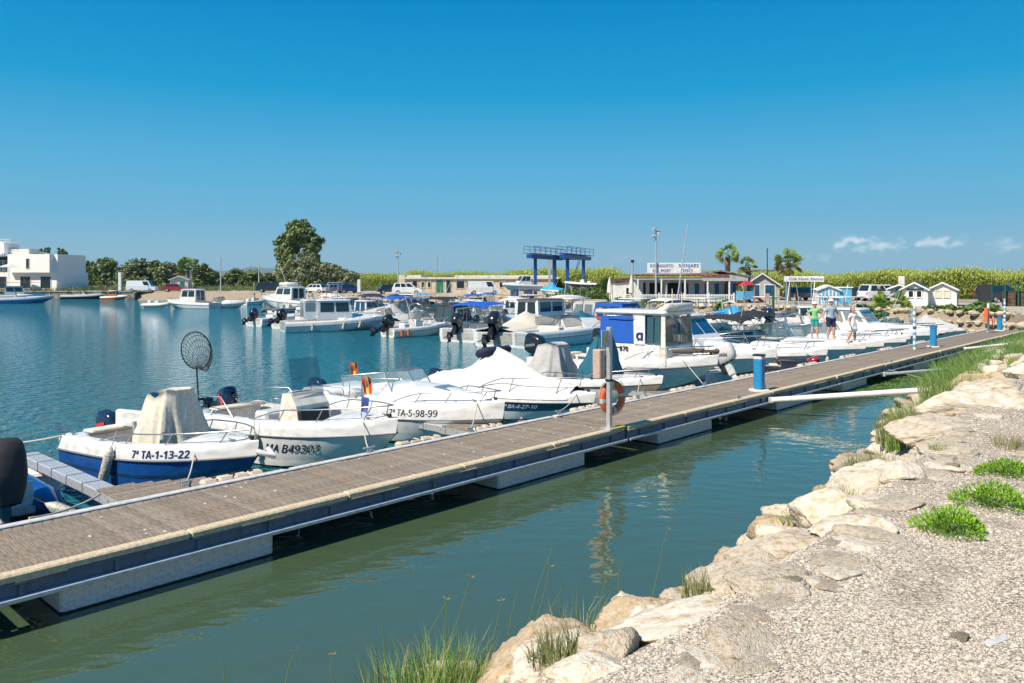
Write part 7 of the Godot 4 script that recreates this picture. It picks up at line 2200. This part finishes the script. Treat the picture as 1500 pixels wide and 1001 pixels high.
func tree(label: String, n: String, at: Vector3, trunk_h: float, trunk_r: float, lobes: Array, leaves: int, size: float, pal: Array, sd: int) -> void:
	var o := thing(n, label, "tree", at, 0, "trees round the harbor")
	var t := MB.new()
	t.tube([Vector3(0, -0.2, 0), Vector3(0.05, trunk_h * 0.5, 0), Vector3(-0.05, trunk_h, 0.05)], [trunk_r * 1.3, trunk_r, trunk_r * 0.7], 8)
	for e in lobes:
		t.tube([Vector3(-0.05, trunk_h * 0.85, 0.05), (e[0] as Vector3).lerp(Vector3(0, trunk_h, 0), 0.4), e[0]], [trunk_r * 0.6, trunk_r * 0.4, trunk_r * 0.15], 6)
	put(o, "trunk", t, "bark")
	put(o, "crown", crown(lobes, leaves, size, pal, sd), "leaf")


func palm(label: String, at: Vector3, h: float, r: float, n: int, sd: int, skirt := 0.3) -> void:
	var g := RandomNumberGenerator.new()
	g.seed = sd
	var o := thing("fan_palm", label, "palm", at, 0, "palms round the restaurant")
	put(o, "trunk", MB.new().tube([Vector3(0, -0.1, 0), Vector3(0.02, h * 0.3, 0), Vector3(0, h, 0)], [0.30, 0.22, 0.24], 10), "bark")
	var m := MB.new()
	for i in n:
		var k := float(i) / n
		var up := asin(clampf(lerpf(-0.75, 1.0, k) + g.randf_range(-0.2, 0.2), -1, 1))
		var az := g.randf() * TAU
		var d := Vector3(cos(az) * cos(up), sin(up), sin(az) * cos(up))
		var base := Vector3(0, h + 0.1 + k * 0.2, 0)
		var hub := base + d * r * 0.48
		var c := Color(0.24, 0.34, 0.07) if k > skirt else Color(0.30, 0.26, 0.07).lerp(Color(0.16, 0.22, 0.04), k / skirt)
		m.tint(c * g.randf_range(0.7, 1.3))
		m.tube([base, hub], [0.035, 0.02], 4)
		var side := d.cross(Vector3.UP).normalized()
		var nn := side.cross(d).normalized()
		var roll := g.randf_range(-1.2, 1.2)
		side = side.rotated(d, roll)
		nn = nn.rotated(d, roll)
		for j in 15:
			var a := lerpf(-1.5, 1.5, j / 14.0)
			var bd := (d * cos(a) + side * sin(a) + nn * 0.1).normalized()
			var w := bd.cross(nn).normalized() * r * 0.022
			var mid := hub + bd * r * 0.36
			var tip := hub + bd * r * g.randf_range(0.45, 0.68) - Vector3(0, r * 0.13, 0)
			m.quad(hub, mid + w, tip, mid - w)
	put(o, "crown", m, "leaf")
	m = MB.new()
	for i in 40:
		var az := g.randf() * TAU
		var y := h - 0.1 - g.randf() * r * 0.9
		m.tint(Color(0.20, 0.15, 0.08) * g.randf_range(0.6, 1.2))
		m.tri(Vector3(cos(az) * 0.2, y, sin(az) * 0.2), Vector3(cos(az + 0.5) * 0.24, y, sin(az + 0.5) * 0.24), Vector3(cos(az + 0.2) * 0.34, y - 0.5, sin(az + 0.2) * 0.34))
	put(o, "dead_leaves", m, "leaf")


func cane_mesh(sd: int, pal: Array) -> ArrayMesh:
	# a clump of cane: upright stems with long arching leaves all the way up
	var g := RandomNumberGenerator.new()
	g.seed = sd
	var m := MB.new()
	for i in 7:
		var p := Vector3(g.randf_range(-0.3, 0.3), 0, g.randf_range(-0.3, 0.3))
		var h := g.randf_range(0.65, 0.95)
		var lean := Vector3(g.randf_range(-0.1, 0.1), 0, g.randf_range(-0.1, 0.1))
		m.tint(pal[2])
		m.quad(p - Vector3(0.006, 0, 0), p + Vector3(0.006, 0, 0), p + lean + Vector3(0.004, h, 0), p + lean + Vector3(-0.004, h, 0))
		for k in 8:
			var y := h * (0.25 + 0.75 * k / 8.0)
			var a := g.randf() * TAU
			var d := Vector3(cos(a), 0, sin(a))
			var w := d.cross(Vector3.UP) * 0.013
			var b := p + lean * (y / h) + Vector3(0, y, 0)
			var mid := b + d * 0.09 + Vector3(0, 0.05, 0)
			var tip := b + d * 0.21 + Vector3(0, g.randf_range(-0.07, 0.05), 0)
			var c: Color = pal[g.randi() % pal.size()]
			m.tint(c)
			m.quad(b - w * 0.5, b + w * 0.5, mid + w, mid - w)
			m.tri(mid - w, mid + w, tip)
	return m.done()


func far_plants() -> void:
	rng.seed = 77
	var dark := [Color(0.13, 0.18, 0.055), Color(0.17, 0.225, 0.065), Color(0.10, 0.14, 0.045), Color(0.22, 0.26, 0.09)]
	var oliv := [Color(0.27, 0.29, 0.16), Color(0.21, 0.24, 0.12), Color(0.33, 0.34, 0.20), Color(0.15, 0.175, 0.085)]
	var yel := [Color(0.17, 0.20, 0.05), Color(0.12, 0.16, 0.04), Color(0.22, 0.24, 0.08)]
	# the big eucalyptus and the olive before it
	tree("tallest tree, dark round crowned eucalyptus rising behind the olive tree", "eucalyptus_tree", Vector3(-45.60, 1.4, -170), 4.0, 0.5, [[Vector3(0.3, 11.6, 0), Vector3(4.0, 3.4, 3.6)], [Vector3(-2.6, 9.2, 0), Vector3(2.6, 3.0, 2.8)], [Vector3(3.0, 9.6, 0.4), Vector3(2.7, 2.6, 2.7)], [Vector3(-2.8, 5.5, 0), Vector3(2.2, 3.2, 2.4)], [Vector3(2.6, 6.0, 0), Vector3(2.4, 2.6, 2.4)], [Vector3(0.2, 13.0, 0), Vector3(2.6, 1.9, 2.5)]], 9000, 0.5, dark, 3)
	tree("broad gray-green olive tree before the tall eucalyptus", "olive_tree", Vector3(-39.46, 1.4, -150), 2.0, 0.35, [[Vector3(0, 5.0, 0), Vector3(3.6, 2.8, 3.0)], [Vector3(-2.8, 3.4, 0), Vector3(2.6, 2.4, 2.4)], [Vector3(2.8, 3.4, 0), Vector3(2.8, 2.2, 2.4)], [Vector3(0, 2.4, 1), Vector3(4.5, 2.0, 2.0)]], 8500, 0.30, oliv, 4)
	tree("lower gray-green tree right of the olive, thinning toward the reeds", "olive_tree", Vector3(-33.16, 1.4, -150), 1.5, 0.25, [[Vector3(-1, 3.6, 0), Vector3(2.8, 1.9, 2.2)], [Vector3(1.8, 2.5, 0), Vector3(3.0, 1.6, 2.0)]], 4500, 0.30, oliv, 5)
	# the row behind the left quay
	var row := [
		[-103.6, 195, 7.0, 2.6, "slender tree touching the right corner of the white building"],
		[-97.6, 192, 7.8, 3.6, "full round tree, second from the white building"],
		[-91.8, 190, 6.2, 2.6, "tree behind the white pillar on the left quay"],
		[-88.0, 188, 7.3, 3.4, "tree right of the white pillar, crown above the delivery van"],
		[-85.6, 190, 7.0, 3.2, "tree directly above the white delivery van"],
		[-80.2, 186, 6.3, 3.0, "round tree above the red car"],
		[-71.4, 184, 6.0, 2.8, "tree right of the bushy palm behind the left quay"],
		[-68.3, 182, 4.2, 2.2, "low yellow-green tree beside the left utility pole"],
		[-69.4, 200, 5.0, 3.2, "wide dark tree right of the left utility pole"],
		[-65.0, 200, 4.6, 3.0, "wide dark tree between the street lamp and the eucalyptus"],
		[-62.5, 205, 4.0, 2.6, "low tree at the left foot of the eucalyptus"],
	]
	for e in row:
		var px: float = e[0]
		var d: float = e[1]
		var h: float = e[2]
		var r: float = e[3]
		tree(e[4], "broad_tree", Vector3(px, 1.4, -d), h * 0.35, 0.22, [[Vector3(0, h * 0.72, 0), Vector3(r * 0.75, h * 0.28, r * 0.7)], [Vector3(-r * 0.45, h * 0.48, 0.4), Vector3(r * 0.65, h * 0.3, r * 0.6)], [Vector3(r * 0.45, h * 0.45, -0.3), Vector3(r * 0.65, h * 0.3, r * 0.6)], [Vector3(0, h * 0.2, 0.5), Vector3(r, h * 0.22, r * 0.7)]], 4200, 0.38, yel if h == 4.2 else (dark if int(px) % 2 else oliv + dark), int(absf(px)))
	palm("bushy palm between the trees on the left quay", Vector3(-72.30, 1.4, -178), 5.0, 2.6, 34, 8)
	palm("tallest thin fan palm right of the restaurant", Vector3(21.66, 1.4, -80), 4.6, 1.25, 14, 11)
	palm("smaller thin fan palm, second from the restaurant", Vector3(24.31, 1.4, -82), 3.6, 1.0, 13, 12)
	palm("thick bushy fan palm beside the club sign board", Vector3(29.15, 1.4, -84), 3.9, 1.7, 24, 13, 0.5)
	palm("short young palm growing from the rocks before the sheds", Vector3(30.44, 0.9, -64), 0.35, 1.7, 22, 14, 0.2)
	# bushes in the bank of rocks
	var bl := ["big green bush mound below the blue boat hoist", "green bush right of the mound below the hoist", "low green bush in the rocks left of the light mast", "green bush in the rocks at the foot of the light mast", "small green bush on the rocks below the picket fence", "low bush in the rocks left of the short young palm", "green bush between the rocks below the left shed", "green bush between the rocks below the right shed", "low green growth on the rocks at the shore end of the dock"]
	var bi := 0
	for e in [[Vector2(7.09, 94.00), 3.6, 1.6], [Vector2(9.30, 92.00), 2.0, 1.2], [Vector2(10.83, 78.00), 1.8, 0.8], [Vector2(13.16, 76.00), 1.5, 0.9], [Vector2(18.98, 71.00), 1.6, 0.7], [Vector2(27.96, 63.00), 1.2, 0.6], [Vector2(32.51, 61.00), 1.6, 0.7], [Vector2(33.11, 59.00), 1.7, 0.8], [Vector2(33.70, 57.00), 1.8, 0.9]]:
		var b := thing("bush", bl[bi], "bush", w3(e[0], 0.75), 0, "bushes on the far rock bank")
		put(b, "foliage", crown([[Vector3(0, e[2] * 0.6, 0), Vector3(e[1], e[2], 1.4)], [Vector3(e[1] * 0.5, e[2] * 0.4, 0.4), Vector3(e[1] * 0.7, e[2] * 0.7, 1.2)]], 1300, 0.20, [Color(0.10, 0.18, 0.04), Color(0.14, 0.23, 0.05), Color(0.07, 0.13, 0.03)], 40 + bi), "leaf")
		bi += 1
	# reeds behind everything: one mass
	var cane := cane_mesh(31, [Color(0.40, 0.46, 0.09), Color(0.48, 0.53, 0.13), Color(0.26, 0.32, 0.06), Color(0.52, 0.55, 0.18), Color(0.46, 0.42, 0.16)])
	var xfs := []
	for e in [[Vector2(13.16, 128), Vector2(24.95, 112), 2200, 2.9], [Vector2(24.95, 112), Vector2(45.35, 98), 3800, 3.1], [Vector2(45.35, 98), Vector2(59.69, 86), 4200, 3.2], [Vector2(59.69, 86), Vector2(120, 74), 2500, 3.2], [Vector2(-41.27, 172), Vector2(-21.59, 168), 2600, 3.3], [Vector2(-20.57, 160), Vector2(5.14, 150), 2600, 3.6], [Vector2(2.40, 140), Vector2(16.20, 126), 3200, 3.8], [Vector2(-77.38, 215), Vector2(-46.27, 200), 1500, 3.4]]:
		for i in e[2]:
			var p: Vector2 = (e[0] as Vector2).lerp(e[1], rng.randf()) + Vector2(R(-0.5, 0.5), R(0, 9.0))
			var h: float = e[3] * R(0.60, 1.15) * (1.0 + 0.35 * fnl.get_noise_2d(p.x * 14.0, p.y * 14.0))
			xfs.append(Transform3D(Basis(Vector3.UP, R(0, 6)).scaled(Vector3(h * 0.9, h, h * 0.9)), w3(p, 1.35)))
	tag(many("reeds", cane, "grass", xfs, []), "dense belt of tall yellow-green cane behind the harbor", "")
	# low scrub on the land
	var scrub := grass_mesh(14, 0.7, 0.35, 0.02, 33, [Color(0.18, 0.20, 0.07), Color(0.25, 0.23, 0.11), Color(0.12, 0.16, 0.05)], 0.5)
	xfs = []
	for i in 1800:
		var p := Vector2(R(-108, -18), R(150, 185))
		var s := R(0.6, 2.0)
		xfs.append(Transform3D(Basis(Vector3.UP, R(0, 6)).scaled(Vector3(s, s, s)), w3(p, 1.38)))
	tag(many("scrub", scrub, "grass", xfs, []), "low scrub on the land behind the left quay", "")


func far_rocks() -> void:
	rng.seed = 99
	var vs := []
	for k in 6:
		vs.append(rock_mesh(300 + k, 7, 13, true))
	for i in range(4, SHORE.size() - 1):
		var a: Vector2 = SHORE[i]
		var b: Vector2 = SHORE[i + 1]
		var per := 0.50 if i >= 7 else 1.3
		var n := int(a.distance_to(b) / per) + 1
		for j in n:
			for r in ([0.05, 0.45, 0.9] if i >= 7 else [0.3, 0.8]):
				var p := a.lerp(b, (j + R(0, 1)) / n) + Vector2(R(-0.2, 0.2), 2.4 * (r + R(-0.12, 0.12)))
				var s := R(0.18, 0.40)
				var o := solo("bank_stone", vs[rng.randi() % 6], ["rock_far", "rock_tan", "rock_far", "rock"][rng.randi() % 4], ["boulder low on the far bank at the water", "boulder halfway up the far bank", "boulder at the top of the far bank"][clampi(int(r * 3.0), 0, 2)], "boulder", w3(p, 1.5 * (r - 0.02) + 0.05), R(0, TAU), "boulders of the far bank")
				o.scale = Vector3(s * R(0.9, 1.4), s * R(0.6, 0.9), s)


# ---------------------------------------------------------------- people
func nets(bones: Array, cell: float, k: float) -> ArrayMesh:
	var lo := Vector3.ONE * 1e9
	var hi := -lo
	for b in bones:
		var r := maxf(b[2], b[3]) + cell * 2.5
		for e in 2:
			lo = lo.min(b[e] - Vector3.ONE * r)
			hi = hi.max(b[e] + Vector3.ONE * r)
	var nx := int((hi.x - lo.x) / cell) + 2
	var ny := int((hi.y - lo.y) / cell) + 2
	var nz := int((hi.z - lo.z) / cell) + 2
	var f := PackedFloat32Array()
	f.resize(nx * ny * nz)
	f.fill(9.0)
	for b in bones:
		var A: Vector3 = b[0]
		var B: Vector3 = b[1]
		var r := maxf(b[2], b[3]) + k + cell * 2.0
		var mn := (A.min(B) - Vector3.ONE * r - lo) / cell
		var mx := (A.max(B) + Vector3.ONE * r - lo) / cell
		var ab := B - A
		var l2 := maxf(ab.length_squared(), 1e-8)
		for z in range(maxi(0, int(mn.z)), mini(nz, int(mx.z) + 2)):
			for y in range(maxi(0, int(mn.y)), mini(ny, int(mx.y) + 2)):
				for x in range(maxi(0, int(mn.x)), mini(nx, int(mx.x) + 2)):
					var p := lo + Vector3(x, y, z) * cell
					var t := clampf((p - A).dot(ab) / l2, 0.0, 1.0)
					var d := (p - A - ab * t).length() - lerpf(b[2], b[3], t)
					var i := (z * ny + y) * nx + x
					var h := maxf(k - absf(d - f[i]), 0.0) / k
					f[i] = minf(d, f[i]) - h * h * k * 0.25
	var vid := {}
	var vs := PackedVector3Array()
	var ids := PackedInt32Array()
	var sx := [0, 1, 0, 1, 0, 1, 0, 1]
	var sy := [0, 0, 1, 1, 0, 0, 1, 1]
	var sz := [0, 0, 0, 0, 1, 1, 1, 1]
	var edges := [[0, 1], [2, 3], [4, 5], [6, 7], [0, 2], [1, 3], [4, 6], [5, 7], [0, 4], [1, 5], [2, 6], [3, 7]]
	for z in nz - 1:
		for y in ny - 1:
			for x in nx - 1:
				var neg := 0
				for c in 8:
					if f[((z + sz[c]) * ny + y + sy[c]) * nx + x + sx[c]] < 0.0:
						neg += 1
				if neg == 0 or neg == 8:
					continue
				var sum := Vector3.ZERO
				var cnt := 0
				for e in edges:
					var va := f[((z + sz[e[0]]) * ny + y + sy[e[0]]) * nx + x + sx[e[0]]]
					var vb := f[((z + sz[e[1]]) * ny + y + sy[e[1]]) * nx + x + sx[e[1]]]
					if (va < 0.0) != (vb < 0.0):
						var t := va / (va - vb)
						sum += Vector3(lerpf(sx[e[0]], sx[e[1]], t), lerpf(sy[e[0]], sy[e[1]], t), lerpf(sz[e[0]], sz[e[1]], t))
						cnt += 1
				vid[(z * ny + y) * nx + x] = vs.size()
				vs.append(lo + (Vector3(x, y, z) + sum / cnt) * cell)
	var st := SurfaceTool.new()
	st.begin(Mesh.PRIMITIVE_TRIANGLES)
	st.set_smooth_group(0)
	for z in range(1, nz - 1):
		for y in range(1, ny - 1):
			for x in range(1, nx - 1):
				var i := (z * ny + y) * nx + x
				var v0 := f[i] < 0.0
				for ax in 3:
					var step: int = [1, nx, nx * ny][ax]
					if (f[i + step] < 0.0) == v0:
						continue
					var u: int = [nx, nx * ny, 1][ax]
					var w: int = [nx * ny, 1, nx][ax]
					var q := [i - u - w, i - w, i, i - u]
					if not (vid.has(q[0]) and vid.has(q[1]) and vid.has(q[2]) and vid.has(q[3])):
						continue
					if v0:
						q.reverse()
					for t in [0, 1, 2, 0, 2, 3]:
						st.add_vertex(vs[vid[q[t]]])
	st.generate_normals()
	return st.commit()


func person(label: String, at: Vector3, yaw: float, H: float, P: Dictionary, C: Dictionary) -> void:
	# stands on y 0 and faces +z; joints in shares of the height
	var o := thing("person", label, "person", at, yaw)
	var s := H / 1.75
	var w: float = P.get("w", 1.0)
	var j := {}
	j.hip = Vector3(0, 0.93, 0) * s
	j.chest = Vector3(0, 1.27, 0.0) * s
	j.neck = Vector3(0, 1.46, 0.0) * s
	j.head = Vector3(0, 1.62, 0.02) * s
	var body := []
	body.append([j.hip + Vector3(-0.07, 0, 0) * s, j.hip + Vector3(0.07, 0, 0) * s, 0.115 * s * w, 0.115 * s * w])
	body.append([j.hip, j.hip + Vector3(0, 0.17, 0) * s, 0.12 * s * w, 0.11 * s * w])
	body.append([j.hip + Vector3(0, 0.17, 0) * s, j.chest, 0.11 * s * w, 0.125 * s * w])
	body.append([j.chest + Vector3(-0.08, 0.06, 0) * s, j.chest + Vector3(0.08, 0.06, 0) * s, 0.10 * s * w, 0.10 * s * w])
	body.append([j.chest + Vector3(0, 0.12, 0) * s, j.head - Vector3(0, 0.08, 0) * s, 0.06 * s, 0.052 * s])
	body.append([j.head + Vector3(0, -0.03, 0.01) * s, j.head + Vector3(0, 0.045, -0.01) * s, 0.078 * s, 0.092 * s])
	body.append([j.head + Vector3(0, -0.075, 0.045) * s, j.head + Vector3(0, -0.06, 0.05) * s, 0.035 * s, 0.04 * s])
	body.append([j.head + Vector3(0, 0.0, 0.095) * s, j.head + Vector3(0, -0.02, 0.108) * s, 0.010 * s, 0.014 * s])
	for e in [-1, 1]:
		body.append([j.head + Vector3(e * 0.088, 0.01, 0) * s, j.head + Vector3(e * 0.09, -0.03, 0) * s, 0.014 * s, 0.010 * s])
	var shirt := [[j.hip + Vector3(-0.06, 0.04, 0) * s, j.hip + Vector3(0.06, 0.04, 0) * s, 0.128 * s * w, 0.128 * s * w], [j.hip + Vector3(0, 0.06, 0) * s, j.chest, 0.128 * s * w, 0.138 * s * w], [j.chest + Vector3(-0.09, 0.06, 0) * s, j.chest + Vector3(0.09, 0.06, 0) * s, 0.112 * s * w, 0.112 * s * w]]
	var shorts := [[j.hip + Vector3(-0.075, 0, 0) * s, j.hip + Vector3(0.075, 0, 0) * s, 0.13 * s * w, 0.13 * s * w]]
	var fingers := MB.new()
	for e in [-1, 1]:
		var q: Dictionary = P.get("left" if e < 0 else "right", {})
		var sh: Vector3 = j.chest + Vector3(e * 0.175 * w, 0.10, 0) * s
		var el: Vector3 = sh + (q.get("elbow", Vector3(0.10, -0.27, -0.02)) as Vector3) * Vector3(e, 1, 1) * s
		var ha: Vector3 = el + (q.get("hand", Vector3(0.02, -0.25, 0.08)) as Vector3) * Vector3(e, 1, 1) * s
		body.append([sh, el, 0.052 * s, 0.040 * s])
		body.append([el, ha, 0.040 * s, 0.027 * s])
		var hd := (ha - el).normalized()
		var pm := ha + hd * 0.075 * s
		body.append([ha, pm, 0.030 * s, 0.034 * s])
		var sd := hd.cross(Vector3(0, 0, 1)).normalized()
		for fi in 4:
			var b0 := pm + sd * (fi - 1.5) * 0.019 * s + hd * 0.02 * s
			var ln: float = [0.062, 0.074, 0.070, 0.055][fi] * s
			var curl := Vector3(0, 0, 0.35)
			fingers.tube([b0, b0 + (hd + curl * 0.4).normalized() * ln * 0.55, b0 + (hd + curl).normalized() * ln], [0.0095 * s, 0.009 * s, 0.006 * s], 6)
		var tb := ha + sd * -0.03 * s + hd * 0.02 * s
		fingers.tube([tb, tb + (hd - sd * 0.8).normalized() * 0.035 * s, tb + (hd - sd * 0.4).normalized() * 0.062 * s], [0.011 * s, 0.010 * s, 0.007 * s], 6)
		shirt.append([sh - Vector3(e * 0.04, 0, 0) * s, sh.lerp(el, 0.55), 0.072 * s, 0.058 * s])
		var hp: Vector3 = j.hip + Vector3(e * 0.09 * w, -0.04, 0) * s
		var kn: Vector3 = hp + (q.get("knee", Vector3(0.02, -0.42, 0.03)) as Vector3) * Vector3(e, 1, 1) * s
		var an: Vector3 = q.get("foot", Vector3(e * 0.13, 0.08, -0.01)) * s
		body.append([hp, kn, 0.088 * s * w, 0.057 * s])
		body.append([kn, kn.lerp(an, 0.35), 0.056 * s, 0.058 * s])
		body.append([kn.lerp(an, 0.35), an, 0.058 * s, 0.036 * s])
		body.append([an, an + Vector3(e * 0.02, -0.045, 0.13) * s, 0.038 * s, 0.028 * s])
		if P.get("skirt", false):
			shorts.append([hp, hp.lerp(kn, 0.5), 0.13 * s * w, 0.135 * s])
			shorts.append([hp.lerp(kn, 0.5), hp.lerp(kn, 0.5) + Vector3(-e * 0.12, 0, 0) * s, 0.13 * s, 0.13 * s])
		else:
			shorts.append([hp, hp.lerp(kn, P.get("leg", 0.62)), 0.105 * s * w, 0.088 * s])
	put(o, "body", nets(body, 0.021, 0.04), "skin")
	put(o, "fingers", fingers, "skin")
	put(o, "shirt", nets(shirt, 0.024, 0.04), C.shirt)
	put(o, "skirt" if P.get("skirt", false) else "shorts", nets(shorts, 0.024, 0.04), C.shorts)
	var hr := [[j.head + Vector3(0, 0.05, -0.03) * s, j.head + Vector3(0, 0.02, -0.055) * s, 0.092 * s, 0.085 * s]]
	if P.get("long", false):
		hr.append([j.head + Vector3(0, 0.0, -0.07) * s, j.neck + Vector3(0, -0.06, -0.09) * s, 0.07 * s, 0.05 * s])
	put(o, "hair", nets(hr, 0.02, 0.03), C.get("hair", "hair"))
	if C.has("hat"):
		var h := MB.new().lathe([[0.001, 0.12], [0.07, 0.115], [0.105, 0.06], [0.108, 0.03], [0.15, 0.02], [0.15, 0.012], [0.10, 0.012]], 16, Transform3D(Basis.IDENTITY.scaled(Vector3.ONE * s), j.head + Vector3(0, 0.03, -0.01) * s))
		put(o, "hat", h, C.hat)
	var ey := MB.new()
	for e in [-0.034, 0.034]:
		ey.box(j.head + Vector3(e, 0.012, 0.094) * s, Vector3(0.045 if P.get("shades", false) else 0.022, 0.028 if P.get("shades", false) else 0.012, 0.014) * s, Basis.IDENTITY, 0.004 * s)
	put(o, "sunglasses" if P.get("shades", false) else "eyes", ey, "cowl_black")
	put(o, "mouth", MB.new().box(j.head + Vector3(0, -0.062, 0.088) * s, Vector3(0.045, 0.008, 0.01) * s), "gelcoat_red")


func people() -> void:
	var akimbo := {"elbow": Vector3(0.18, -0.20, -0.06), "hand": Vector3(-0.12, -0.16, 0.10)}
	var b := berth(32.7, 2.1, -40, 7.0)
	var bs := Basis(Vector3.UP, deg_to_rad(-40))
	person("woman in green top and teal shorts standing on the speedboat's foredeck, left of the man", b + bs * Vector3(1.35, 1.14, 0.1), -0.25, 1.62, {"left": akimbo, "right": akimbo, "long": true, "w": 0.95}, {"shirt": "shirt_green", "shorts": "shorts_teal", "hat": "cloth_white"})
	person("man in gray-blue shirt and navy shorts with sunglasses, tallest of the three on the speedboat", b + bs * Vector3(2.05, 1.08, 0.1), 0.15, 1.82, {"left": {"elbow": Vector3(0.14, -0.26, -0.02), "hand": Vector3(0.03, -0.24, 0.10)}, "right": {"elbow": Vector3(0.16, -0.24, -0.04), "hand": Vector3(0.05, -0.24, 0.09)}, "shades": true, "w": 1.08}, {"shirt": "shirt_blue_grey", "shorts": "shorts_navy", "hair": "cloth_white", "hat": "cloth_white"})
	person("woman in white dress stepping off the bow of the speedboat, arm held out", b + bs * Vector3(2.95, 0.98, 0.05), 0.35, 1.60, {"left": {"elbow": Vector3(0.14, -0.22, 0.05), "hand": Vector3(0.04, -0.20, 0.14), "knee": Vector3(0.12, -0.40, 0.08), "foot": Vector3(-0.34, 0.09, 0.0)}, "right": {"elbow": Vector3(0.22, -0.14, 0.06), "hand": Vector3(0.22, -0.02, 0.10)}, "skirt": true, "long": true, "w": 0.92}, {"shirt": "cloth_white", "shorts": "cloth_white"})
	person("man in dark shirt with hands on hips before the white people carrier", Vector3(33.25, 1.4, -72), -0.3, 1.80, {"left": akimbo, "right": akimbo, "w": 1.1, "leg": 0.95}, {"shirt": "cloth_dark", "shorts": "cloth_dark"})


func _ready() -> void:
	rng.seed = 1
	fnl.seed = 9
	fnl.frequency = 0.01
	fnl.fractal_octaves = 3
	sky()
	materials()
	setting()
	buildings()
	dock()
	dock_things()
	near_boats()
	far_boats()
	cars()
	near_bank()
	far_rocks()
	near_plants()
	far_plants()
	people()
